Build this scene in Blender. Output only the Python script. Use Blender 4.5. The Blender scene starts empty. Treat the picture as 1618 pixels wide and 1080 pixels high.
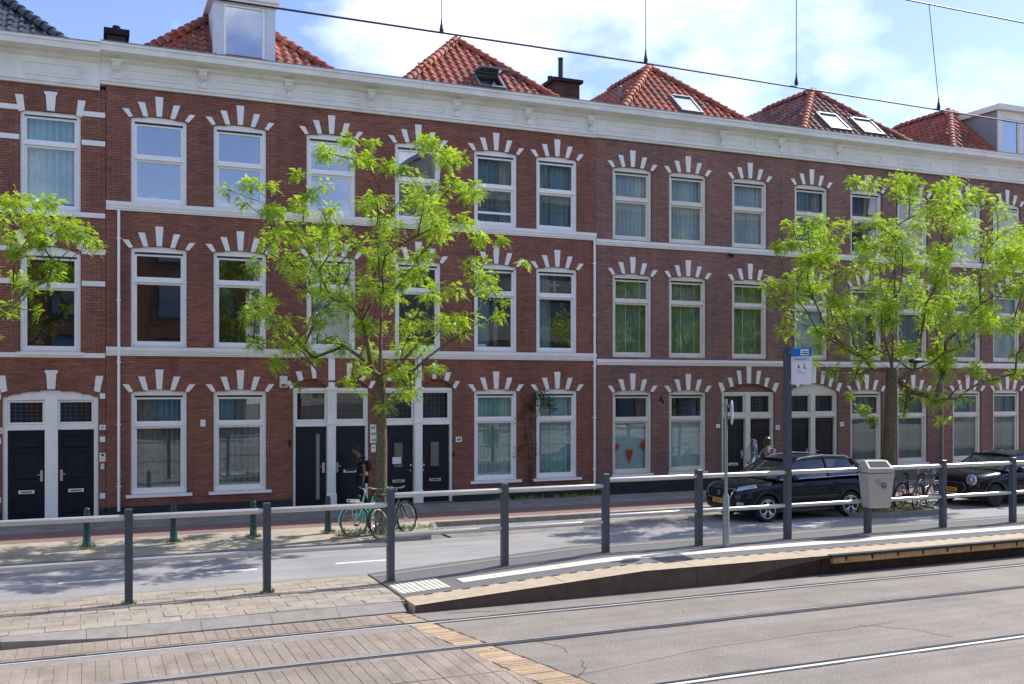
import bpy, bmesh, math, random
from mathutils import Vector, Matrix
random.seed(7)
R = math.radians
scene = bpy.context.scene
COL = scene.collection

# ------------------------------------------------------------------ camera
CAM_H, TH = 3.35, 23.062
cam_d = bpy.data.cameras.new('camera'); cam = bpy.data.objects.new('camera', cam_d); COL.objects.link(cam)
cam_d.sensor_width = 36.0; cam_d.lens = 1580.0 / 1618.0 * 36.0
cam_d.shift_y = (608.0 - 540.0) / 1618.0
cam_d.clip_start = 0.1; cam_d.clip_end = 900
cam.location = (0, 0, CAM_H); cam.rotation_euler = (R(90), 0, R(-TH))
scene.camera = cam

# ------------------------------------------------------------------ light
SUN = Vector((1.0, 0.20, 1.02)).normalized()
world = bpy.data.worlds.new('World'); scene.world = world; world.use_nodes = True
wn, wl = world.node_tree.nodes, world.node_tree.links
wn.clear()
w_out = wn.new('ShaderNodeOutputWorld'); w_bg = wn.new('ShaderNodeBackground')
sky = wn.new('ShaderNodeTexSky'); sky.sky_type = 'NISHITA'; sky.sun_disc = False
sky.sun_elevation = math.asin(SUN.z); sky.sun_rotation = math.atan2(SUN.x, SUN.y)
sky.air_density = 1.0; sky.dust_density = 0.6; sky.ozone_density = 3.0; sky.altitude = 0
w_bg.inputs['Strength'].default_value = 0.15
# broken bright cloud, the same all round the sky
tc = wn.new('ShaderNodeTexCoord'); mp = wn.new('ShaderNodeMapping')
mp.inputs['Scale'].default_value = (1.0, 1.0, 1.7); mp.inputs['Location'].default_value = (0.37, 0.12, 0.05)
n1 = wn.new('ShaderNodeTexNoise'); n1.inputs['Scale'].default_value = 2.6; n1.inputs['Detail'].default_value = 9; n1.inputs['Roughness'].default_value = 0.55
rmp = wn.new('ShaderNodeValToRGB'); rmp.color_ramp.elements[0].position = 0.49; rmp.color_ramp.elements[1].position = 0.70
mixc = wn.new('ShaderNodeMix'); mixc.data_type = 'RGBA'
mixc.inputs[7].default_value = (6.4, 6.5, 6.7, 1)
wl.new(tc.outputs['Generated'], mp.inputs['Vector']); wl.new(mp.outputs['Vector'], n1.inputs['Vector'])
wl.new(n1.outputs['Fac'], rmp.inputs['Fac'])
mmul = wn.new('ShaderNodeMath'); mmul.operation = 'MULTIPLY_ADD'; mmul.inputs[1].default_value = 0.85; mmul.inputs[2].default_value = 0.05
wl.new(rmp.outputs['Color'], mmul.inputs[0]); wl.new(mmul.outputs[0], mixc.inputs['Factor'])
hsv = wn.new('ShaderNodeHueSaturation'); hsv.inputs['Hue'].default_value = 0.522; hsv.inputs['Saturation'].default_value = 1.2; hsv.inputs['Value'].default_value = 0.70
wl.new(sky.outputs['Color'], hsv.inputs['Color']); wl.new(hsv.outputs['Color'], mixc.inputs[6]); wl.new(mixc.outputs[2], w_bg.inputs['Color'])
wl.new(w_bg.outputs['Background'], w_out.inputs['Surface'])
sun_d = bpy.data.lights.new('sun', 'SUN'); sun_d.energy = 2.7; sun_d.angle = R(0.5); sun_d.color = (1.0, 0.955, 0.88)
sun = bpy.data.objects.new('sun', sun_d); COL.objects.link(sun)
sun.rotation_euler = SUN.to_track_quat('Z', 'Y').to_euler(); sun.location = (20, 10, 40)
scene.view_settings.view_transform = 'Standard'; scene.view_settings.look = 'None'
scene.view_settings.exposure = 1.18; scene.view_settings.gamma = 1.0
scene.view_settings.use_curve_mapping = False
scene.render.engine = 'CYCLES'
scene.cycles.max_bounces = 8; scene.cycles.diffuse_bounces = 4; scene.cycles.glossy_bounces = 4
scene.cycles.transmission_bounces = 4; scene.cycles.transparent_max_bounces = 12
scene.cycles.caustics_reflective = False; scene.cycles.caustics_refractive = False
scene.cycles.use_denoising = True

# ------------------------------------------------------------------ materials
def lin(h):
    h = h.lstrip('#'); out = []
    for i in (0, 2, 4):
        c = int(h[i:i+2], 16) / 255.0
        out.append(c / 12.92 if c <= 0.04045 else ((c + 0.055) / 1.055) ** 2.4)
    return tuple(out) + (1.0,)
def rgb(c):
    if isinstance(c, str): return lin(c)
    return tuple(c) + (1.0,) if len(c) == 3 else tuple(c)

def new_mat(name):
    m = bpy.data.materials.new(name); m.use_nodes = True
    nt = m.node_tree; b = nt.nodes['Principled BSDF']
    return m, nt.nodes, nt.links, b

def mat(name, col, rough=0.6, metal=0.0, var=0.12, scale=6.0, bump=0.0, bscale=60.0, spec=0.5, coat=0.0, col2=None, stain=0.0, stain_scale=1.2, stain_col=None):
    """a surface with colour variation (fine + broad), optional stains and fine relief, all in object space"""
    m, N, L, b = new_mat(name)
    col = rgb(col); c2 = rgb(col2) if col2 else tuple(x * (1 - 2.2 * var) for x in col[:3]) + (1,)
    geo = N.new('ShaderNodeNewGeometry')
    n = N.new('ShaderNodeTexNoise'); n.inputs['Scale'].default_value = scale; n.inputs['Detail'].default_value = 6; n.inputs['Roughness'].default_value = 0.65
    L.new(geo.outputs['Position'], n.inputs['Vector'])
    rp = N.new('ShaderNodeValToRGB'); rp.color_ramp.elements[0].position = 0.32; rp.color_ramp.elements[1].position = 0.68
    rp.color_ramp.elements[0].color = c2; rp.color_ramp.elements[1].color = tuple(min(1, x * (1 + var * .6)) for x in col[:3]) + (1,)
    L.new(n.outputs['Fac'], rp.inputs['Fac'])
    out = rp.outputs['Color']
    if stain > 0:
        s = N.new('ShaderNodeTexNoise'); s.inputs['Scale'].default_value = stain_scale; s.inputs['Detail'].default_value = 8; s.inputs['Roughness'].default_value = 0.7
        L.new(geo.outputs['Position'], s.inputs['Vector'])
        sr = N.new('ShaderNodeValToRGB'); sr.color_ramp.elements[0].position = 0.48; sr.color_ramp.elements[1].position = 0.72
        L.new(s.outputs['Fac'], sr.inputs['Fac'])
        mu = N.new('ShaderNodeMath'); mu.operation = 'MULTIPLY'; mu.inputs[1].default_value = stain
        L.new(sr.outputs['Color'], mu.inputs[0])
        mx = N.new('ShaderNodeMix'); mx.data_type = 'RGBA'
        L.new(mu.outputs[0], mx.inputs['Factor']); L.new(out, mx.inputs[6])
        mx.inputs[7].default_value = rgb(stain_col) if stain_col else tuple(x * 0.45 for x in col[:3]) + (1,)
        out = mx.outputs[2]
    L.new(out, b.inputs['Base Color'])
    b.inputs['Roughness'].default_value = rough; b.inputs['Metallic'].default_value = metal
    b.inputs['Specular IOR Level'].default_value = spec
    if coat: b.inputs['Coat Weight'].default_value = coat; b.inputs['Coat Roughness'].default_value = 0.04
    if bump > 0:
        bn = N.new('ShaderNodeTexNoise'); bn.inputs['Scale'].default_value = bscale; bn.inputs['Detail'].default_value = 4
        L.new(geo.outputs['Position'], bn.inputs['Vector'])
        bp = N.new('ShaderNodeBump'); bp.inputs['Strength'].default_value = bump; bp.inputs['Distance'].default_value = 0.01
        L.new(bn.outputs['Fac'], bp.inputs['Height']); L.new(bp.outputs['Normal'], b.inputs['Normal'])
    return m

BRICK_P, BRICK_C = 0.2225, 0.0625        # brick pitch along the wall, course height
def brick_mat(name, cols, rough=0.85, dirt=0.5, px=BRICK_P, pz=BRICK_C, axes=('X', 'Z'), bond=0.5):
    """every brick (tile, block) takes its own tone: white noise on its place in the bond"""
    m, N, L, b = new_mat(name)
    geo = N.new('ShaderNodeNewGeometry'); sep = N.new('ShaderNodeSeparateXYZ'); L.new(geo.outputs['Position'], sep.inputs[0])
    def M(op, a, bb=None):
        q = N.new('ShaderNodeMath'); q.operation = op
        for i, v in enumerate((a, bb)):
            if v is None: continue
            if isinstance(v, (int, float)): q.inputs[i].default_value = v
            else: L.new(v, q.inputs[i])
        return q.outputs[0]
    row = M('FLOOR', M('DIVIDE', sep.outputs[axes[1]], pz))
    half = M('MULTIPLY', M('FLOORED_MODULO', row, 2.0), bond)
    colm = M('FLOOR', M('ADD', M('DIVIDE', sep.outputs[axes[0]], px), half))
    cb = N.new('ShaderNodeCombineXYZ'); L.new(colm, cb.inputs[0]); L.new(row, cb.inputs[1])
    wnz = N.new('ShaderNodeTexWhiteNoise'); wnz.noise_dimensions = '2D'; L.new(cb.outputs[0], wnz.inputs['Vector'])
    rp = N.new('ShaderNodeValToRGB'); els = rp.color_ramp.elements
    while len(els) < len(cols): els.new(0.5)
    for i, c in enumerate(cols):
        els[i].position = i / (len(cols) - 1); els[i].color = rgb(c)
    L.new(wnz.outputs['Value'], rp.inputs['Fac'])
    n = N.new('ShaderNodeTexNoise'); n.inputs['Scale'].default_value = 0.55; n.inputs['Detail'].default_value = 9; n.inputs['Roughness'].default_value = 0.62
    L.new(geo.outputs['Position'], n.inputs['Vector'])
    nr = N.new('ShaderNodeValToRGB'); nr.color_ramp.elements[0].position = 0.3; nr.color_ramp.elements[1].position = 0.72
    nr.color_ramp.elements[0].color = (1 - dirt, 1 - dirt, 1 - dirt, 1); nr.color_ramp.elements[1].color = (1.15, 1.12, 1.1, 1)
    L.new(n.outputs['Fac'], nr.inputs['Fac'])
    n2 = N.new('ShaderNodeTexNoise'); n2.inputs['Scale'].default_value = 38; n2.inputs['Detail'].default_value = 5
    L.new(geo.outputs['Position'], n2.inputs['Vector'])
    nr2 = N.new('ShaderNodeValToRGB'); nr2.color_ramp.elements[0].position = 0.25; nr2.color_ramp.elements[1].position = 0.75
    nr2.color_ramp.elements[0].color = (.72, .72, .72, 1); nr2.color_ramp.elements[1].color = (1.12, 1.12, 1.12, 1)
    L.new(n2.outputs['Fac'], nr2.inputs['Fac'])
    m1 = N.new('ShaderNodeMix'); m1.data_type = 'RGBA'; m1.blend_type = 'MULTIPLY'; m1.inputs['Factor'].default_value = 1
    L.new(rp.outputs['Color'], m1.inputs[6]); L.new(nr.outputs['Color'], m1.inputs[7])
    m2 = N.new('ShaderNodeMix'); m2.data_type = 'RGBA'; m2.blend_type = 'MULTIPLY'; m2.inputs['Factor'].default_value = 1
    L.new(m1.outputs[2], m2.inputs[6]); L.new(nr2.outputs['Color'], m2.inputs[7])
    mpn = N.new('ShaderNodeMapping'); mpn.inputs['Scale'].default_value = (2.6, 2.6, .22); L.new(geo.outputs['Position'], mpn.inputs['Vector'])
    n3 = N.new('ShaderNodeTexNoise'); n3.inputs['Scale'].default_value = 1.0; n3.inputs['Detail'].default_value = 7; n3.inputs['Roughness'].default_value = 0.6
    L.new(mpn.outputs['Vector'], n3.inputs['Vector'])
    nr3 = N.new('ShaderNodeValToRGB'); nr3.color_ramp.elements[0].position = 0.36; nr3.color_ramp.elements[1].position = 0.58
    nr3.color_ramp.elements[0].color = (1 - dirt*.8, 1 - dirt*.8, 1 - dirt*.78, 1); nr3.color_ramp.elements[1].color = (1.04, 1.04, 1.04, 1)
    L.new(n3.outputs['Fac'], nr3.inputs['Fac'])
    m3 = N.new('ShaderNodeMix'); m3.data_type = 'RGBA'; m3.blend_type = 'MULTIPLY'; m3.inputs['Factor'].default_value = 1
    L.new(m2.outputs[2], m3.inputs[6]); L.new(nr3.outputs['Color'], m3.inputs[7]); m2 = m3
    L.new(m2.outputs[2], b.inputs['Base Color']); b.inputs['Roughness'].default_value = rough
    bp = N.new('ShaderNodeBump'); bp.inputs['Strength'].default_value = 0.35; bp.inputs['Distance'].default_value = 0.004
    L.new(n2.outputs['Fac'], bp.inputs['Height']); L.new(bp.outputs['Normal'], b.inputs['Normal'])
    return m

def worn_asphalt(name, c1, c2, speck, streak):
    """rolled asphalt: pale and dark grit, patches, and wear streaks along the street"""
    m, N, L, b = new_mat(name); geo = N.new('ShaderNodeNewGeometry')
    def noise(scale, det=5, rough=.6, vec=None):
        n = N.new('ShaderNodeTexNoise'); n.inputs['Scale'].default_value = scale; n.inputs['Detail'].default_value = det; n.inputs['Roughness'].default_value = rough
        L.new(vec or geo.outputs['Position'], n.inputs['Vector']); return n.outputs['Fac']
    def ramp(f, p0, c0, p1, c1):
        r = N.new('ShaderNodeValToRGB'); r.color_ramp.elements[0].position = p0; r.color_ramp.elements[1].position = p1
        r.color_ramp.elements[0].color = rgb(c0); r.color_ramp.elements[1].color = rgb(c1); L.new(f, r.inputs['Fac']); return r.outputs['Color']
    def mul(a, c):
        x = N.new('ShaderNodeMix'); x.data_type = 'RGBA'; x.blend_type = 'MULTIPLY'; x.inputs['Factor'].default_value = 1; L.new(a, x.inputs[6]); L.new(c, x.inputs[7]); return x.outputs[2]
    base = ramp(noise(.8, 8), .35, c2, .65, c1)
    g = mul(base, ramp(noise(70, 3, .75), .36, (1-speck,)*3, .64, (1+speck*.8,)*3))
    g = mul(g, ramp(noise(32, 4, .7), .3, (1-speck*.6,)*3, .7, (1+speck*.5,)*3))
    mp = N.new('ShaderNodeMapping'); mp.inputs['Scale'].default_value = (.12, 2.4, 1); L.new(geo.outputs['Position'], mp.inputs['Vector'])
    g = mul(g, ramp(noise(1.6, 6, .65, mp.outputs['Vector']), .38, (1-streak,)*3, .62, (1.05,)*3))
    g = mul(g, ramp(noise(.45, 3), .60, (1.0,)*3, .66, (.90, .905, .92)))
    L.new(g, b.inputs['Base Color']); b.inputs['Roughness'].default_value = .9
    bp = N.new('ShaderNodeBump'); bp.inputs['Strength'].default_value = .7; bp.inputs['Distance'].default_value = .006; L.new(noise(120, 3), bp.inputs['Height']); L.new(bp.outputs['Normal'], b.inputs['Normal'])
    return m

def tile_mat(name, cols, moss):
    """pantiles: each its own tone, weathered patches shared by neighbours"""
    m, N, L, b = new_mat(name); geo = N.new('ShaderNodeNewGeometry'); oi = N.new('ShaderNodeObjectInfo')
    ad = N.new('ShaderNodeMath'); ad.operation = 'ADD'; L.new(oi.outputs['Random'], ad.inputs[0]); L.new(geo.outputs['Random Per Island'], ad.inputs[1])
    fr = N.new('ShaderNodeMath'); fr.operation = 'FRACT'; L.new(ad.outputs[0], fr.inputs[0])
    rp = N.new('ShaderNodeValToRGB'); els = rp.color_ramp.elements
    while len(els) < len(cols): els.new(.5)
    for i, c in enumerate(cols): els[i].position = i/(len(cols)-1); els[i].color = rgb(c)
    L.new(fr.outputs[0], rp.inputs['Fac'])
    n = N.new('ShaderNodeTexNoise'); n.inputs['Scale'].default_value = 1.1; n.inputs['Detail'].default_value = 8; n.inputs['Roughness'].default_value = .7; L.new(geo.outputs['Position'], n.inputs['Vector'])
    r2 = N.new('ShaderNodeValToRGB'); r2.color_ramp.elements[0].position = .46; r2.color_ramp.elements[1].position = .62; L.new(n.outputs['Fac'], r2.inputs['Fac'])
    mu = N.new('ShaderNodeMath'); mu.operation = 'MULTIPLY'; mu.inputs[1].default_value = moss; L.new(r2.outputs['Color'], mu.inputs[0])
    mx = N.new('ShaderNodeMix'); mx.data_type = 'RGBA'; mx.inputs[7].default_value = rgb('#4f4640'); L.new(mu.outputs[0], mx.inputs['Factor']); L.new(rp.outputs['Color'], mx.inputs[6])
    n2 = N.new('ShaderNodeTexNoise'); n2.inputs['Scale'].default_value = 22; n2.inputs['Detail'].default_value = 5; L.new(geo.outputs['Position'], n2.inputs['Vector'])
    r3 = N.new('ShaderNodeValToRGB'); r3.color_ramp.elements[0].position = .3; r3.color_ramp.elements[1].position = .7; r3.color_ramp.elements[0].color = (.6,.6,.6,1); r3.color_ramp.elements[1].color = (1.15,1.15,1.15,1); L.new(n2.outputs['Fac'], r3.inputs['Fac'])
    m2 = N.new('ShaderNodeMix'); m2.data_type = 'RGBA'; m2.blend_type = 'MULTIPLY'; m2.inputs['Factor'].default_value = 1; L.new(mx.outputs[2], m2.inputs[6]); L.new(r3.outputs['Color'], m2.inputs[7])
    L.new(m2.outputs[2], b.inputs['Base Color']); b.inputs['Roughness'].default_value = .7; b.inputs['Specular IOR Level'].default_value = .3
    return m

def glass_mat(name, tint=(0.86, 0.93, 0.92), base=0.04, gain=2.0, wob=0.0022, wscale=0.8):
    """thin window glass: see-through with a Fresnel mirror, panes slightly wavy"""
    m, N, L, b = new_mat(name); N.remove(b); out = N['Material Output']
    tr = N.new('ShaderNodeBsdfTransparent'); tr.inputs['Color'].default_value = tint + (1,)
    gl = N.new('ShaderNodeBsdfGlossy'); gl.inputs['Roughness'].default_value = 0.0; gl.inputs['Color'].default_value = (.95, .97, 1, 1)
    geo0 = N.new('ShaderNodeNewGeometry'); dt = N.new('ShaderNodeVectorMath'); dt.operation = 'DOT_PRODUCT'
    L.new(geo0.outputs['Normal'], dt.inputs[0]); L.new(geo0.outputs['Incoming'], dt.inputs[1])
    ab = N.new('ShaderNodeMath'); ab.operation = 'ABSOLUTE'; L.new(dt.outputs['Value'], ab.inputs[0])
    om = N.new('ShaderNodeMath'); om.operation = 'SUBTRACT'; om.inputs[0].default_value = 1; L.new(ab.outputs[0], om.inputs[1])
    pw5 = N.new('ShaderNodeMath'); pw5.operation = 'POWER'; pw5.inputs[1].default_value = 5; L.new(om.outputs[0], pw5.inputs[0])
    fr = N.new('ShaderNodeMath'); fr.operation = 'MULTIPLY_ADD'; fr.inputs[1].default_value = 0.95; fr.inputs[2].default_value = 0.05; L.new(pw5.outputs[0], fr.inputs[0])
    geo = N.new('ShaderNodeNewGeometry')
    n = N.new('ShaderNodeTexNoise'); n.inputs['Scale'].default_value = wscale; n.inputs['Detail'].default_value = 1.5
    L.new(geo.outputs['Position'], n.inputs['Vector'])
    bp = N.new('ShaderNodeBump'); bp.inputs['Strength'].default_value = 1.0; bp.inputs['Distance'].default_value = wob
    L.new(n.outputs['Fac'], bp.inputs['Height']); L.new(bp.outputs['Normal'], gl.inputs['Normal'])
    ma = N.new('ShaderNodeMath'); ma.operation = 'MULTIPLY_ADD'; ma.inputs[1].default_value = gain; ma.inputs[2].default_value = base; ma.use_clamp = True
    L.new(fr.outputs[0], ma.inputs[0])
    mx = N.new('ShaderNodeMixShader'); L.new(ma.outputs[0], mx.inputs[0]); L.new(tr.outputs[0], mx.inputs[1]); L.new(gl.outputs[0], mx.inputs[2])
    L.new(mx.outputs[0], out.inputs['Surface'])
    return m

def leaf_mat(name, c1, c2, c3):
    m, N, L, b = new_mat(name); N.remove(b); out = N['Material Output']
    geo = N.new('ShaderNodeNewGeometry')
    rp = N.new('ShaderNodeValToRGB'); rp.color_ramp.elements.new(0.5)
    for e, c in zip(rp.color_ramp.elements, (c1, c2, c3)): e.color = rgb(c)
    n = N.new('ShaderNodeTexNoise'); n.inputs['Scale'].default_value = 2.2; n.inputs['Detail'].default_value = 3
    L.new(geo.outputs['Position'], n.inputs['Vector'])
    ad = N.new('ShaderNodeMath'); ad.operation = 'MULTIPLY_ADD'; ad.inputs[1].default_value = 0.55
    L.new(geo.outputs['Random Per Island'], ad.inputs[0])
    s2 = N.new('ShaderNodeMath'); s2.operation = 'MULTIPLY_ADD'; s2.inputs[1].default_value = 1.2; s2.inputs[2].default_value = -0.35
    L.new(n.outputs['Fac'], s2.inputs[0]); L.new(s2.outputs[0], ad.inputs[2]); L.new(ad.outputs[0], rp.inputs['Fac'])
    df = N.new('ShaderNodeBsdfDiffuse'); tl = N.new('ShaderNodeBsdfTranslucent'); gs = N.new('ShaderNodeBsdfGlossy'); gs.inputs['Roughness'].default_value = 0.35
    hs = N.new('ShaderNodeHueSaturation'); hs.inputs['Value'].default_value = 1.45; hs.inputs['Saturation'].default_value = 1.1
    L.new(rp.outputs['Color'], df.inputs['Color']); L.new(rp.outputs['Color'], hs.inputs['Color']); L.new(hs.outputs['Color'], tl.inputs['Color'])
    m1 = N.new('ShaderNodeMixShader'); m1.inputs[0].default_value = 0.5
    L.new(df.outputs[0], m1.inputs[1]); L.new(tl.outputs[0], m1.inputs[2])
    m2 = N.new('ShaderNodeMixShader'); m2.inputs[0].default_value = 0.04
    L.new(m1.outputs[0], m2.inputs[1]); L.new(gs.outputs[0], m2.inputs[2]); L.new(m2.outputs[0], out.inputs['Surface'])
    return m

M = {}
M['brick_red'] = brick_mat('brick_red', ['#8b5a4c', '#976354', '#a06b5a', '#915d4f', '#9b6757', '#855448'], dirt=0.22)
M['brick_plum'] = brick_mat('brick_plum', ['#88665c', '#957066', '#9d776c', '#8d685f', '#997469', '#826057'], dirt=0.18)
M['mortar'] = mat('mortar', '#66544c', 0.95, var=0.2, scale=14)
M['mortar_plum'] = mat('mortar_plum', '#6d5d56', 0.95, var=0.2, scale=14)
M['stone_white'] = mat('stone_white', '#f1efeb', 0.7, var=0.06, scale=5, stain=0.25, stain_scale=2.5, stain_col='#b4ada0', bump=0.1)
M['paint_white'] = mat('paint_white', '#f2f2f0', 0.35, var=0.02, scale=3, stain=0.12, stain_scale=1.8, stain_col='#bcb7ab')
M['paint_cream'] = mat('paint_cream', '#e4dfd2', 0.4, var=0.04, scale=3, stain=0.2, stain_scale=1.6, stain_col='#b5ab98')
M['cornice'] = mat('cornice_paint', '#ebe9e2', 0.5, var=0.04, scale=2.5, stain=0.3, stain_scale=1.3, stain_col='#a9a294')
M['gutter'] = mat('gutter_zinc', '#878d90', 0.5, metal=0.3, var=0.1)
M['door_navy'] = mat('door_navy', '#161c2b', 0.35, var=0.12, scale=4, spec=0.28)
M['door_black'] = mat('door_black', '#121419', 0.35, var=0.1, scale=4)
M['plinth'] = mat('plinth_tar', '#1f242c', 0.6, var=0.2, scale=5, stain=0.4, stain_col='#4a4a48')
M['plinth_grey'] = mat('plinth_grey', '#77726a', 0.8, var=0.15, scale=6, stain=0.5, stain_col='#4d4a45', bump=0.2)
M['slot'] = mat('slot_black', '#141414', 0.8, var=0.05)
M['steel'] = mat('steel', '#c3c5c6', 0.3, metal=0.9, var=0.05)
M['chrome'] = mat('chrome', '#dfe1e3', 0.12, metal=1.0, var=0.02)
M['plastic_white'] = mat('plastic_white', '#dcdad4', 0.45, var=0.04)
M['plastic_grey'] = mat('plastic_grey', '#8c8f90', 0.5, var=0.06)
M['enamel'] = mat('enamel_white', '#eceff0', 0.2, var=0.03, scale=20)
M['ink'] = mat('ink_black', '#14161a', 0.5, var=0.02)
M['curtain'] = mat('net_curtain', '#bdc9ca', 0.9, var=0.06, scale=9)
M['curtain_teal'] = mat('teal_curtain', '#a9c6c2', 0.9, var=0.08, scale=7)  # teal of glass and reflections put into the curtain colour
M['curtain_grey'] = mat('grey_curtain', '#74898b', 0.9, var=0.12, scale=7)
M['blind'] = mat('blind_slats', '#9dbd92', 0.55, var=0.05)  # green of the mirrored trees put into the slat colour
M['sheet'] = mat('frosted_sheet', '#c2d6d3', 0.8, var=0.04)
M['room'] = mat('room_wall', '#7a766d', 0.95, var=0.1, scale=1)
M['glass'] = glass_mat('window_glass')
M['glass_sky'] = glass_mat('window_glass_coated', tint=(0.6, 0.68, 0.72), base=0.30, gain=2.0, wob=0.002)
M['glass_lead'] = glass_mat('leaded_glass', tint=(.7, .76, .78), base=.01, gain=.9)
M['lead'] = mat('lead_came', '#5a5f66', 0.6, metal=0.3, var=0.05)
M['tile_red'] = tile_mat('pantile_red', ['#9c4d39', '#b3634b', '#a65741', '#bb6f57', '#8d4534'], .6)
M['tile_mixed'] = tile_mat('pantile_mixed', ['#a8503a', '#b7634c', '#8f4a3a', '#c06c55', '#7d463a'], .8)
M['tile_brown'] = tile_mat('pantile_brown', ['#83564a', '#946558', '#6e5048', '#a07466', '#5f4a44'], .85)
M['tile_black'] = mat('pantile_black', '#3b4049', 0.3, var=0.2, scale=3, bump=0.1)
M['zinc'] = mat('zinc', '#7d848c', 0.5, metal=0.4, var=0.12, scale=2)
M['dormer_wall'] = mat('dormer_cladding', '#cfd3dc', 0.5, var=0.05)
M['chimney_brick'] = brick_mat('chimney_brick', ['#4d342f', '#5f423a', '#6a4a40', '#553a34'])
M['asphalt'] = worn_asphalt('road_asphalt', '#9c9a98', '#8f8d8c', .16, .10)
M['asphalt_dark'] = mat('platform_asphalt', '#757472', 0.9, var=0.12, scale=40, col2='#5b5a59', bump=0.6, bscale=200)
M['tram_asphalt'] = worn_asphalt('tram_asphalt', '#938b80', '#837b71', .5, .13)
M['ground'] = mat('ground_base', '#7b766d', 0.95, var=0.1, scale=2)
M['line_white'] = mat('road_paint', '#e9e8e2', 0.7, var=0.08, scale=12, stain=0.35, stain_scale=9, stain_col='#a5a29c')
M['tactile'] = mat('tactile_white', '#d6d0c0', 0.75, var=0.07, scale=8, stain=0.2, stain_scale=6)
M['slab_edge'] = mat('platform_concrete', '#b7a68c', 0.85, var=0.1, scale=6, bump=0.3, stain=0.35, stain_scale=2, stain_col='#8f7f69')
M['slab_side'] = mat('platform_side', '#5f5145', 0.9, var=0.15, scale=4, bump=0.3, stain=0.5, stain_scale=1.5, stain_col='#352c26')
M['beam_tan'] = mat('edge_beam', '#c39d68', 0.8, var=0.15, scale=7)
M['rubber'] = mat('rubber', '#26282b', 0.7, var=0.1)
M['paver'] = brick_mat('median_paver', ['#9f9586', '#a79d8e', '#988e80', '#aca293', '#a29888'], dirt=0.18, px=.31, pz=.16, axes=('X', 'Y'))
M['block'] = brick_mat('track_block', ['#94887a', '#9a8e80', '#8f8375', '#9c9082', '#928678'], dirt=0.2, px=.15, pz=1.4, axes=('X', 'Y'))
M['brick_yellow'] = brick_mat('yellow_paver', ['#b6a080', '#a98d6f', '#bfab8b', '#a18670', '#b9a384'], dirt=0.15, px=.9, pz=.092, axes=('X', 'Y'))
M['joint'] = mat('joint_sand', '#a0927f', 0.95, var=0.15, scale=20)
M['kerb'] = mat('kerb_concrete', '#908a82', 0.85, var=0.1, scale=5, bump=0.2, stain=0.3)
M['rail'] = mat('rail_steel', '#c4c4c3', 0.4, metal=0.1, var=0.08)
M['rail_bright'] = mat('rail_bright', '#f0f0ee', 0.35, metal=0.05, var=0.05)  # sky sheen of the polished rail put into a near-white base
M['rail_worn'] = mat('rail_worn', '#6a6a6c', 0.4, metal=0.5, var=0.12)
M['rail_groove'] = mat('rail_groove', '#1d1c1b', 0.8, var=0.1)
M['bitumen'] = mat('joint_bitumen', '#3d3935', 0.8, var=0.2, scale=10)
M['concrete_strip'] = mat('concrete_strip', '#8f887f', 0.85, var=0.1, scale=8, stain=0.4, stain_scale=3)
M['red_path'] = mat('cycle_path_red', '#8b6f69', 0.9, var=0.12, scale=18, col2='#7a605b', stain=0.2)
M['sidewalk'] = brick_mat('sidewalk_tile', ['#8f8c86', '#99968f', '#85827d', '#a09c94'], dirt=0.2, px=.3, pz=.3, axes=('X', 'Y'))
M['verge'] = brick_mat('verge_paver', ['#aaa190', '#b1a896', '#a59c8b', '#b5ac9a'], dirt=0.2, px=.21, pz=.105, axes=('X', 'Y'))
M['bay'] = brick_mat('bay_paver', ['#8e8a86', '#9a9691', '#84807c', '#a19c95'], dirt=0.25, px=.21, pz=.105, axes=('X', 'Y'))
M['soil'] = mat('soil', '#5d5140', 0.95, var=0.25, scale=25)
M['grass'] = mat('weed_green', '#5f7a2c', 0.7, var=0.3, scale=10, col2='#8a8f4a')
M['post_blue'] = mat('post_bluegrey', '#434b56', 0.4, var=0.08, scale=5)
M['tube_grey'] = mat('handrail_steel', '#c2c1bc', 0.33, metal=0.55, var=0.06, scale=3, stain=0.2, stain_scale=5)
M['bollard'] = mat('bollard_green', '#21443f', 0.4, var=0.1, scale=6)
M['galv'] = mat('galvanised', '#8f9490', 0.5, metal=0.5, var=0.1, scale=12)
M['bin_grey'] = mat('bin_grey', '#a9a69d', 0.5, var=0.05, scale=4, stain=0.2, stain_scale=5)
M['sign_white'] = mat('sign_white', '#d9dadf', 0.35, var=0.02)
M['sign_blue'] = mat('sign_blue', '#1f67c4', 0.35, var=0.02)
M['bark'] = mat('bark', '#6b6049', 0.9, var=0.3, scale=18, bump=1.0, bscale=40, col2='#463d2e')
M['twig'] = mat('twig_bark', '#4e4436', 0.9, var=0.2, scale=14)
M['leaf'] = leaf_mat('leaf_spring', (0.10, 0.19, 0.02), (0.31, 0.45, 0.05), (0.58, 0.66, 0.13))
M['leaf_dark'] = leaf_mat('leaf_dark', (0.03, 0.055, 0.02), (0.045, 0.08, 0.025), (0.06, 0.1, 0.03))
M['wire'] = mat('wire_black', '#22262e', 0.5, var=0.05)

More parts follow.
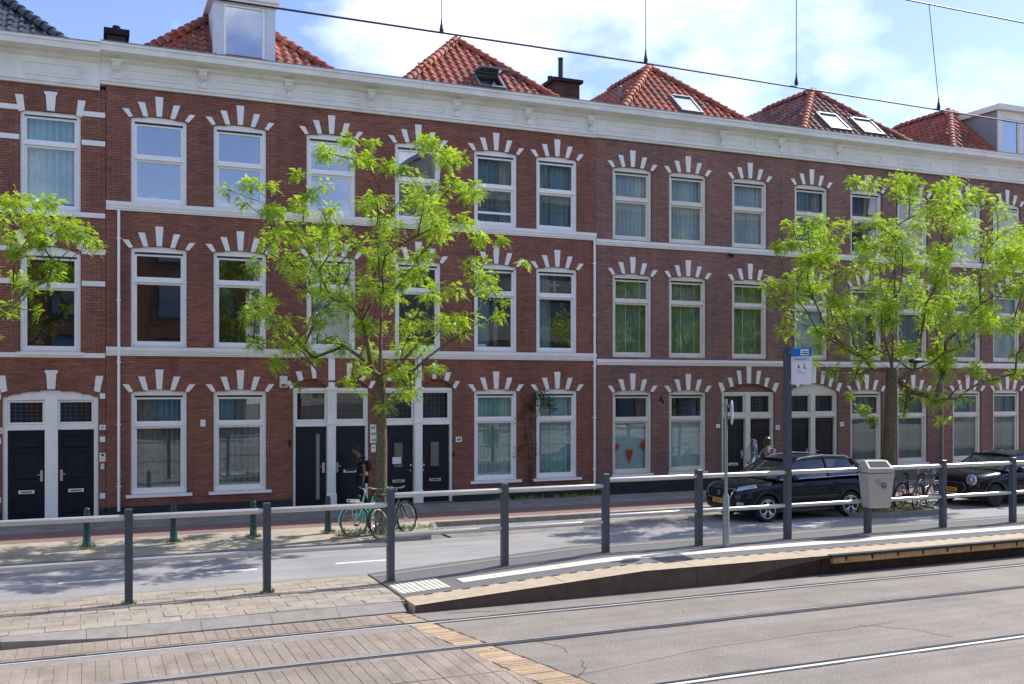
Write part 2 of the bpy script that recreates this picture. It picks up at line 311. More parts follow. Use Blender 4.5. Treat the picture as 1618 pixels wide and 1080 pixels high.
# ------------------------------------------------------------------ geometry helpers
WL = {}     # world location of every object made here (no rotated roots among those that use world coordinates)
class MB:
    def __init__(s): s.v = []; s.f = []; s.mi = []; s.m = 0
    def add(s, vs, fs):
        o = len(s.v); s.v += [tuple(v) for v in vs]
        for f in fs: s.f.append([o + i for i in f]); s.mi.append(s.m)
        return s
    def box(s, x0, x1, y0, y1, z0, z1, skip=()):
        vs = [(x0,y0,z0),(x1,y0,z0),(x1,y1,z0),(x0,y1,z0),(x0,y0,z1),(x1,y0,z1),(x1,y1,z1),(x0,y1,z1)]
        fs = {'b':(0,3,2,1),'t':(4,5,6,7),'f':(0,1,5,4),'k':(2,3,7,6),'l':(0,4,7,3),'r':(1,2,6,5)}
        return s.add(vs, [fs[k] for k in fs if k not in skip])
    def bevbox(s, x0, x1, y0, y1, z0, z1, b):
        """box with chamfered front (-y) rim"""
        vs = [(x0,y1,z0),(x1,y1,z0),(x1,y1,z1),(x0,y1,z1),(x0,y0+b,z0),(x1,y0+b,z0),(x1,y0+b,z1),(x0,y0+b,z1),(x0+b,y0,z0+b),(x1-b,y0,z0+b),(x1-b,y0,z1-b),(x0+b,y0,z1-b)]
        return s.add(vs, [(8,9,10,11),(4,5,9,8),(5,6,10,9),(6,7,11,10),(7,4,8,11),(0,1,5,4),(1,2,6,5),(2,3,7,6),(3,0,4,7)])
    def prism_y(s, poly, y0, y1, back=True):
        """poly in (x,z), counter-clockwise seen from -y; front at y0"""
        n = len(poly)
        vs = [(x,y0,z) for x,z in poly] + [(x,y1,z) for x,z in poly]
        fs = [tuple(range(n))] + ([tuple(range(2*n-1, n-1, -1))] if back else [])
        fs += [(i, i+n, (i+1)%n+n, (i+1)%n) for i in range(n)]
        return s.add(vs, fs)
    def prism_x(s, prof, x0, x1, caps=True):
        """prof in (y,z)"""
        n = len(prof)
        vs = [(x0,y,z) for y,z in prof] + [(x1,y,z) for y,z in prof]
        fs = [(i, (i+1)%n, (i+1)%n+n, i+n) for i in range(n)]
        if caps: fs += [tuple(range(n-1,-1,-1)), tuple(range(n,2*n))]
        return s.add(vs, fs)
    def prism_z(s, poly, z0, z1):
        n = len(poly)
        vs = [(x,y,z0) for x,y in poly] + [(x,y,z1) for x,y in poly]
        return s.add(vs, [tuple(range(n-1,-1,-1)), tuple(range(n,2*n))] + [(i,(i+1)%n,(i+1)%n+n,i+n) for i in range(n)])
    def frame_y(s, x0, x1, z0, z1, t, y0, y1, tb=None, tt=None):
        """rectangular ring of four butt-jointed members"""
        tb = t if tb is None else tb; tt = t if tt is None else tt
        s.box(x0, x0+t, y0, y1, z0, z1); s.box(x1-t, x1, y0, y1, z0, z1)
        s.box(x0+t, x1-t, y0, y1, z0, z0+tb); s.box(x0+t, x1-t, y0, y1, z1-tt, z1)
        return s
    def tube(s, pts, r, n=8, caps=True):
        """round bar along points; r a number or a list"""
        pts = [Vector(p) for p in pts]; k = len(pts)
        rs = r if isinstance(r, (list, tuple)) else [r]*k
        ring = []; prev = None
        for i, p in enumerate(pts):
            if i == 0: t = pts[1]-p
            elif i == k-1: t = p-pts[i-1]
            else: t = (pts[i+1]-pts[i-1])
            t = t.normalized()
            if prev is None:
                a = Vector((0,0,1)) if abs(t.z) < .9 else Vector((1,0,0))
                u = t.cross(a).normalized()
            else:
                u = (prev - t*prev.dot(t)).normalized()
            prev = u; w = t.cross(u)
            ring.append([p + (u*math.cos(2*math.pi*j/n) + w*math.sin(2*math.pi*j/n))*rs[i] for j in range(n)])
        vs = [q for rg in ring for q in rg]; fs = []
        for i in range(k-1):
            for j in range(n):
                fs.append((i*n+j, i*n+(j+1)%n, (i+1)*n+(j+1)%n, (i+1)*n+j))
        if caps: fs += [tuple(range(n-1,-1,-1)), tuple(range((k-1)*n, k*n))]
        return s.add(vs, fs)
    def lathe(s, prof, c, n=12, axis='z'):
        """prof: (radius, height) pairs turned about an axis through c"""
        vs = []; k = len(prof)
        for r, h in prof:
            for j in range(n):
                a = 2*math.pi*j/n; u, w = r*math.cos(a), r*math.sin(a)
                p = {'z':(u,w,h),'y':(u,h,w),'x':(h,u,w)}[axis]
                vs.append((c[0]+p[0], c[1]+p[1], c[2]+p[2]))
        fs = [(i*n+j, i*n+(j+1)%n, (i+1)*n+(j+1)%n, (i+1)*n+j) for i in range(k-1) for j in range(n)]
        fs += [tuple(range(n-1,-1,-1)), tuple(range((k-1)*n, k*n))]
        return s.add(vs, fs)
    def ball(s, c, r, n=10, m=6):
        rx, ry, rz = r if isinstance(r, (tuple, list)) else (r, r, r)
        vs = [(c[0], c[1], c[2]-rz)]
        for i in range(1, m):
            a = -math.pi/2 + math.pi*i/m
            for j in range(n):
                b = 2*math.pi*j/n; vs.append((c[0]+rx*math.cos(a)*math.cos(b), c[1]+ry*math.cos(a)*math.sin(b), c[2]+rz*math.sin(a)))
        vs.append((c[0], c[1], c[2]+rz)); fs = []
        for j in range(n): fs.append((0, 1+(j+1)%n, 1+j))
        for i in range(m-2):
            for j in range(n):
                a, b = 1+i*n+j, 1+i*n+(j+1)%n; fs.append((a, b, b+n, a+n))
        t = len(vs)-1; o = 1+(m-2)*n
        for j in range(n): fs.append((o+j, o+(j+1)%n, t))
        return s.add(vs, fs)
    def torus(s, c, R_, r, axis='y', n=24, m=6):
        vs = []
        for i in range(n):
            a = 2*math.pi*i/n
            for j in range(m):
                b = 2*math.pi*j/m; q = R_ + r*math.cos(b); h = r*math.sin(b)
                u, w = q*math.cos(a), q*math.sin(a)
                p = {'z':(u,w,h),'y':(u,h,w),'x':(h,u,w)}[axis]
                vs.append((c[0]+p[0], c[1]+p[1], c[2]+p[2]))
        fs = [(i*m+j, i*m+(j+1)%m, ((i+1)%n)*m+(j+1)%m, ((i+1)%n)*m+j) for i in range(n) for j in range(m)]
        return s.add(vs, fs)
    def mesh(s, name, mats, off=(0,0,0), smooth=False):
        me = bpy.data.meshes.new(name)
        me.from_pydata([(v[0]-off[0], v[1]-off[1], v[2]-off[2]) for v in s.v], [], s.f)
        if not isinstance(mats, (list, tuple)): mats = [mats]
        for m in mats: me.materials.append(m)
        if len(mats) > 1: me.polygons.foreach_set('material_index', s.mi)
        bm = bmesh.new(); bm.from_mesh(me); bmesh.ops.recalc_face_normals(bm, faces=bm.faces); bm.to_mesh(me); bm.free()
        if smooth:
            me.polygons.foreach_set('use_smooth', [True]*len(me.polygons)); me.set_sharp_from_angle(angle=R(40))
        return me
    def build(s, name, mats, parent=None, smooth=False, local=False, kind=None):
        off = (0,0,0) if (parent is None or local) else WL[parent.name]
        me = s.mesh(name, mats, off, smooth)
        return link(name, me, parent, kind=kind)

def link(name, me, parent=None, loc=None, kind=None):
    o = bpy.data.objects.new(name, me); COL.objects.link(o)
    if parent is not None: o.parent = parent
    if loc is not None: o.location = loc
    WL[o.name] = WL[parent.name] if parent is not None else (0,0,0)
    if kind: o['kind'] = kind
    return o
def thing(name, label, cat, loc=(0,0,0), rot=None, group=None):
    o = bpy.data.objects.new(name, None); COL.objects.link(o); o.location = loc; o.empty_display_size = .2
    if rot: o.rotation_euler = rot
    WL[o.name] = tuple(loc); o['label'] = label; o['category'] = cat
    if group: o['group'] = group
    return o
def tag(o, label, cat, group=None, kind=None):
    o['label'] = label; o['category'] = cat
    if group: o['group'] = group
    if kind: o['kind'] = kind
    return o
def struct(mb, name, m, smooth=False):
    o = mb.build(name, m, None, smooth); o['kind'] = 'structure'; return o
def copy_tree(o, parent=None, loc=None, rot=None):
    c = o.copy(); COL.objects.link(c); c.parent = parent
    if loc is not None: c.location = loc
    if rot is not None: c.rotation_euler = rot
    for ch in list(o.children): copy_tree(ch, c)
    return c
def text_mesh(body, size, align='CENTER', font_shear=0, extrude=0.001, bold=0.0):
    cu = bpy.data.curves.new('lettering', 'FONT'); cu.body = body; cu.size = size; cu.align_x = align; cu.align_y = 'CENTER'
    cu.extrude = extrude; cu.shear = font_shear; cu.offset = bold; cu.resolution_u = 3
    t = bpy.data.objects.new('lettering', cu); COL.objects.link(t)
    bpy.context.view_layer.update()
    me = bpy.data.meshes.new_from_object(t.evaluated_get(bpy.context.evaluated_depsgraph_get()))
    bpy.data.objects.remove(t); return me
def lettering(name, body, size, m, parent, pos, rot=(R(90),0,0), bold=0.0, local=False):
    me = text_mesh(body, size, bold=bold); me.materials.clear(); me.materials.append(m)
    off = (0,0,0) if local else WL[parent.name]
    o = link(name, me, parent, loc=(pos[0]-off[0], pos[1]-off[1], pos[2]-off[2])); o.rotation_euler = rot
    return o
# ------------------------------------------------------------------ ground
g = MB(); g.box(-150, 200, -120, 200, -0.6, -0.03); struct(g, 'ground', M['ground'])
g = MB(); g.box(-60, 120, -4, 14.06, -0.02, 0.0); struct(g, 'tram_bed', M['tram_asphalt'])
g = MB(); g.box(-60, 120, -20, -4.0, -0.02, 0.004); struct(g, 'far_road', M['asphalt'])
g = MB(); g.box(-60, 120, 16.6, 20.7, -0.02, 0.0); struct(g, 'road', M['asphalt'])
PAV = 0.11
# verge with trees and bollards, the parking bay beside it, the kerb that runs round both
bay0, bay1 = 7.45, 17.3
vb = MB()
vb.add([(-60,20.7,.03),(4.5,20.7,.03),(4.5,22.75,PAV),(-60,22.75,PAV)], [(0,1,2,3)]); vb.add([(4.5,20.7,.03),(6.9,20.75,PAV),(6.9,22.75,PAV),(4.5,22.75,PAV)], [(0,1,2,3)]); vb.box(6.9, 17.7, 22.45, 22.75, -0.02, PAV)
vb.prism_z([(6.9, 20.75), (7.25, 21.4), (7.45, 22.3), (7.45, 22.45), (6.9, 22.45)], -0.02, PAV)
struct(vb, 'verge', M['verge'])
kb = MB()
edge = [(-60, 20.63), (6.88, 20.63), (7.28, 21.35), (7.55, 22.36), (17.2, 22.36), (17.32, 21.0), (17.9, 19.75), (18.6, 19.45), (20.3, 19.45), (20.75, 19.9), (21.0, 21.2), (21.15, 22.36), (60, 22.36)]
for i in range(len(edge)-1):
    (xa, ya), (xb, yb) = edge[i], edge[i+1]
    L_ = math.hypot(xb-xa, yb-ya); n = max(1, int(L_ / 1.0)) if i not in (0, len(edge)-2) else int(L_/1.0)
    for k in range(n):
        t0, t1 = k/n + .004/L_*1.5, (k+1)/n - .004/L_*1.5
        ax, ay, bx_, by = xa+(xb-xa)*t0, ya+(yb-ya)*t0, xa+(xb-xa)*t1, ya+(yb-ya)*t1
        nx, ny = -(yb-ya)/L_*.12, (xb-xa)/L_*.12
        def kz(x): return .036 if (i == 0 and x < 4.5) else .036 + (PAV+.012-.036)*(x-4.5)/2.38 if i == 0 else PAV+.012
        kb.add([(ax,ay,-.02),(bx_,by,-.02),(bx_+nx,by+ny,-.02),(ax+nx,ay+ny,-.02),(ax,ay,kz(ax)),(bx_,by,kz(bx_)),(bx_+nx,by+ny,kz(bx_)),(ax+nx,ay+ny,kz(ax))], [(4,5,6,7),(0,1,5,4),(1,2,6,5),(2,3,7,6),(3,0,4,7)])
struct(kb, 'kerb', M['kerb'])
tp = MB(); tp.prism_z([(17.43,22.3),(17.43,21.05),(18.0,19.87),(18.65,19.58),(20.25,19.58),(20.63,19.97),(20.88,21.25),(21.0,22.3)], -0.02, PAV-.03); struct(tp, 'tree_pit', M['soil'])
tp = MB(); tp.box(17.7, 60, 22.45, 22.75, -0.02, PAV); struct(tp, 'verge', M['verge'])
g = MB(); g.box(7.4, 17.5, 20.7, 22.5, -0.02, 0.003); g.box(20.5, 60, 20.7, 22.5, -0.02, 0.003); struct(g, 'parking_bay', M['bay'])
g = MB(); g.box(-60, 60, 22.75, 24.2, -0.02, PAV+.002); struct(g, 'cycle_path', M['red_path'])
g = MB(); g.box(-60, 60, 24.2, 24.28, -0.02, PAV+.004); struct(g, 'path_edging', M['kerb'])
g = MB(); g.box(-60, 60, 24.28, 26.3, -0.02, PAV+.008); struct(g, 'sidewalk', M['sidewalk'])
# road markings
g = MB()
for a, b in ((-3.2,-2.1),(-0.43,.64),(1.98,2.86),(4.3,5.42),(9.4,10.55)):
    g.box(a, b, 18.49, 18.6, -.001, .004)
for a, b in ((12.2,13.15),(14.65,16.1),(18.6,19.7)):
    g.box(a, b, 19.08, 19.18, -.001, .004)
g.box(13.0, 40, 17.42, 17.54, -.001, .004)
struct(g, 'road_markings', M['line_white'])

# ------------------------------------------------------------------ median pavement left of the platform
XP = 4.42                                   # where the pavement ends and the platform ramp begins
g = MB(); g.box(-60, XP, 14.43, 16.62, -0.02, 0.075); ms = struct(g, 'median_pavement', M['joint'])
ch = MB(); ch.box(-60, XP, 16.62, 16.8, -.02, .1); struct(ch, 'median_kerb', M['kerb'])
pvm = None; row = 0; y = 14.47; npv = 0
far = MB()
rng = random.Random(3)
while y < 16.6:
    x = -1.8 + (row % 2) * .216
    while x < XP:
        x1 = min(x + .428, XP - .006); y1 = min(y + .311, 16.61)
        if x1 - x > .06:
            dz = rng.uniform(-.004, .004)
            if abs(x1 - x - .428) < .001 and y1 - y > .30 and npv < 295:
                if pvm is None:
                    m_ = MB(); m_.bevbox(0, .428, 0, .15, 0, .036, .004)
                    vs = [(0,0,0),(.428,0,0),(.428,.15,0),(0,.15,0),(.004,.004,.03),(.424,.004,.03),(.424,.146,.03),(.004,.146,.03)]
                    m_ = MB(); m_.add([(0,0,-.02),(.428,0,-.02),(.428,.311,-.02),(0,.311,-.02),(0,0,.026),(.428,0,.026),(.428,.311,.026),(0,.311,.026),(.004,.004,.031),(.424,.004,.031),(.424,.307,.031),(.004,.307,.031)],
                        [(0,1,5,4),(1,2,6,5),(2,3,7,6),(3,0,4,7),(4,5,9,8),(5,6,10,9),(6,7,11,10),(7,4,8,11),(8,9,10,11)])
                    pvm = m_.mesh('paver', M['paver'])
                o = link('paver', pvm, ms, (x, y, .075 + dz)); o.rotation_euler = (rng.uniform(-.012,.012), rng.uniform(-.008,.008), rng.uniform(-.006,.006)); npv += 1
            else:
                far.box(x, x1, y, y1, .06, .106 + dz)
        x += .432
    y += .315; row += 1
far.build('paver_courses', M['paver'], ms, kind='stuff')
kbr = MB(); kbr.box(-60, -2.0, 14.14, 14.44, -.02, .112)
kbs = struct(kbr, 'tram_kerb', M['kerb'])
KX = [-2.0, -1.0, 0.0, .5, 1.45, 2.4, 3.35, 4.34]
def kfront(x): return .108 if x < -.9 else max(.022, .108 - (x + .9) * .07)
for a_, b_ in zip(KX, KX[1:]):
    m_ = MB(); a_ += .003; b_ -= .003
    m_.add([(a_,14.14,-.02),(b_,14.14,-.02),(b_,14.44,-.02),(a_,14.44,-.02),(a_,14.14,kfront(a_)),(b_,14.14,kfront(b_)),(b_,14.44,.106),(a_,14.44,.106)], [(4,5,6,7),(0,1,5,4),(1,2,6,5),(2,3,7,6),(3,0,4,7)])
    m_.build('kerb_stone', M['kerb'], kbs)

# ------------------------------------------------------------------ tram tracks
def strip_edge(d): return 4.04 + (13.9 - d) * .17, 4.34 + (13.9 - d) * .215   # the band of yellow pavers that ends the block paving
bed = bpy.data.objects['tram_bed']
RA, RB, RC = 13.4, 11.965, 9.6
def block_zone(d0, d1, length, xs):
    global blk_n
    y = d0
    me = {}
    for i in range(int((4.3 - xs) / .15) + 4):
        x = xs + i * .15
        lim = min(strip_edge(d0)[0], strip_edge(d1)[0])
        cut0, cut1 = strip_edge(d0)[0] - .01, strip_edge(d1)[0] - .01
        if x > cut1: break
        if x + .148 > cut0:                  # blocks cut along the yellow band
            a0, b0 = min(x, cut0), min(x + .1475, cut0); a1, b1 = min(x, cut1), min(x + .1475, cut1)
            if b1 - a1 < .03: continue
            mb = MB(); vs = [(a0,d0,0),(b0,d0,0),(b1,d1,0),(a1,d1,0)]
            mb.prism_z([(a1,d1),(b1,d1),(b0,d0),(a0,d0)] if d1 < d0 else [(a0,d0),(b0,d0),(b1,d1),(a1,d1)], -.02, .012)
            mb.build('track_block', M['block'], bed); continue
        k = round(d0, 2)
        if k not in me:
            w, l = .1475, abs(d1 - d0)
            mb = MB(); mb.add([(0,0,-.02),(w,0,-.02),(w,l,-.02),(0,l,-.02),(0,0,.008),(w,0,.008),(w,l,.008),(0,l,.008),(.003,.003,.012),(w-.003,.003,.012),(w-.003,l-.003,.012),(.003,l-.003,.012)],
                [(0,1,5,4),(1,2,6,5),(2,3,7,6),(3,0,4,7),(4,5,9,8),(5,6,10,9),(6,7,11,10),(7,4,8,11),(8,9,10,11)])
            me[k] = mb.mesh('track_block', M['block'])
        o = link('track_block', me[k], bed, (x, min(d0, d1), rng.uniform(-.0015, .001))); o.rotation_euler = (rng.uniform(-.002,.002), rng.uniform(-.008,.008), rng.uniform(-.001,.001))
block_zone(13.56, 14.1, .5, -2.9)
block_zone(12.13, 13.1, 1, -2.9)
block_zone(9.75, 10.78, 1, -1.2); block_zone(10.80, 11.86, 1, -1.2)
# sand joints under the blocks
g = MB()
for d0, d1 in ((9.72, 11.9), (12.08, 13.3), (13.5, 14.13)):
    a, b = strip_edge(d0)[0], strip_edge(d1)[0]
    g.prism_z([(-8, d0), (a, d0), (b, d1), (-8, d1)], -.01, .003)
struct(g, 'joint_bed', M['joint'])
# yellow pavers
g = MB()
for d0, d1 in ((9.72, 11.87), (12.05, 13.33), (13.47, 14.1)):
    d = d0
    while d < d1 - .03:
        e = min(d + .088, d1); a0, b0 = strip_edge(d); a1, b1 = strip_edge(e)
        mb = MB(); o_ = rng.uniform(-.012, .012)
        mb.prism_z([(a0+o_, d), (b0+o_, d), (b1+o_, e-.006), (a1+o_, e-.006)], -.01, .014 + rng.uniform(-.002, .002))
        mb.build('yellow_paver', M['brick_yellow'], bed); d += .092
# bitumen seam between pavers and asphalt
g = MB()
for d0, d1 in ((9.72, 11.87), (12.05, 13.33), (13.47, 14.1)):
    n = 14
    for i in range(n):
        da, db = d0+(d1-d0)*i/n, d0+(d1-d0)*(i+1)/n
        a, b = strip_edge(da)[1], strip_edge(db)[1]; wa = .03 + .02*math.sin(i*2.1); wb = .03 + .02*math.sin((i+1)*2.1)
        g.prism_z([(a+.004, da), (a+wa+.02, da), (b+wb+.02, db), (b+.004, db)], -.01, .007)
struct(g, 'bitumen_seam', M['bitumen'])
def rail(y0, name='tram_rail', m='rail', w=.06):
    r_ = MB(); r_.box(-60, 90, y0-.004-w, y0-.004, -.02, .012)          # running head
    o = struct(r_, name, M[m])
    g_ = MB(); g_.box(-60, 90, y0-.004, y0+.05, -.02, .0045); g_.build('rail_groove', M['rail_groove'], o)
    k_ = MB(); k_.box(-60, 90, y0+.05, y0+.072, -.02, .01); k_.build('rail_keeper', M['rail' if m == 'rail_worn' else 'rail_worn'], o)
    b_ = MB()
    x = -6
    while x < 30:                                                     # ragged sealing along both sides
        ws = rng.uniform(.012, .05); w2 = rng.uniform(.012, .04)
        b_.box(x, x+.6, y0+.072, y0+.072+ws, -.01, .0062); b_.box(x, x+.6, y0-.004-w-w2, y0-.004-w, -.01, .0058); x += .6
    b_.build('rail_sealing', M['bitumen'], o)
rail(RA, w=.05); rail(RB, m='rail_worn', w=.055); rail(RC, m='rail_bright', w=.06)
# concrete strips beside the rails in the paved zone
g = MB()
for y0, w in ((RA-.065, -.24), (RB+.078, .09), (RB-.07, -.05)):
    g.box(-20, strip_edge(y0)[0]-.02, min(y0, y0+w), max(y0, y0+w), -.01, .0105)
struct(g, 'concrete_strip', M['concrete_strip'])
# cracks in the asphalt
g = MB()
def crack(pts, w):
    for (xa, ya), (xb, yb) in zip(pts, pts[1:]):
        n = 6; px_, py_ = xa, ya
        for i in range(1, n+1):
            t = i/n; x_, y_ = xa+(xb-xa)*t + (rng.uniform(-.02,.02) if i < n else 0), ya+(yb-ya)*t + (rng.uniform(-.03,.03) if i < n else 0)
            L_ = math.hypot(x_-px_, y_-py_) or 1; nx, ny = -(y_-py_)/L_*w, (x_-px_)/L_*w
            g.prism_z([(px_-nx,py_-ny),(x_-nx,y_-ny),(x_+nx,y_+ny),(px_+nx,py_+ny)], -.005, .003); px_, py_ = x_, y_
crack([(5.45,11.85),(5.6,11.5),(5.55,11.25)], .0035); crack([(5.55,10.9),(5.4,10.5),(5.15,10.2)], .0035)
crack([(4.9,13.9),(5.25,13.8),(5.6,13.72)], .007); crack([(9.9,10.95),(10.4,10.5),(10.6,9.9)], .002)
crack([(5.0,10.3),(7.4,10.75),(10.5,10.9)], .0013)
struct(g, 'asphalt_crack', M['bitumen'])
# sunken slab by the rail
g = MB(); g.box(4.72, 5.1, 12.06, 12.36, -.01, .006); struct(g, 'cover_slab', M['concrete_strip'])

# ------------------------------------------------------------------ tram platform
def pz(x): return .115 + min(max(x - XP, 0), 3.9) * .058
pxs = [XP + .02, 5.4, 6.4, 7.4, 8.32, 9.5, 10.2, 10.9, 11.5, 12.1, 60]
def slab(name, y0, y1, mtl, dz=0.0, xs=pxs, thick=.3, parent=None):
    mb = MB()
    for a, b in zip(xs, xs[1:]):
        za, zb = pz(a)+dz, pz(b)+dz
        mb.add([(a,y0,za),(b,y0,zb),(b,y1,zb),(a,y1,za),(a,y0,-.02),(b,y0,-.02),(b,y1,-.02),(a,y1,-.02)], [(0,1,2,3),(4,5,1,0),(2,3,7,6)] + ([(3,0,4,7)] if a == xs[0] else []))
    if parent is None: return struct(mb, name, mtl)
    return mb.build(name, mtl, parent)
plat = slab('tram_platform', 14.66, 16.75, M['asphalt_dark'])
# near edge: flush face up to the deck, then a deck lip that oversails a recessed wall
def face_y(x): return 14.06 if x < 10.2 else 14.06 + .26 * min(1, ((x-10.2)/1.9)) ** 1.3
mb = MB(); fc = MB()
for a, b in zip(pxs[:-1], pxs[1:-1]):
    za, zb = pz(a), pz(b)
    mb.add([(a,14.05,za),(b,14.05,zb),(b,14.655,zb),(a,14.655,za)], [(0,1,2,3)])
    fc.add([(a,14.0505,za-.012),(b,14.0505,zb-.012),(b,14.0505,zb-.05 if b > 10.3 else -.02),(a,14.0505,za-.05 if a > 10.1 and b > 10.3 else -.02)], [(3,2,1,0)])
mb.add([(XP+.02,14.05,-.02),(XP+.02,14.655,-.02),(XP+.02,14.655,pz(XP)),(XP+.02,14.05,pz(XP))], [(0,1,2,3)])
mb.box(12.1, 60, 14.05, 14.655, pz(13)-.03, pz(13)+.0)
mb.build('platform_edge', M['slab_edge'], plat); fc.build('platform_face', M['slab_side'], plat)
mb = MB(); n = 22; zt = pz(13) - .035
prev = None
for i in range(n + 1):
    a = 10.2 + (12.12 - 10.2) * i / n; t = max(0, (a - 10.2) / 1.92); yb_ = 14.052 + .25 * min(1, t) ** 1.2
    zmid = .0 + (zt) * min(1, t) ** .55
    ring = [(a, 14.0515, zt), (a, 14.0515, zmid), (a, yb_ + .001, zmid * .96), (a, yb_ + .03, -.02)]
    if prev:
        o_ = len(mb.v); mb.add(prev + ring, [(0,1,5,4),(1,2,6,5),(2,3,7,6)])
    prev = ring
mb.box(12.12, 60, 14.3, 14.5, -.02, zt)
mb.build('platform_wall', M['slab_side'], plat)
lip = MB(); lip.box(12.08, 60, 13.99, 14.12, pz(13)-.036, pz(13)+.008); lip.build('deck_lip', M['rubber'], plat)
for i in range(22):
    x = 12.14 + i * 1.2
    b_ = MB(); b_.box(x, x+1.193, 14.02, 14.1, pz(13)-.145, pz(13)-.04); b_.build('edge_beam', M['beam_tan'], plat)
    k_ = MB()
    for q in (.28, .88): k_.add([(x+q-.03,14.012,pz(13)-.045),(x+q+.03,14.012,pz(13)-.045),(x+q+.012,14.012,pz(13)-.12),(x+q-.012,14.012,pz(13)-.12),(x+q-.03,14.022,pz(13)-.045),(x+q+.03,14.022,pz(13)-.045),(x+q+.012,14.022,pz(13)-.12),(x+q-.012,14.022,pz(13)-.12)], [(3,2,1,0),(0,1,5,4),(1,2,6,5),(2,3,7,6),(3,0,4,7)])
    k_.build('beam_bracket', M['rubber'], bpy.data.objects[b_ and 'tram_platform'])
# dark inset marks along the edge stones
mk = MB(); x = XP + .35
while x < 40:
    mk.add([(x,14.6,pz(x)+.004),(x+.13,14.6,pz(x+.13)+.004),(x+.13,14.655,pz(x+.13)+.004),(x,14.655,pz(x)+.004)], [(0,1,2,3)]); x += .31
mk.build('edge_marks', M['rubber'], plat)
jn = MB()
for x in (6.9, 9.3, 11.7): jn.add([(x,14.049,.0),(x+.012,14.049,.0),(x+.012,14.049,pz(x)),(x,14.049,pz(x)),(x,14.655,pz(x)+.003),(x+.012,14.655,pz(x)+.003)], [(0,1,2,3),(3,2,5,4)])
jn.build('edge_joint', M['rubber'], plat)
# tactile line of white tiles and the square of ribbed tiles at the ramp foot
def tile4(x0, x1, y0, y1, nm):
    mb = MB(); mb.add([(x0,y0,pz(x0)+.001),(x1,y0,pz(x1)+.001),(x1,y1,pz(x1)+.001),(x0,y1,pz(x0)+.001),(x0,y0,pz(x0)+.01),(x1,y0,pz(x1)+.01),(x1,y1,pz(x1)+.01),(x0,y1,pz(x0)+.01)], [(4,5,6,7),(0,1,5,4),(1,2,6,5),(2,3,7,6),(3,0,4,7)])
    return mb.build(nm, M['tactile'], plat)
x = 5.55
while x < 26:
    tile4(x + .004, x + .596, 15.04, 15.37, 'tactile_tile'); x += .6
for i in range(2):
    for j in range(2):
        x0, y0 = 4.47 + i*.41, 14.86 + j*.36
        t_ = tile4(x0, x0 + .4, y0, y0 + .35, 'ribbed_tile')
        rb = MB()
        for q in range(5):
            xa = x0 + .02 + q*.076
            rb.add([(xa,y0+.01,pz(xa)+.009),(xa+.03,y0+.01,pz(xa)+.009),(xa+.03,y0+.34,pz(xa)+.009),(xa,y0+.34,pz(xa)+.009),(xa,y0+.01,pz(xa)+.018),(xa+.03,y0+.01,pz(xa)+.018),(xa+.03,y0+.34,pz(xa)+.018),(xa,y0+.34,pz(xa)+.018)], [(4,5,6,7),(0,1,5,4),(1,2,6,5),(2,3,7,6),(3,0,4,7)])
        rb.build('rib', M['tactile'], t_)
bk = MB()
bk.add([(XP+.02,16.46,pz(XP)+.005),(60,16.46,pz(60)+.005),(60,16.6,pz(60)+.005),(XP+.02,16.6,pz(XP)+.005)], [(0,1,2,3)])
mb = MB()
for a, b in zip(pxs, pxs[1:]): mb.add([(a,16.4,pz(a)+.006),(b,16.4,pz(b)+.006),(b,16.52,pz(b)+.006),(a,16.52,pz(a)+.006),(a,16.4,pz(a)-.1),(b,16.4,pz(b)-.1)], [(0,1,2,3),(4,5,1,0)])
mb.build('rear_kerb', M['kerb'], plat)
# ------------------------------------------------------------------ houses
YF = 26.0
REDW = dict(f2=(7.80, 9.86, 8.92), f1=(4.28, 6.68, 5.92), g=(.68, 3.17, 2.38))
PLUMW = dict(f2=(7.66, 9.77, 8.88), f1=(4.18, 6.60, 5.85), g=(.71, 3.13, 2.32))
def arc_half(z, spring, rise, hw):
    """half width of an opening at height z: full below the spring line, a segment above it"""
    if z <= spring: return hw
    if z >= spring + rise: return 0
    return hw * math.sqrt(max(0, 1 - (z - spring) / rise))
def brick_prism(mb, xa, xb, z, j):
    y0 = YF + j; yb = YF + .02
    mb.add([(xa,y0,z),(xb,y0,z),(xb,y0,z+.0505),(xa,y0,z+.0505),(xa,yb,z),(xb,yb,z),(xb,yb,z+.0505),(xa,yb,z+.0505)], [(0,1,2,3),(0,4,5,1),(1,5,6,2),(2,6,7,3),(3,7,4,0)])
BRICK_MESH = {}
def full_brick(mtl):
    if mtl.name not in BRICK_MESH:
        mb = MB(); w = .2105
        mb.add([(0,0,0),(w,0,0),(w,0,.0505),(0,0,.0505),(0,.02,0),(w,.02,0),(w,.02,.0505),(0,.02,.0505)], [(0,1,2,3),(0,4,5,1),(1,5,6,2),(2,6,7,3),(3,7,4,0)])
        BRICK_MESH[mtl.name] = mb.mesh('brick', mtl)
    return BRICK_MESH[mtl.name]

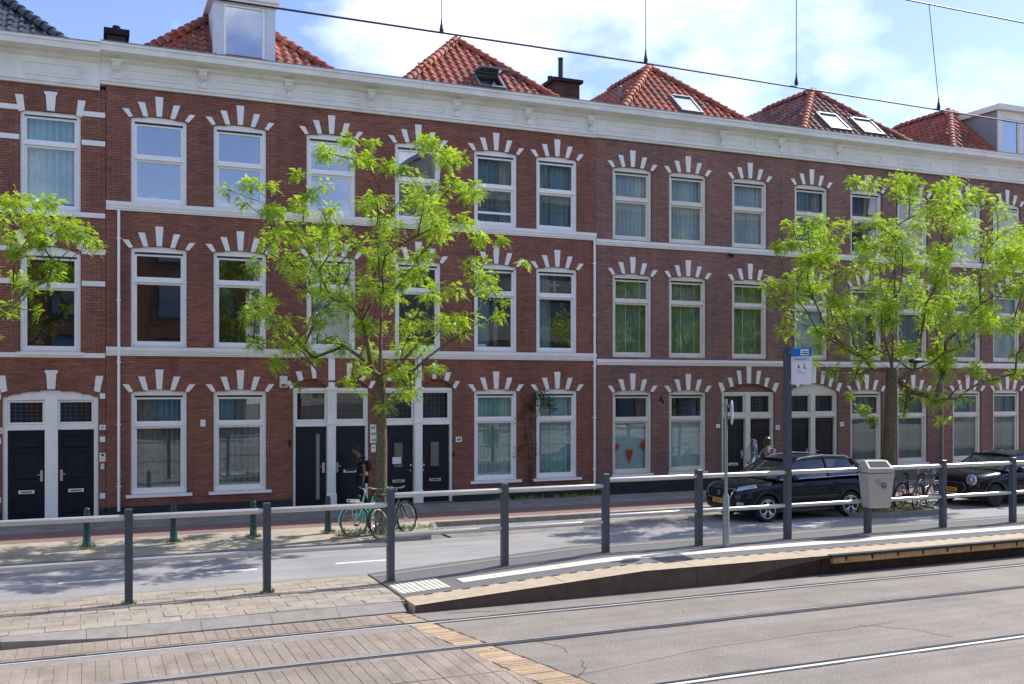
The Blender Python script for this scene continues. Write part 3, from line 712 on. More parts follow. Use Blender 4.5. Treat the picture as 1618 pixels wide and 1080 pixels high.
def build_wall(h, x0, x1, ops, mtl, mort, zt, singles, z_base=.12):
    """ops: (cx, half_width, z0, spring, rise). Mortar wall with real openings, every brick laid in front of it"""
    xs = sorted({x0, x1} | {o[0]-o[1] for o in ops} | {o[0]+o[1] for o in ops}); xs = [x for x in xs if x0 - 1e-6 <= x <= x1 + 1e-6]
    zs = sorted({0.0, zt} | {o[2] for o in ops} | {o[3]+o[4] for o in ops})
    mb = MB()
    for xa, xb in zip(xs, xs[1:]):
        run = None
        for za, zb in zip(zs, zs[1:]):
            cx, cz = (xa+xb)/2, (za+zb)/2
            hole = any(abs(cx-o[0]) < o[1] and o[2] < cz < o[3]+o[4] for o in ops)
            if hole:
                if run is not None: mb.box(xa, xb, YF+.008, YF+.36, run, za); run = None
            elif run is None: run = za
        if run is not None: mb.box(xa, xb, YF+.008, YF+.36, run, zt)
    for cx, hw, z0, sp, rise in ops:
        if rise <= 0: continue
        pts = [(cx+hw*math.cos(t)*1.0, sp + rise*(1 - math.cos(t)**2)) for t in [math.pi*i/12 for i in range(13)]]
        for (xa, za), (xb, zb) in zip(pts, pts[1:]):
            if xa < xb: xa, za, xb, zb = xb, zb, xa, za
            mb.prism_y([(xb, zb), (xa, za), (xa, sp+rise+.002), (xb, sp+rise+.002)], YF+.0085, YF+.355)
    w = mb.build('wall', mort, h)
    joined = MB(); cand = []
    r0 = int(math.ceil(z_base / BRICK_C)); r1 = int(zt / BRICK_C)
    rr = random.Random(int(x0*10) + 5)
    for r in range(r0, r1):
        z = r * BRICK_C + .006
        cuts = []
        for cx, hw, z0, sp, rise in ops:
            if z + .05 > z0 + .002 and z < sp + rise:
                a = arc_half(z + .03, sp, rise, hw)
                if a > 0: cuts.append((cx-a, cx+a))
        segs = [(x0, x1)]
        for ca, cb in sorted(cuts):
            ns = []
            for a, b in segs:
                if cb <= a or ca >= b: ns.append((a, b)); continue
                if ca > a: ns.append((a, ca))
                if cb < b: ns.append((cb, b))
            segs = ns
        sh = .5 * (r % 2)
        for a, b in segs:
            k = math.floor(a / BRICK_P + sh)
            while True:
                xa = (k - sh) * BRICK_P + .006; xb = xa + .2105
                if xa > b: break
                ca, cb = max(xa, a + .004), min(xb, b - .004)
                if cb - ca > .03:
                    j = rr.uniform(-.003, .002)
                    if singles and cb - ca > .2: cand.append((ca, z, j))
                    else: brick_prism(joined, ca, cb, z, j)
                k += 1
    if singles:
        cand.sort(key=lambda c: c[0]**2 + (c[1]-CAM_H)**2)
        bm_ = full_brick(mtl); off = WL[h.name]
        for ca, z, j in cand[:singles]: link('brick', bm_, w, (ca-off[0], YF+j-off[1], z-off[2]))
        for ca, z, j in cand[singles:]: brick_prism(joined, ca, ca+.2105, z, j)
    joined.build('brick_courses', mtl, w, kind='stuff')
    return w

def pleats(mb, x0, x1, z0, z1, y, amp, pitch, rnd):
    n = max(6, int((x1-x0)/pitch*6)); pts = []
    ph = rnd.uniform(0, 6)
    for i in range(n+1):
        x = x0 + (x1-x0)*i/n
        pts.append((x, y + amp*math.sin(ph + 2*math.pi*(x-x0)/pitch + .8*math.sin(3.1*(x-x0)+ph)) * (0.7+.3*math.sin(x*7.3))))
    vs = [(x, yy, z0) for x, yy in pts] + [(x, yy+.01, z1) for x, yy in pts]
    mb.add(vs, [(i, i+1, i+n+2, i+n+1) for i in range(n)])

def window(h, cx, row, rise=.07, w=1.30, cur='net', glass='glass', paint='paint_white', sill=False, cur_low=None, hopper=False):
    z0, z1, zt = row; x0, x1 = cx - w/2, cx + w/2; rnd = random.Random(int(cx*100 + z0*7))
    pm = M[paint]
    mb = MB()
    mb.box(x0+.002, x0+.085, YF+.055, YF+.19, z0, z1); mb.box(x1-.085, x1-.002, YF+.055, YF+.19, z0, z1)
    mb.box(x0+.085, x1-.085, YF+.055, YF+.19, z0, z0+.07)
    hb = [(x0+.002, z1-.10), (x1-.002, z1-.10)] if rise else [(x0+.085, z1-.09), (x1-.085, z1-.09)]
    if rise:
        arc = [(cx + (w/2-.003)*math.cos(math.pi*i/12), z1 + .002 + (rise-.006)*(1-math.cos(math.pi*i/12)**2)) for i in range(13)]
        mb.prism_y([(x0+.085, z1-.075), (x1-.085, z1-.075), (x1-.085, z1), ] + arc + [(x0+.085, z1)], YF+.05, YF+.188)
    else: mb.box(x0+.085, x1-.085, YF+.055, YF+.19, z1-.09, z1)
    mb.box(x0+.085, x1-.085, YF+.05, YF+.18, zt-.045, zt+.03)
    fr = mb.build('window', pm, h)
    ux0, ux1 = x0+.087, x1-.087
    sl = MB(); sl.box(ux0+.01, ux1-.01, YF+.053, YF+.06, z1-.118, z1-.098); sl.build('vent_slot', M['slot'], fr)
    up = MB(); up.frame_y(ux0, ux1, zt+.031, z1-.12, .05, YF+.085, YF+.135); up.build('sash', pm, fr)
    lo = MB(); lo.frame_y(ux0, ux1, z0+.071, zt-.046, .055, YF+.11, YF+.16, tb=.075); lo.build('sash', pm, fr)
    p = MB(); p.add([(ux0+.045,YF+.112,zt+.075),(ux1-.045,YF+.112,zt+.075),(ux1-.045,YF+.112,z1-.165),(ux0+.045,YF+.112,z1-.165)], [(0,1,2,3)]); p.build('pane', M[glass], fr)
    p = MB(); p.add([(ux0+.05,YF+.137,z0+.14),(ux1-.05,YF+.137,z0+.14),(ux1-.05,YF+.137,zt-.095),(ux0+.05,YF+.137,zt-.095)], [(0,1,2,3)]); p.build('pane', M[glass], fr)
    if hopper:
        hp_ = MB(); hp_.box(ux0+.055, ux1-.055, YF+.1, YF+.15, z0+.36, z0+.42); hp_.build('hopper_bar', pm, fr)
    if sill:
        s_ = MB(); s_.box(x0-.12, x1+.12, YF-.07, YF+.054, z0-.075, z0-.002); s_.box(x0+.01, x1-.01, YF+.03, YF+.054, z0, z0+.05); s_.build('sill', pm, fr)
    yc = YF+.27
    if cur in ('net', 'teal', 'grey'):
        c = MB(); mtl = {'net': 'curtain', 'teal': 'curtain_teal', 'grey': 'curtain_grey'}[cur]
        top = cur_low if cur_low else z1 - .1
        pleats(c, x0+.03, x1-.03, z0+.05, top, yc, .06, rnd.uniform(.12, .17), rnd); c.build('curtain', M[mtl], fr, smooth=True)
    elif cur == 'sides':
        c = MB(); pleats(c, x0+.03, x0+.03+.36, z0+.05, z1-.1, yc, .035, .11, rnd); pleats(c, x1-.4, x1-.03, z0+.05, z1-.1, yc, .035, .11, rnd); c.build('curtain', M['curtain_teal'], fr, smooth=True)
    elif cur == 'oneside':
        c = MB(); pleats(c, x0+.03, x0+.55, z0+.05, z1-.1, yc, .035, .12, rnd); c.build('curtain', M['curtain_grey'], fr, smooth=True)
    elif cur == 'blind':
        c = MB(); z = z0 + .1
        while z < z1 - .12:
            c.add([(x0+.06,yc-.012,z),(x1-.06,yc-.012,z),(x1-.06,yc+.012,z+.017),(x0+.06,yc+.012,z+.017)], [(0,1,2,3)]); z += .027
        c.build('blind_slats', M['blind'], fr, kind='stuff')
        t = MB()
        for q in (.42, .78): t.box(x0+w*q, x0+w*q+.014, yc-.02, yc-.016, z0+.1, z1-.12)
        t.build('blind_tape', M['plastic_white'], fr)
    elif cur == 'sheet':
        c = MB(); pleats(c, x0+.03, x1-.03, z0+.05, zt-.02, yc, .008, .5, rnd); c.build('curtain', M['sheet'], fr, smooth=True)
    return fr

def wedge(h, cx, poly, flip=1, y=-.028):
    mb = MB(); pts = [(cx+flip*x, z) for x, z in poly]
    if flip < 0: pts = pts[::-1]
    mb.prism_y(pts, YF+y, YF+.01); return mb.build('arch_stone', M['stone_white'], h)
def window_arch(h, cx, z1, rise, mtl, mort, k=1.0, y=0):
    """five white stones fanned over the window, radial soldier bricks between them"""
    zc = z1 + rise
    wedge(h, cx, [(-.062, zc+.004), (.062, zc+.004), (.095, zc+.49), (-.095, zc+.49)])
    for f in (1, -1):
        wedge(h, cx, [(.255, zc-.012), (.365, zc-.02), (.49, zc+.32), (.335, zc+.32)], f)
        wedge(h, cx, [(.60, zc-.045), (.69, zc-.07), (.85, zc+.13), (.705, zc+.13)], f)
    bb = MB(); bb.prism_y([(-.66+cx, zc-.06), (cx-.3, zc-.012), (cx, zc+.002), (cx+.3, zc-.012), (cx+.66, zc-.06), (cx+.78, zc+.1), (cx+.4, zc+.3), (cx+.09, zc+.45), (cx-.09, zc+.45), (cx-.4, zc+.3), (cx-.78, zc+.1)], YF-.006, YF+.012)
    bk = bb.build('arch_backing', mort, h)
    sb = MB()
    for f in (1, -1):
        for i in range(9):
            t = .075 + i * .068
            if .235 < t < .33 or t > .62: continue
            b0, b1 = t, t + .058
            def top(x): return zc + (.45 - (x - .09) * .49 if x < .4 else .3 - (x - .4) * .53)
            s0, s1 = 1.33, 1.33
            tx0, tx1 = b0*1.34, b1*1.34
            zb0, zb1 = zc - .15*b0*b0, zc - .15*b1*b1
            pts = [(cx+f*b0, zb0+.003), (cx+f*b1, zb1+.003), (cx+f*tx1, top(tx1)), (cx+f*tx0, top(tx0))]
            if f < 0: pts = pts[::-1]
            sb.prism_y(pts, YF-.010, YF)
    sb.build('arch_bricks', mtl, bk, kind='stuff')

def door_leaf(h, x0, x1, z0, z1, style, mtl, hinge='l', slot=None):
    y = YF+.14
    mb = MB(); mb.box(x0, x1, y, y+.05, z0, z1); d = mb.build('door', M[mtl], h); w = x1-x0
    pn = MB()
    if style == 'panel':
        pn.bevbox(x0+.1, x1-.1, y-.022, y, z1-.42, z1-.14, .018); pn.box(x0+.07, x1-.07, y-.03, y, z1-.50, z1-.46)
        pn.bevbox(x0+.12, x1-.12, y-.016, y, z0+.95, z1-.55, .02)
        pn.box(x0+.07, x1-.07, y-.035, y, z0+.78, z0+.84); pn.bevbox(x0+.12, x1-.12, y-.02, y, z0+.12, z0+.5, .02)
        sz_ = z0+.66
    elif style == 'glazed':
        pn.box(x0+.07, x1-.07, y-.03, y, z1-.38, z1-.35); pn.box(x0+.07, x1-.07, y-.045, y, z0+.78, z0+.86); pn.bevbox(x0+.16, x1-.16, y-.03, y, z0+.16, z0+.36, .025)
        gl = MB(); gl.frame_y(x0+.26, x1-.26, z0+.95, z1-.45, .02, y-.02, y); gl.build('door_panel', M[mtl], d)
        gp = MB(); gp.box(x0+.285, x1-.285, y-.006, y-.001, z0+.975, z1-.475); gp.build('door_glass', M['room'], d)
        sz_ = z0+.6
    elif style == 'modern':
        for zq in (.52, .75, 1.3, 1.5, 1.98): pn.box(x0+.1, x0+.42, y-.008, y, z0+zq*.93, z0+zq*.93+.014)
        gl = MB(); gl.box(x1-.26, x1-.17, y-.008, y, z0+.2, z1-.2); gl.build('door_glass', M['plastic_grey'], d); sz_ = None
    elif style == 'quad':
        for a, b in ((x0+.1, (x0+x1)/2-.04), ((x0+x1)/2+.04, x1-.1)):
            pn.bevbox(a, b, y-.02, y, z0+.95, z1-.5, .02); pn.bevbox(a, b, y-.02, y, z1-.38, z1-.12, .02); pn.bevbox(a, b, y-.02, y, z0+.12, z0+.5, .02)
        sz_ = z0+.72
    else: sz_ = z0+.92
    if pn.v:
        nv = len(pn.v); par = list(range(nv))
        def fd(i):
            while par[i] != i: i = par[i]
            return i
        for f in pn.f:
            for q in f[1:]: par[fd(q)] = fd(f[0])
        for root in sorted({fd(i) for i in range(nv)}):
            ids = [i for i in range(nv) if fd(i) == root]; ix = {a: b for b, a in enumerate(ids)}
            one = MB(); one.add([pn.v[i] for i in ids], [[ix[q] for q in f] for f in pn.f if fd(f[0]) == root]); one.build('door_panel', M[mtl], d)
    if sz_:
        s_ = MB(); cx = (x0+x1)/2; s_.bevbox(cx-.17, cx+.17, y-.04, y-.001, sz_-.04, sz_+.04, .008); so = s_.build('letter_slot', M['enamel' if style != 'glazed' else 'steel'], d)
        q = MB(); q.box(cx-.12, cx+.12, y-.043, y-.0405, sz_-.012, sz_+.016); 
        q.build('letter_flap', M['slot'], d)
    hx = x1-.07 if hinge == 'l' else x0+.07
    k = MB()
    if style in ('glazed',): k.lathe([(.0,-.075),(.03,-.07),(.036,-.05),(.02,-.03),(.02,0)], (hx, y, z0+1.02), 10, 'y'); k.box(hx-.015, hx+.015, y-.01, y-.001, z0+.82, z0+.9)
    else: k.box(hx-.03, hx+.03, y-.014, y-.001, z0+.9, z0+1.16); k.tube([(hx, y-.014, z0+1.06), (hx, y-.06, z0+1.06), (hx + (.09 if hinge != 'l' else -.09), y-.06, z0+1.06)], .012, 6)
    k.build('handle', M['steel'], d)
    return d

def transom_light(h, x0, x1, z0, z1, paint, arched=0, lead=True):
    mb = MB()
    mb.frame_y(x0, x1, z0, z1, .045, YF+.09, YF+.15); f = mb.build('transom_light', M[paint], h)
    p = MB(); p.add([(x0+.04,YF+.125,z0+.04),(x1-.04,YF+.125,z0+.04),(x1-.04,YF+.125,z1-.04),(x0+.04,YF+.125,z1-.04)], [(0,1,2,3)]); p.build('pane', M['glass_lead'], f)
    ib_ = MB(); ib_.box(x0+.005, x1-.005, YF+.24, YF+.26, z0, z1); ib_.build('added_dark_backing', M['door_black'], f)  # dark board added behind the pane so the fanlight reads dark
    if lead:
        l = MB(); nx, nz = 6, 5
        for i in range(1, nx): xx = x0+.045+(x1-x0-.09)*i/nx; l.box(xx-.004, xx+.004, YF+.119, YF+.1235, z0+.045, z1-.045)
        for i in range(1, nz): zz_ = z0+.045+(z1-z0-.09)*i/nz; l.box(x0+.045, x1-.045, YF+.117, YF+.1225, zz_-.004, zz_+.004)
        l.build('lead_came', M['lead'], f)
    return f

def plate(h, x, z, w, hh, txt=None, size=.1, m='enamel', y=-.012, bold=0):
    mb = MB(); mb.bevbox(x-w/2, x+w/2, YF+y-.004, YF+.004, z-hh/2, z+hh/2, .004); o = mb.build('number_plate', M[m], h)
    if txt: lettering('house_number', txt, size, M['ink'], o, (x, YF+y-.0055, z), bold=bold)
    return o

def pilaster(h, cx, z0, zm, ztop, w, paint):
    mb = MB()
    mb.box(cx-w/2, cx+w/2, YF-.035, YF+.2, z0, zm); mb.box(cx-w/2-.02, cx+w/2+.02, YF-.055, YF-.033, z0, z0+.35)
    mb.box(cx-w/2+.03, cx+w/2-.03, YF-.048, YF-.034, z0+.42, zm-1.05); mb.box(cx-w/2-.025, cx+w/2+.025, YF-.06, YF-.034, zm-.98, zm-.92)
    mb.box(cx-.035, cx+.035, YF-.075, YF-.034, zm-.6, zm-.12); mb.box(cx-w/2-.03, cx+w/2+.03, YF-.07, YF-.034, zm-.08, zm)
    if ztop > zm: mb.box(cx-w/2+.025, cx+w/2-.025, YF-.035, YF+.05, zm+.001, ztop)
    mb.build('pilaster', M[paint], h)

# ---- cornices
def cornice(h, x0, x1, top, fbot, brackets, panels, rings, mm='cornice', lip=.5):
    c = MB(); d = .0015
    prof = [(YF+.3, top), (YF-lip, top), (YF-lip, top-.06), (YF-lip+.03, top-.075), (YF-lip+.04, top-.2), (YF-lip+.14, top-.235), (YF-.16, top-.25), (YF-.16, top-.30), (YF-.10, top-.34), (YF-.06, top-.35), (YF+.3, top-.35)]
    c.prism_x(prof[::-1], x0+d, x1-d); co = c.build('cornice', M[mm], h)
    g_ = MB(); g_.box(x0+d, x1-d, YF-lip-.012, YF-lip+.05, top+.001, top+.022); g_.box(x0+d, x1-d, YF-lip+.05, YF+.3, top+.001, top+.012); g_.build('gutter', M['gutter'], co)
    f = MB(); f.box(x0+d, x1-d, YF-.055, YF+.3, fbot+.14, top-.351)
    f.prism_x([(YF+.3, fbot), (YF-.075, fbot), (YF-.085, fbot+.03), (YF-.085, fbot+.06), (YF-.12, fbot+.075), (YF-.12, fbot+.115), (YF-.075, fbot+.1395), (YF+.3, fbot+.1395)][::-1], x0+d, x1-d)
    fo = f.build('frieze', M[mm], h)
    for bx_ in brackets:
        b = MB()
        prof = [(YF-.05, top-.36), (YF-.05, fbot+.16), (YF-.1, fbot+.12), (YF-.14, fbot+.16), (YF-.13, fbot+.26), (YF-.1, fbot+.34), (YF-.14, top-.52), (YF-.2, top-.44), (YF-.22, top-.36)]
        b.prism_x(prof[::-1], bx_-.095, bx_+.095); b.prism_x([(y_-.012, z_) for y_, z_ in prof[1:7]][::-1], bx_-.035, bx_+.035)
        b.box(bx_-.13, bx_+.13, YF-.25, YF-.06, top-.36, top-.318)
        b.build('bracket', M[mm], fo)
    for a, b_ in panels:
        p = MB(); z0, z1 = fbot+.21, top-.46
        p.frame_y(a, b_, z0, z1, .045, YF-.078, YF-.05); p.box(a+.08, b_-.08, YF-.062, YF-.05, z0+.08, z1-.08); p.build('frieze_panel', M[mm], fo)
    for cx in rings:
        p = MB(); z0, z1 = fbot+.21, top-.46; zc = (z0+z1)/2; r = (z1-z0)/2
        p.torus((cx, YF-.06, zc), r*.82, .035, 'y', 24, 6); p.ball((cx, YF-.05, zc), (r*.45, .03, r*.45), 12, 6)
        for s_ in (-1, 1):
            xa, xb = sorted((cx+s_*(r+.08), cx+s_*.82)); p.frame_y(xa, xb, z0, z1, .04, YF-.076, YF-.05)
        p.build('frieze_panel', M[mm], fo)
    return co

# ---- roofs
def pantile_mesh(mtl):
    mb = MB(); n = 8; w = .272; L_ = .36
    prof = [(-w/2 + w*i/n, .034*math.sin(2*math.pi*(i/n) + .6) ) for i in range(n+1)]
    lo = [(x, 0, .034+z) for x, z in prof]; hi = [(x, L_, .004+z) for x, z in prof]; un = [(x, .004, .012+z) for x, z in prof]
    vs = lo + hi + un; k = n+1
    fs = [(i, i+1, k+i+1, k+i) for i in range(n)] + [(i, 2*k+i, 2*k+i+1, i+1) for i in range(n)]
    mb.add(vs, fs); me = mb.mesh('roof_tile', mtl, smooth=True); return me, vs, fs
def ridge_mesh(mtl):
    mb = MB(); n = 8; L_ = .36
    def ring(y, r): return [(r*math.cos(math.pi*(i/n)*1.1 - .157), y, r*math.sin(math.pi*(i/n)*1.1 - .157)) for i in range(n+1)]
    a, b, c, d = ring(0, .15), ring(.06, .153), ring(.07, .132), ring(L_, .12)
    k = n+1; vs = a+b+c+d; fs = []
    for q in range(3): fs += [(q*k+i, q*k+i+1, (q+1)*k+i+1, (q+1)*k+i) for i in range(n)]
    fs.append(tuple(range(k-1, -1, -1)))
    mb.add(vs, fs); return mb.mesh('ridge_tile', mtl, smooth=True)
TILES = {k: (pantile_mesh(M[k]), ridge_mesh(M[k])) for k in ('tile_red', 'tile_mixed', 'tile_brown', 'tile_black')}
def roof(h, cx, tm, hb=2.48, y0=26.34, z0=11.55, ya=28.85, za=13.88, yend=33.5, holes=(), ridge=True, side_left=True, ridge_m=None, half=3.3):
    (tme, tv, tf), rme = TILES[tm]
    if ridge_m: rme = TILES[ridge_m][1]
    off = WL[h.name]
    mb = MB(); A = (cx-hb, y0, z0); B = (cx+hb, y0, z0); P = (cx, ya, za); Q = (cx, yend, za); C = (cx+hb, yend, z0); D = (cx-hb, yend, z0)
    mb.add([A, B, P, Q, C, D], [(0,1,2), (1,4,3,2), (0,2,3,5), (3,4,5), (0,5,4,1)])
    mb.box(cx-half, cx+half, y0-.02, yend, 11.2, z0-.005)
    r = mb.build('roof', M[tm], h)
    rr = random.Random(int(cx*10))
    # front slope, tile by tile
    sl = math.hypot(ya-y0, za-z0); ang = math.atan2(za-z0, ya-y0)
    def fp(v): return y0 + (ya-y0)*v/sl, z0 + (za-z0)*v/sl
    v = -.02; row = 0
    while v < sl - .12:
        hw = hb * (1 - max(0, v+.12)/sl) + .02
        n = int(hw/.26)
        for i in range(-n-1, n+2):
            x = cx + i*.26
            if abs(x-cx) > hw: continue
            if any(a < x < b and c < v + .1 < d for a, b, c, d in holes): continue
            y, z = fp(v)
            o = link('roof_tile', tme, r, (x-off[0], y-off[1], z-off[2])); o.rotation_euler = (ang + rr.uniform(-.015,.015), rr.uniform(-.012,.012), rr.uniform(-.012,.012))
        v += .295; row += 1
    # left slope: same tiles joined
    if side_left:
        jm = MB(); sl2 = math.hypot(hb, za-z0); a2 = math.atan2(za-z0, hb)
        mat_ = Matrix.Translation((0,0,0)) @ Matrix.Rotation(-math.pi/2, 4, 'Z') @ Matrix.Rotation(a2, 4, 'X')
        rot = [mat_ @ Vector(q) for q in tv]
        v = -.02
        while v < sl2 - .1:
            x = cx - hb + hb*v/sl2; z = z0 + (za-z0)*v/sl2; ys = y0 + (ya-y0)*max(0, v+.1)/sl2
            y = yend - .2
            while y > ys:
                jm.add([(q.x+x, q.y+y, q.z+z) for q in rot], tf); y -= .26
            v += .295
        jm.build('roof_tile_courses', M[tm], r, smooth=True, kind='stuff')
    if ridge:
        for Pa, Pb in ((A, P), (B, P), (P, Q)):
            a, b = Vector(Pa), Vector(Pb); d = (b-a); L_ = d.length; d.normalize(); n = int(L_/.3)
            if Pa is P: n = min(n, 9)
            q = d.to_track_quat('Y', 'Z')
            for i in range(n):
                p = a + d*(i*.3) + Vector((0,0,.015))
                o = link('ridge_tile', rme, r, (p.x-off[0], p.y-off[1], p.z-off[2])); o.rotation_mode = 'QUATERNION'; o.rotation_quaternion = q
    return r
def skylight(h, cx_, v0, x0, x1, ln, y0=26.34, z0=11.55, ya=28.85, za=13.88, open_=False):
    ang = math.atan2(za-z0, ya-y0); e = Vector((0, math.cos(ang), math.sin(ang))); nrm = Vector((0, -math.sin(ang), math.cos(ang)))
    def P(x, v, k): q = Vector((x, y0, z0)) + e*v + nrm*k; return tuple(q)
    def slabp(mb, xa, xb, va, vb, ka, kb): mb.add([P(xa,va,ka),P(xb,va,ka),P(xb,vb,ka),P(xa,vb,ka),P(xa,va,kb),P(xb,va,kb),P(xb,vb,kb),P(xa,vb,kb)], [(4,5,6,7),(0,1,5,4),(1,2,6,5),(2,3,7,6),(3,0,4,7),(3,2,1,0)])
    mb = MB(); t = .07
    slabp(mb, x0, x0+t, v0, v0+ln, -.02, .11); slabp(mb, x1-t, x1, v0, v0+ln, -.02, .11); slabp(mb, x0+t, x1-t, v0, v0+t, -.02, .11); slabp(mb, x0+t, x1-t, v0+ln-t, v0+ln, -.02, .13)
    s_ = mb.build('skylight', M['zinc'], h)
    if not open_:
        g_ = MB(); slabp(g_, x0+t, x1-t, v0+t, v0+ln-t, .06, .085); g_.build('skylight_glass', M['glass_sky'], s_)
    else:
        fl = MB()
        ang2 = ang - R(38); top = Vector((0, y0, z0)) + e*(v0+ln) + nrm*.13
        e2 = Vector((0, -math.cos(ang2), -math.sin(ang2))); n2 = Vector((0, -math.sin(ang2), math.cos(ang2)))
        def Q(x, v, k): q = top + e2*v + n2*k; return (x, q.y, q.z)
        def sq(mb, xa, xb, va, vb, ka, kb): mb.add([Q(xa,va,ka),Q(xb,va,ka),Q(xb,vb,ka),Q(xa,vb,ka),Q(xa,va,kb),Q(xb,va,kb),Q(xb,vb,kb),Q(xa,vb,kb)], [(4,5,6,7),(0,1,5,4),(1,2,6,5),(2,3,7,6),(3,0,4,7),(3,2,1,0)])
        sq(fl, x0, x0+.07, 0, ln, 0, .05); sq(fl, x1-.07, x1, 0, ln, 0, .05); sq(fl, x0+.07, x1-.07, 0, .07, 0, .05); sq(fl, x0+.07, x1-.07, ln-.07, ln, 0, .05)
        fl.build('skylight_sash', M['zinc'], s_)
        g_ = MB(); sq(g_, x0+.07, x1-.07, .07, ln-.07, .015, .03); g_.build('skylight_glass', M['glass_sky'], s_)
        d_ = MB(); slabp(d_, x0+t, x1-t, v0+t, v0+ln-t, -.01, .02); d_.build('skylight_opening', M['slot'], s_)
def interior(h, x0, x1):
    mb = MB(); ya, yb = YF+.362, YF+3.2
    zs = [.1, 3.62, 7.2, 11.1]
    for z0, z1 in zip(zs, zs[1:]):
        vs = [(x0+.15,ya,z0+.02),(x1-.15,ya,z0+.02),(x1-.15,yb,z0+.02),(x0+.15,yb,z0+.02),(x0+.15,ya,z1-.25),(x1-.15,ya,z1-.25),(x1-.15,yb,z1-.25),(x0+.15,yb,z1-.25)]
        mb.add(vs, [(0,1,2,3),(7,6,5,4),(3,2,6,7),(0,3,7,4),(2,1,5,6)])
        xm = (x0+x1)/2 + .3; mb.box(xm-.06, xm+.06, ya, yb, z0+.02, z1-.25)
    mb.build('room', M['room'], h)
    bx_ = MB(); bx_.box(x0+.01, x1-.01, yb+.05, yb+4.0, 0, 11.2); bx_.build('rear_wall', M['chimney_brick'], h)
def downpipe(h, x, z0, z1, m='paint_white', y=-.07, r=.035):
    mb = MB(); mb.tube([(x, YF+y, z0), (x, YF+y, z1)], r, 8)
    z = z0 + .6
    while z < z1: mb.box(x-.055, x+.055, YF+y-.01, YF-.001, z-.012, z+.012); z += 1.5
    mb.build('downpipe', M[m], h)
def band(h, x0, x1, z0, z1, proj, m, name='string_course'):
    mb = MB(); d = .005
    mb.prism_x([(YF+.05, z1), (YF-proj, z1-.01), (YF-proj, z1-.09), (YF-proj*.75, z0+.07), (YF-proj*.75, z0+.05), (YF-proj*.5, z0+.02), (YF-proj*.5, z0), (YF+.05, z0)][::-1], x0+d, x1-d)
    mb.build(name, M[m], h)

HG = 'terraced brick houses in the long street row'
# ---- red houses B and C, mirror images of each other
def red_house(label, x0, x1, wins, dcx, curs, glasses, nsingle, nm):
    h = thing('terraced_house', label, 'house', ((x0+x1)/2, YF, 0), group=HG)
    ops = []
    up = sorted(wins + [dcx])
    for cx in up: ops += [(cx, .65, REDW['f2'][0], REDW['f2'][1], .07), (cx, .65, REDW['f1'][0], REDW['f1'][1], .07)]
    for cx in wins: ops.append((cx, .65, REDW['g'][0], REDW['g'][1], .07))
    ops.append((dcx, 1.0, .12, 3.28, 0))
    for s_ in (-1, 1): ops.append((dcx+s_*.545, .455, 3.28, 3.28, .24))
    ops2 = [o for o in ops]
    build_wall(h, x0, x1, ops2, M['brick_red'], M['mortar'], 10.62, nsingle, .3)
    tb = MB(); tb.box(dcx-.998, dcx+.998, YF+.13, YF+.2, 3.26, 3.54); tb.build('tympanum', M['brick_red'], h)
    ci = iter(curs)
    for cx in up:
        for key in ('f2', 'f1'):
            c, gl = next(ci); window(h, cx, REDW[key], cur=c, glass=gl, hopper=(cx == 10.58 and key == 'f2')); window_arch(h, cx, REDW[key][1], .07, M['brick_red'], M['mortar'])
    for cx in wins:
        c, gl = next(ci); window(h, cx, REDW['g'], cur=c, glass=gl, sill=True, cur_low=None); window_arch(h, cx, REDW['g'][1], .07, M['brick_red'], M['mortar'])
    band(h, x0, x1, 7.58, 7.80, .09, 'stone_white'); band(h, x0, x1, 4.06, 4.28, .09, 'stone_white')
    # doors
    z0 = .14
    mb = MB()
    mb.box(dcx-.998, dcx-.93, YF+.06, YF+.2, z0, 3.27); mb.box(dcx+.93, dcx+.998, YF+.06, YF+.2, z0, 3.27)
    mb.box(dcx-.93, dcx+.93, YF+.06, YF+.19, 3.19, 3.275); mb.box(dcx-.93, dcx+.93, YF+.04, YF+.19, 2.27, 2.40); mb.build('door_frame', M['paint_white'], h)
    pilaster(h, dcx, .15, 3.3, 4.05, .22, 'paint_white')
    for s_ in (-1, 1):
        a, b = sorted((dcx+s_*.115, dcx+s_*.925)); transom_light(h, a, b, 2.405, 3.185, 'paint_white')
    pilaster_fix = 0; st = MB(); st.box(dcx-1.02, dcx+1.02, YF-.12, YF+.3, .0, .15); st.build('doorstep', M['plinth_grey'], h)
    for s_ in (-1, 1):
        c0 = dcx + s_*.545
        for dx, zb, zt_, dxt in ((.0, 0, 0, 0),):
            pass
        for sgn, stones in ((s_, [((.03, .245), (.14, .238), (.17, .60), (.03, .60))]),):
            pass
    # three stones over each door, leaning away from the pilaster
    for s_ in (-1, 1):
        wedge(h, dcx, [(.40, 3.525), (.50, 3.52), (.56, 3.92), (.42, 3.92)], s_)
        wedge(h, dcx, [(.74, 3.485), (.86, 3.45), (.94, 3.70), (.79, 3.70)], s_)
        wedge(h, dcx, [(.99, 3.29), (1.07, 3.25), (1.2, 3.46), (1.07, 3.46)], s_)
    interior(h, x0, x1)
    return h
hB = red_house('red brick house with a tall white box dormer in its red tiled roof', .43, 7.075, [1.65, 3.59], 5.92,
    [('none','glass_sky'),('none','glass'),('none','glass_sky'),('none','glass'),('none','glass_sky'),('oneside','glass'),('grey','glass'),('grey','glass')], None, 290, 'B')
hC = red_house('red brick house with one hinged roof window propped open in red tiles', 7.075, 13.73, [10.58, 12.48], 8.30,
    [('none','glass_sky'),('none','glass'),('grey','glass'),('oneside','glass'),('grey','glass'),('oneside','glass'),('teal','glass'),('teal','glass')], None, 290, 'C')
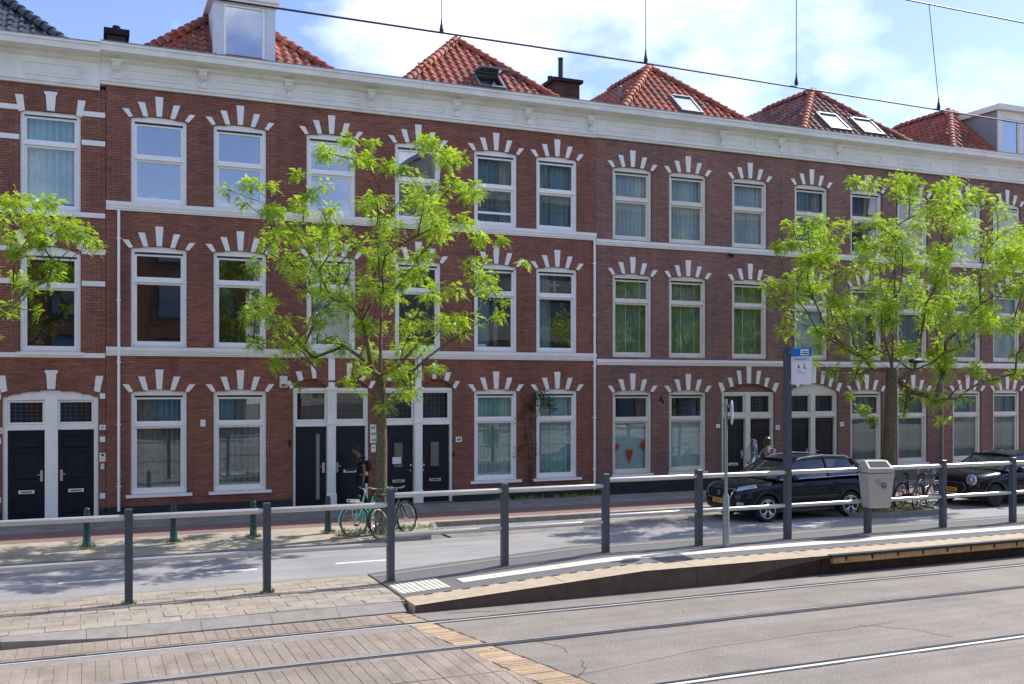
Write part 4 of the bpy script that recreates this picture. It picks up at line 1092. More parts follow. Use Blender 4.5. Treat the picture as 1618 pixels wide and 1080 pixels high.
for h, xa, xb, dcx, pm in ((hB, .43, 7.075, 5.92, 'plinth'), (hC, 7.075, 13.73, 8.30, 'plinth')):
    p = MB()
    p.box(xa+.005, dcx-1.03, YF-.035, YF+.05, 0, .40) ; p.box(dcx+1.03, xb-.005, YF-.035, YF+.05, 0, .40); p.build('plinth', M[pm], h)
door_leaf(hB, 5.0, 5.805, .15, 2.265, 'modern', 'door_navy', 'l'); door_leaf(hB, 6.035, 6.845, .15, 2.265, 'flat', 'door_navy', 'r')
door_leaf(hC, 7.375, 8.185, .15, 2.265, 'glazed', 'door_navy', 'l'); door_leaf(hC, 8.415, 9.225, .15, 2.265, 'glazed', 'door_navy', 'r')
stk = MB(); stk.box(7.61, 7.85, YF+.115, YF+.118, 1.22, 1.4); stk.build('door_sticker', M['enamel'], hC)
cornice(hB, .304, 7.075, 11.48, 10.58, (.67, 2.66, 4.78, 6.95), ((.9,2.4),(2.95,4.5),(5.05,6.7)), ())
cornice(hC, 7.075, 13.73, 11.48, 10.58, (9.35, 11.5, 13.5), ((7.35,9.05),(9.65,11.2),(11.8,13.2)), ())
downpipe(hB, .72, .3, 7.57); downpipe(hC, 13.66, .3, 7.57)
# roofs
roof(hB, 3.72, 'tile_red', holes=((3.0, 4.6, -.3, 2.6),), half=3.3)
roof(hC, 10.42, 'tile_red', holes=((10.25, 11.2, .42, 1.14),))
skylight(hC, 10.42, .42, 10.3, 11.15, .72, open_=True)
# dormer on B
d = MB(); yd = 26.75; d.box(3.03, 4.56, yd+.02, 29.4, 11.3, 13.36, skip=()); dm = d.build('dormer', M['dormer_wall'], hB)
d = MB(); d.frame_y(3.0, 4.59, 11.3, 13.36, .26, yd-.04, yd+.018, tb=.3, tt=.12); d.build('dormer_frame', M['dormer_wall'], dm)
d = MB(); d.frame_y(3.265, 4.325, 11.605, 13.235, .07, yd-.02, yd+.018, tt=.06); d.build('sash', M['paint_white'], dm)
d = MB(); d.add([(3.33,yd+.012,11.67),(4.26,yd+.012,11.67),(4.26,yd+.012,13.18),(3.33,yd+.012,13.18)], [(0,1,2,3)]); d.build('pane', M['glass_sky'], dm)
d = MB(); d.box(2.9, 4.68, yd-.2, 29.5, 13.361, 13.5); d.box(2.94, 4.64, yd-.12, yd-.04, 13.25, 13.36); d.build('dormer_roof', M['paint_white'], dm)
d = MB(); d.box(2.96, 3.025, yd+.05, 28.6, 11.9, 12.0); d.build('flashing', M['zinc'], dm)
# fittings on B and C
al = MB(); al.bevbox(4.57, 4.76, YF-.09, YF-.001, 3.28, 3.58, .015); ao = al.build('alarm_box', M['plastic_white'], hB)
al = MB(); al.box(4.6, 4.73, YF-.096, YF-.091, 3.31, 3.38); al.build('alarm_lamp', mat('alarm_lens', '#9c5a3a', .3), ao)
plate(hB, 2.68, 2.40, .12, .17)
for i, t in enumerate(('66"', "66'", '66')): plate(hB, 7.06, 2.215 - i*.165, .2, .16, t, .13, bold=.002)
plate(hB, 7.05, 1.66, .12, .2, None); 
ib = MB(); ib.box(7.02, 7.08, YF-.022, YF-.0165, 1.66, 1.70); ib.build('bell_grille', M['plastic_grey'], hB)
ib = MB(); ib.bevbox(4.8, 4.86, YF-.03, YF-.001, 1.78, 1.92, .006); ib.build('door_bell', M['slot'], hB)
plate(hC, 9.47, 1.85, .18, .14, '68', .12, bold=.002)
ib = MB(); ib.bevbox(9.30, 9.345, YF-.02, YF+.05, 1.38, 1.5, .006); ib.build('door_bell', M['slot'], hC)

# ---- plum houses D and E
def plum_house(label, x0, x1, wins, dcx, curs, nsingle, board):
    h = thing('terraced_house', label, 'house', ((x0+x1)/2, YF, 0), group=HG)
    up = sorted(wins + ([dcx] if dcx else [])); ops = []
    ucx = {}
    for cx in up:
        c2 = cx
        if cx == dcx: c2 = dcx + (.05 if dcx < 20.4 else -.09)
        ucx[cx] = c2
        ops += [(c2, .665, PLUMW['f2'][0], PLUMW['f2'][1], .07), (c2, .665, PLUMW['f1'][0], PLUMW['f1'][1], .07)]
    for cx in wins: ops.append((cx, .665, PLUMW['g'][0], PLUMW['g'][1], .07))
    if dcx: ops.append((dcx, 1.0, .12, 3.14, .26))
    build_wall(h, x0, x1, ops, M['brick_plum'], M['mortar_plum'], 10.62, nsingle, .45)
    ci = iter(curs)
    for cx in up:
        for key in ('f2', 'f1'):
            c, gl = next(ci); window(h, ucx[cx], PLUMW[key], w=1.33, cur=c, glass=gl, paint='paint_cream'); window_arch(h, ucx[cx], PLUMW[key][1], .07, M['brick_plum'], M['mortar_plum'])
    for cx in wins:
        c, gl = next(ci); window(h, cx, PLUMW['g'], w=1.33, cur=c, glass=gl, paint='paint_cream'); window_arch(h, cx, PLUMW['g'][1], .07, M['brick_plum'], M['mortar_plum'])
        s_ = MB(); s_.box(cx-.7, cx+.7, YF-.045, YF+.05, PLUMW['g'][0]-.08, PLUMW['g'][0]-.003); s_.build('sill', M['stone_white'], h)
    band(h, x0, x1, 7.46, 7.64, .08, 'stone_white'); band(h, x0, x1, 3.94, 4.12, .08, 'stone_white')
    p = MB()
    if dcx: p.box(x0+.005, dcx-1.01, YF-.03, YF+.05, 0, .46); p.box(dcx+1.01, x1-.005, YF-.03, YF+.05, 0, .46)
    else: p.box(x0+.005, x1-.005, YF-.03, YF+.05, 0, .46)
    p.build('plinth', M['plinth' if x0 < 14 else 'plinth_grey'], h)
    interior(h, x0, x1)
    if dcx:
        z0 = .14; mb = MB()
        mb.box(dcx-.998, dcx-.90, YF+.06, YF+.2, z0, 3.13); mb.box(dcx+.90, dcx+.998, YF+.06, YF+.2, z0, 3.13)
        mb.box(dcx-.9, dcx+.9, YF+.06, YF+.19, 3.05, 3.13); mb.box(dcx-.9, dcx+.9, YF+.045, YF+.19, 2.33, 2.45); mb.box(dcx-.09, dcx+.09, YF+.03, YF+.2, z0, 2.329); mb.box(dcx-.09, dcx+.09, YF+.03, YF+.2, 2.451, 3.049)
        mb.build('door_frame', M['paint_cream'], h)
        dt = MB(); x = dcx - .88
        while x < dcx + .88:
            if abs(x+.02-dcx) > .11: dt.box(x, x+.035, YF+.02, YF+.044, 2.285, 2.34)
            x += .07
        dt.build('dentil_row', M['paint_cream'], h, kind='stuff')
        arc = [(dcx + .996*math.cos(math.pi*i/14), 3.135 + .255*(1-math.cos(math.pi*i/14)**2)) for i in range(15)]
        tb = MB(); tb.prism_y([(dcx-.996, 3.131), (dcx+.996, 3.131)] + arc[1:-1], YF+(.07 if board else .14), YF+.21); tb.build('tympanum', M['paint_cream' if board else 'brick_plum'], h)
        for s_ in (-1, 1):
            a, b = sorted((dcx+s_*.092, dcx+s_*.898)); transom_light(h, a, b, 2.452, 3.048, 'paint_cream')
        st = MB(); st.box(dcx-1.0, dcx+1.0, YF-.1, YF+.3, 0, .15); st.build('doorstep', M['plinth_grey'], h)
        door_leaf(h, dcx-.895, dcx-.095, .15, 2.28, 'quad', 'door_black', 'l'); door_leaf(h, dcx+.095, dcx+.895, .15, 2.28, 'quad', 'door_black', 'r')
        wedge(h, dcx, [(-.07, 3.405), (.07, 3.405), (.085, 3.938), (-.085, 3.938)])
        for s_ in (-1, 1):
            wedge(h, dcx, [(.27, 3.385), (.38, 3.375), (.46, 3.80), (.31, 3.80)], s_)
            wedge(h, dcx, [(.58, 3.315), (.69, 3.28), (.79, 3.58), (.65, 3.58)], s_)
            wedge(h, dcx, [(.90, 3.19), (1.02, 3.12), (1.15, 3.42), (1.0, 3.42)], s_)
    return h
hD = plum_house('plum brick house with upstairs blinds coloured green for mirrored trees and a single skylight', 13.73, 20.42, [14.97, 16.91], 19.15,
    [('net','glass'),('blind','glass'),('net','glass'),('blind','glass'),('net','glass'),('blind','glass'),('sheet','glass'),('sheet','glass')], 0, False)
hE = plum_house('plum brick house behind the right tree with a brown roof and two skylights', 20.42, 27.25, [23.89, 25.91], 21.70,
    [('grey','glass'),('net','glass'),('none','glass'),('oneside','glass'),('none','glass'),('grey','glass'),('grey','glass'),('grey','glass')], 0, True)
hF = plum_house('plum brick house at the right end with a grey sided dormer', 27.25, 33.95, [28.41, 30.33], 32.6,
    [('grey','glass'),('grey','glass'),('grey','glass'),('net','glass'),('none','glass'),('none','glass'),('grey','glass'),('grey','glass')], 0, True)
cornice(hD, 13.73, 20.42, 11.48, 10.60, (18.05, 20.28), ((14.1,15.75),(16.3,17.75)), (19.15,))
cornice(hE, 20.42, 27.25, 11.48, 10.60, (22.6,), ((23.1,24.5),(25.2,26.7)), (21.5,))
cornice(hF, 27.25, 33.95, 11.50, 10.60, (), ((27.7,29.3),(29.9,31.5)), (), mm='cornice')
downpipe(hE, 27.2, .3, 7.45, 'plastic_grey')
roof(hD, 17.25, 'tile_mixed', ridge_m='tile_red', holes=((17.1,17.95,.45,1.45),)); skylight(hD, 17.07, .45, 17.1, 17.9, 1.0)
roof(hE, 24.0, 'tile_brown', ridge_m='tile_mixed', holes=((22.95,23.95,.5,1.65),(24.4,25.4,.5,1.6))); skylight(hE, 23.85, .55, 23.0, 23.9, 1.05); skylight(hE, 23.85, .55, 24.45, 25.35, 1.0)
roof(hF, 30.6, 'tile_red', holes=((30.4,33,-.3,3),))
yd = 26.72
d = MB(); d.box(30.72, 32.9, yd+.02, 29.2, 11.3, 13.42); dm = d.build('dormer', M['plastic_grey'], hF)
d = MB(); d.frame_y(30.69, 32.93, 11.3, 13.42, .17, yd-.04, yd+.018, tb=.3, tt=.3); d.box(31.75, 31.87, yd-.04, yd+.018, 11.61, 13.11); d.build('dormer_frame', M['paint_cream'], dm)
for a, b in ((30.87, 31.74), (31.88, 32.75)):
    d = MB(); d.frame_y(a, b, 11.61, 13.11, .06, yd-.02, yd+.016); sm = d.build('sash', M['paint_cream'], dm)
    d = MB(); d.add([(a+.05,yd+.01,11.66),(b-.05,yd+.01,11.66),(b-.05,yd+.01,13.06),(a+.05,yd+.01,13.06)], [(0,1,2,3)]); d.build('pane', M['glass_sky'], dm)
d = MB(); d.box(30.6, 33.0, yd-.18, 29.3, 13.421, 13.62); d.build('dormer_roof', M['paint_cream'], dm)
plate(hD, 20.27, 2.0, .16, .14, '70', .1); plate(hE, 22.86, 2.06, .16, .14, '72', .1); plate(hD, 18.0, 2.08, .14, .12, '1', .09)
vt = MB(); vt.tube([(15.93, YF-.06, 3.0), (15.93, YF-.06, 2.9), (15.99, YF-.1, 2.82)], .03, 6); vt.build('vent_spout', M['slot'], hD)
vt = MB(); vt.tube([(18.35, YF-.08, 7.40), (18.5, YF-.1, 7.36)], .05, 8); vt.build('lamp_bracket', M['slot'], hD)

# ---- house A at the left edge
hA = thing('terraced_house', 'dark brick house at the left edge with black glazed roof tiles', 'house', (-2.9, YF, 0), group=HG)
x0, x1 = -6.2, .425
AW = dict(f2=(7.48, 9.80, 9.05), f1=(4.13, 6.48, 5.70))
acx = (-.77, -3.2, -5.2)
ops = []
for cx in acx: ops += [(cx, .65, AW['f2'][0], AW['f2'][1], 0), (cx, .65, AW['f1'][0], AW['f1'][1], .14)]
ops += [(-.76, 1.03, .12, 3.06, .17), (-3.2, .65, .68, 3.1, .1), (-5.2, .65, .68, 3.1, .1)]
build_wall(hA, x0, x1, ops, M['brick_red'], M['mortar'], 10.45, 290, .3)
for cx, c2, c1 in ((-.77, 'teal', 'none'), (-3.2, 'teal', 'none'), (-5.2, 'none', 'none')):
    window(hA, cx, AW['f2'], rise=0, cur=c2); window(hA, cx, AW['f1'], rise=.14, cur=c1)
for cx in (-3.2, -5.2): window(hA, cx, (.68, 3.1, 2.35), rise=.1, cur='grey', sill=True)
def a_arch(cx, zb, hw, kz):
    wedge(hA, cx, [(-.085, zb+.02), (.085, zb+.02), (.11, zb+.40), (.14, zb+.41), (.14, zb+.47), (-.14, zb+.47), (-.14, zb+.41), (-.11, zb+.40)], 1, -.05)
    for s_ in (1, -1): wedge(hA, cx, [(hw-.09, zb-.02), (hw+.04, zb-.06), (hw+.12, zb+.34), (hw-.05, zb+.34)], s_)
for cx in acx:
    a_arch(cx, 9.80, .64, 0); a_arch(cx, 6.62, .64, 0)
a_arch(-.76, 3.23, 1.02, 0)
bands = MB()
for z in (9.78, 9.09, 6.48, 5.72): 
    for a, b in ((-6.19,-5.87),(-4.53,-3.87),(-2.53,-1.44),(-.1,.42)): bands.box(a, b, YF-.02, YF+.02, z, z+.12)
for z in (7.36, 4.0): bands.box(-6.19, .42, YF-.025, YF+.02, z, z+.115)
for z in (3.02, 1.98, .62): bands.box(.30, .42, YF-.02, YF+.02, z, z+.13); bands.box(-2.53, -1.82, YF-.02, YF+.02, z, z+.13)
bands.build('stone_band', M['stone_white'], hA)
sl = MB()
for cx in acx: sl.box(cx-.72, cx+.72, YF-.06, YF+.05, 4.06, 4.128)
sl.build('sill', M['paint_white'], hA)
dcx = -.76; z0 = .16
mb = MB(); mb.box(dcx-1.028, dcx-.93, YF+.05, YF+.2, z0, 3.06); mb.box(dcx+.93, dcx+1.028, YF+.05, YF+.2, z0, 3.06)
mb.box(dcx-.14, dcx+.14, YF+.02, YF+.2, z0, 3.0); mb.box(dcx-.93, dcx-.14, YF+.05, YF+.19, 2.29, 2.42); mb.box(dcx+.14, dcx+.93, YF+.05, YF+.19, 2.29, 2.42)
arc = [(dcx + 1.026*math.cos(math.pi*i/14), 3.062 + .165*(1-math.cos(math.pi*i/14)**2)) for i in range(15)]
mb.prism_y([(dcx-.93, 2.99), (dcx-.14, 3.0+.001), (dcx+.14, 3.001), (dcx+.93, 2.99), (dcx+.93, 3.061)] + arc + [(dcx-.93, 3.061)], YF+.045, YF+.19)
mb.build('door_frame', M['paint_white'], hA)
for s_ in (-1, 1):
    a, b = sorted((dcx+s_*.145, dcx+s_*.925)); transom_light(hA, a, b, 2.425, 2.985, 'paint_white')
door_leaf(hA, dcx-.925, dcx-.145, .17, 2.285, 'panel', 'door_navy', 'l'); door_leaf(hA, dcx+.145, dcx+.925, .17, 2.285, 'panel', 'door_navy', 'r')
st = MB(); st.box(dcx-1.05, dcx+1.05, YF-.12, YF+.3, 0, .165); st.build('doorstep', M['plinth_grey'], hA)
p = MB(); p.box(x0, dcx-1.06, YF-.035, YF+.05, 0, .40); p.box(dcx+1.06, x1, YF-.035, YF+.05, 0, .40); p.build('plinth', M['plinth'], hA)
plate(hA, .36, 2.33, .14, .12, '64', .09); plate(hA, -1.86, 2.29, .14, .14, '62', .1)
ic = MB(); ic.bevbox(.29, .43, YF-.045, YF-.001, 1.5, 1.72, .008); io = ic.build('intercom', M['plastic_white'], hA)
ic = MB(); ic.ball((.36, YF-.046, 1.67), (.03, .012, .03), 10, 6); ic.build('intercom_lens', M['slot'], io)
ic = MB(); ic.bevbox(.32, .40, YF-.03, YF-.001, 1.32, 1.46, .008); ic.build('door_bell', M['plastic_white'], hA)
cornice(hA, x0, .304, 11.42, 10.42, (), ((-1.35,-.05),(-3.0,-1.8),(-4.8,-3.5)), ())
interior(hA, x0, x1)
roof(hA, -2.9, 'tile_black', side_left=False)
# chimneys stand on the party walls
def chimney(h, x0, x1, y0, y1, z0, z1, m, pots, cap):
    mb = MB(); mb.box(x0, x1, y0, y1, z0, z1); c = mb.build('chimney', M[m], h)
    mb = MB(); mb.box(x0-.09, x1+.09, y0-.09, y1+.09, z1+.001, z1+cap); mb.build('chimney_cap', M['slot' if m != 'zinc' else 'zinc'], c)
    for px_, r, hh in pots:
        p = MB(); p.lathe([(r*1.15, 0), (r, .05), (r, hh), (r*1.15, hh), (r*1.15, hh+.04)], (px_, (y0+y1)/2, z1+cap+.001), 12); p.build('chimney_pipe', M['plinth'], c)
chimney(hB, .52, .98, 28.8, 29.3, 11.2, 12.72, 'plinth', ((.75, .09, .12),), .16)
chimney(hC, 13.28, 14.12, 27.8, 28.6, 11.2, 12.72, 'chimney_brick', ((13.66, .075, .72), (13.3, .08, .1)), .1)

vp = MB(); vp.lathe([(.06, 0), (.06, .35), (.12, .36), (.12, .42), (.05, .5)], (26.35, 27.6, 11.7), 10); vp.build('vent_cowl', M['plinth'], hE)
vp = MB(); vp.lathe([(.05, 0), (.05, .5), (.08, .51), (.06, .56)], (15.6, 27.9, 12.3), 10); vp.build('vent_pipe', M['zinc'], hD)
# ------------------------------------------------------------------ guard rail on the median
RY = 15.9
PX = [-5.7, -3.65, -1.6, .58, 2.6, 4.6, 6.63, 8.6, 10.58, 12.63, 14.64, 16.68, 18.72, 20.75, 22.8]
TOPZ = [1.385]*5 + [1.535]*2 + [1.64]*8        # height of the top tube in the span that starts at each post
def base_z(x): return .1 if x < XP else pz(x)
rl = thing('guard_rail', 'long two tube steel guard rail with blue grey posts along the tram stop', 'railing', (0, RY, 0))
def post_mesh(mb, x, z0, z1, w=.056):
    mb.box(x-w, x+w, RY-w, RY+w, z0, z1)
for i, x in enumerate(PX):
    if i == 9: continue                         # here the stop sign's own post carries the tubes
    mb = MB(); zt = TOPZ[i] + (.125 if i not in (5, 7) else .115)
    w = .056; mb.box(x-w, x+w, RY-w, RY+w, base_z(x)-.02, zt-.01); mb.add([(x-w,RY-w,zt-.01),(x+w,RY-w,zt-.01),(x+w,RY+w,zt-.01),(x-w,RY+w,zt-.01),(x-w+.012,RY-w+.012,zt),(x+w-.012,RY-w+.012,zt),(x+w-.012,RY+w-.012,zt),(x-w+.012,RY+w-.012,zt)], [(4,5,6,7),(0,1,5,4),(1,2,6,5),(2,3,7,6),(3,0,4,7)])
    mb.build('post', M['post_blue'], rl)
for i in range(len(PX)-1):
    za = TOPZ[i]
    for dz in (0, -.65):
        mb = MB(); a, b = PX[i]+.057, PX[i+1]-.057
        if i == 5 and False: pass
        r_ = .045 if dz == 0 else .041
        mb.tube([(a, RY, za+dz), (a+.03, RY, za+dz), (b-.03, RY, za+dz), (b, RY, za+dz)], [r_*.9, r_, r_, r_*.9], 12); mb.build('rail_tube', M['tube_grey'], rl, smooth=True)
# ------------------------------------------------------------------ tram stop sign
sx = PX[9]
st = thing('tram_stop_sign', 'blue and white tram stop panel on tall blue grey post', 'sign', (sx, RY, base_z(sx)))
mb = MB(); mb.box(sx-.058, sx+.058, RY-.058, RY+.058, base_z(sx)-.02, 4.09); mb.build('post', M['post_blue'], st)
pn = MB(); px0, px1 = sx+.0, sx+.03
pn.box(px0, px1, RY-.68, RY-.115, 3.36, 3.90); pn.build('panel', M['sign_white'], st)
pn = MB(); pn.box(px0-.004, px1+.004, RY-.68, RY-.115, 3.901, 4.055); hd = pn.build('header', M['sign_blue'], st)
pn = MB(); pn.box(px0-.006, px0-.0045, RY-.63, RY-.40, 3.92, 4.035); lo_ = pn.build('logo_field', M['sign_white'], hd)
pn = MB(); pn.box(px0-.009, px0-.0065, RY-.61, RY-.43, 3.94, 3.962); pn.box(px0-.009, px0-.0065, RY-.61, RY-.45, 3.985, 4.0); pn.build('logo_bars', M['ink'], hd)
pn = MB(); pn.box(px0-.003, px0-.0005, RY-.66, RY-.14, 3.80, 3.895); pn.build('name_strip', mat('sign_lilac', '#c3cbe0', .4), st)
def side_text(body, size, y, z, parent, bold=0.002):
    o = lettering('lettering', body, size, M['ink'], parent, (px0-.0045, y, z), rot=(R(90), 0, R(-90)), bold=bold); return o
side_text('4', .11, RY-.335, 3.70, st); side_text('2', .11, RY-.50, 3.705, st)
pn = MB()
for yy, zz_, w in ((RY-.22, 3.855, .0), (RY-.30, 3.62, .12), (RY-.32, 3.575, .2), (RY-.5, 3.655, .09)):
    if w: pn.box(px0-.004, px0-.0008, yy-w, yy, zz_, zz_+.012)
pn.box(px0-.006, px0-.0035, RY-.58, RY-.2, 3.835, 3.865); pn.build('small_print', M['plastic_grey'], st)
pn = MB()
for z in (3.40, 3.98): pn.box(sx-.02, sx+.05, RY-.118, RY-.056, z-.03, z+.03)
pn.build('clamp', M['galv'], st)
# thin post with a sign seen edge on
tx, ty = 10.91, 15.5
ts = thing('sign_post', 'thin galvanised post with a small sign seen edge on', 'sign', (tx, ty, base_z(tx)))
mb = MB(); mb.lathe([(.062, 0), (.062, .95), (.03, 1.0), (.03, 1.01)], (tx, ty, base_z(tx)), 14); mb.build('sleeve', M['galv'], ts, smooth=True)
mb = MB(); mb.lathe([(.03, 1.0), (.03, 2.73), (.022, 2.75)], (tx, ty, base_z(tx)), 12); mb.build('pole', M['galv'], ts, smooth=True)
mb = MB(); mb.lathe([(.21, -.012), (.225, -.008), (.225, .008), (.21, .012)], (0, 0, 2.84-base_z(tx)), 28, 'x'); pl = mb.build('sign_plate', M['sign_white'], ts, smooth=True, local=True)
pl.location = (.1, -.04, 0); pl.rotation_euler = (0, 0, R(-30))
mb = MB(); mb.box(tx+.02, tx+.1, ty-.05, ty+.03, 2.72, 2.77); mb.box(tx+.02, tx+.1, ty-.05, ty+.03, 2.93, 2.98); mb.box(tx-.05, tx+.03, ty-.04, ty+.04, 2.955, 3.0); mb.build('clamp', M['plastic_grey'], ts)
# ------------------------------------------------------------------ waste bin on a rail post
bx_, by_ = 14.67, 15.69
wb = thing('waste_bin', 'grey plastic waste bin with a slanted hood on a rail post', 'waste bin', (bx_, by_, .9), rot=(0, 0, R(-14)))
def ring(w, d, z, y0=0): return [(-w, -d+y0, z), (w, -d+y0, z), (w, d+y0, z), (-w, d+y0, z)]
mb = MB()
secs = [ring(.205, .15, -.02), ring(.225, .165, 0), ring(.285, .20, .68)]
for s_ in secs: mb.v += s_
for q in range(2):
    for i in range(4): mb.f.append([q*4+i, q*4+(i+1)%4, (q+1)*4+(i+1)%4, (q+1)*4+i]); mb.mi.append(0)
mb.f.append([3,2,1,0]); mb.mi.append(0); mb.f.append([8,9,10,11]); mb.mi.append(0)
bo = mb.build('bin_body', M['bin_grey'], wb, local=True)
bv = bo.modifiers.new('bevel', 'BEVEL'); bv.width = .03; bv.segments = 3
mb = MB(); w0, w1 = .29, .25
mb.add([(-w0,-.205,.69),(w0,-.205,.69),(w0,.205,.69),(-w0,.205,.69),(-w0+.01,-.2,.78),(w0-.01,-.2,.78),(w1,.02,.93),(-w1,.02,.93),(w1,.19,.93),(-w1,.19,.93)],
       [(3,2,1,0),(0,1,5,4),(4,5,6,7),(7,6,8,9),(9,8,2,3),(1,2,8,6,5),(3,0,4,7,9)])
ho = mb.build('bin_hood', M['bin_grey'], wb, local=True); bv = ho.modifiers.new('bevel', 'BEVEL'); bv.width = .022; bv.segments = 3
mb = MB(); n_ = Vector((0, -.15, .22)).normalized()
def hp(x, t, k): return (x, -.2+.22*t - .56*0 + n_.y*k, .78+.15*t + n_.z*k)
mb.add([hp(-.215,.14,.004),hp(.215,.14,.004),hp(.2,.86,.004),hp(-.2,.86,.004)], [(0,1,2,3)]); mb.build('bin_opening', M['slot'], wb, local=True)
mb = MB(); mb.lathe([(.055, -.006), (.055, .0)], (.06, -.193, .44), 18, 'y'); em = mb.build('emblem', M['slot'], wb, local=True)
mb = MB(); mb.torus((.06, -.2, .44), .03, .007, 'y', 16, 5); mb.ball((.06, -.2, .455), (.016, .004, .016), 8, 5); mb.build('emblem_ring', M['bin_grey'], em, local=True)
mb = MB()
for i, (w, z) in enumerate(((.12, .565), (.1, .535), (.11, .505), (.07, .475))): mb.add([(-.12,-.1955-.01,z),(-.12+w,-.1955-.01,z-.02),(-.12+w,-.1955-.01,z-.008),(-.12,-.1955-.01,z+.012)], [(0,1,2,3)])
mb.build('bin_print', M['plastic_grey'], wb, local=True)
# ------------------------------------------------------------------ bollards along the cycle path
BL = (('green bollard nearest the left edge before the black doors', .01, 21.75), ('green bollard between the left front doors and first window', 1.66, 21.75), ('green bollard below the second ground floor window', 3.28, 21.8), ('green bollard beside the mint green bicycle', 4.91, 21.9))
def bollard(x, y, lab):
    t = thing('bollard', lab, 'bollard', (x, y, PAV), group='green bollards along the cycle path')
    mb = MB(); mb.lathe([(.085, 0), (.085, .05), (.075, .07), (.06, .62), (.068, .63), (.068, .66), (.055, .67), (.05, .70)], (x, y, PAV), 16); mb.build('shaft', M['bollard'], t, smooth=True)
    mb = MB(); mb.lathe([(.058, .701), (.062, .73), (.05, .77), (.02, .79)], (x, y, PAV), 16); mb.build('cap', M['bollard'], t, smooth=True)
for lab, x, y in BL: bollard(x, y, lab)
# ------------------------------------------------------------------ overhead wires
cw = thing('overhead_line', 'black tram contact wire hung by thin droppers across the sky', 'overhead wire', (0, 8.9, 6.6))
mb = MB(); mb.tube([(-30, 8.9, 6.66), (0, 8.9, 6.67), (5.3, 8.9, 6.65), (10.7, 8.9, 6.585), (40, 8.9, 6.55)], .0095, 6); mb.build('contact_wire', M['wire'], cw)
def mz(x): return 7.83 + (0 if x > 8.5 else (8.5-x)**2*.012)
mb = MB(); mb.tube([(x, 8.9, mz(x)) for x in (-20, -10, -4, 0, 3, 6, 8.8, 10.7, 14, 20)], .009, 6); mb.build('messenger_wire', M['wire'], cw)
for x, xt in ((3.07, 3.08), (5.28, 5.28), (7.19, 7.19), (9.27, 9.12), (1.0, 1.0)):
    zb = 6.66 if x < 5.4 else 6.65 if x < 8 else 6.61
    mb = MB(); mb.tube([(x, 8.9, zb+.1), (xt, 8.9, mz(xt))], .0045, 5); d_ = mb.build('dropper', M['wire'], cw)
    mb = MB(); mb.lathe([(.02, 0), (.022, .03), (.009, .09), (.007, .13)], (x, 8.9, zb), 8); mb.build('dropper_clamp', M['wire'], d_)
# ------------------------------------------------------------------ street lamp behind the right tree
lp = thing('street_lamp', 'slim leaning pale street lamp behind the right tree trunk', 'street lamp', (20.06, 20.85, .1))
mb = MB(); mb.lathe([(.07, 0), (.07, .6), (.05, .65)], (20.06, 20.85, .1), 12); mb.tube([(20.06, 20.85, .7), (20.12, 20.85, 2.4), (20.23, 20.85, 3.85)], [.055, .05, .042], 12); mb.build('pole', M['tube_grey'], lp, smooth=True)
mb = MB(); mb.tube([(20.23, 20.85, 3.85), (20.25, 20.8, 3.93), (20.36, 20.6, 3.99)], .025, 8); mb.build('arm', M['tube_grey'], lp, smooth=True)
mb = MB(); mb.ball((20.5, 20.45, 4.0), (.27, .13, .07), 12, 6); mb.build('lamp_head', M['plinth'], lp, smooth=True)
mb = MB()
for z in (1.0, 1.35, 1.9): mb.torus((20.075+.01*z, 20.85, z), .056, .006, 'z', 12, 4)
mb.build('pole_tie', M['slot'], lp)
# ------------------------------------------------------------------ small things
bt = thing('bunting', 'orange triangle flags on a string behind the sheeted window', 'bunting', (14.95, 26.19, 1.5))
mb = MB(); mb.tube([(14.36, 26.2, 1.62), (14.6, 26.2, 1.5), (14.95, 26.2, 1.42), (15.3, 26.2, 1.5), (15.56, 26.2, 1.62)], .004, 4); mb.build('string', M['plastic_white'], bt)
M['orange'] = mat('flag_orange', '#e2561f', .8, var=.05)
for pts in (((14.40,1.70),(14.64,1.52),(14.44,1.33)), ((14.85,1.42),(15.10,1.40),(14.97,.98)), ((15.32,1.54),(15.55,1.74),(15.53,1.34))):
    mb = MB(); mb.prism_y([pts[0], pts[2], pts[1]], 26.185, 26.191); mb.build('flag', M['orange'], bt)
# climbing plant between the windows of the second red house
def leaf_cloud(mb, centres, n, r, size, rnd, flat=1.0):
    for c in centres:
        for _ in range(n):
            p = Vector(c) + Vector((rnd.gauss(0, r), rnd.gauss(0, r*flat), rnd.gauss(0, r)))
            a = Vector((rnd.uniform(-1,1), rnd.uniform(-1,1), rnd.uniform(-1,1))).normalized(); b = a.cross(Vector((rnd.uniform(-1,1), rnd.uniform(-1,1), rnd.uniform(-1,1)))).normalized()
            s_ = size*rnd.uniform(.6, 1.3); mb.add([p-a*s_, p-b*s_*.45, p+a*s_, p+b*s_*.45], [(0,1,2,3)])
cl = thing('climbing_plant', 'dark leggy climber growing up the brick between two windows', 'plant', (11.75, 25.9, .1))
rnd = random.Random(11)
mb = MB()
for off in (0, .05, -.06):
    mb.tube([(11.7+off, 25.95, .1), (11.62+off, 25.95, .7), (11.68+off*2, 25.95, 1.5), (11.6+off*3, 25.95, 2.3), (11.75+off*5, 25.94, 2.9)], .008, 5)
mb.tube([(11.68, 25.95, 2.1), (11.9, 25.93, 2.7), (12.3, 25.93, 2.95)], .006, 5); mb.build('stem', M['twig'], cl)
mb = MB(); leaf_cloud(mb, [(11.75,25.9,2.95),(11.95,25.9,3.05),(12.1,25.88,2.85),(12.25,25.88,2.7),(11.6,25.9,2.75)], 60, .11, .045, rnd, .5)
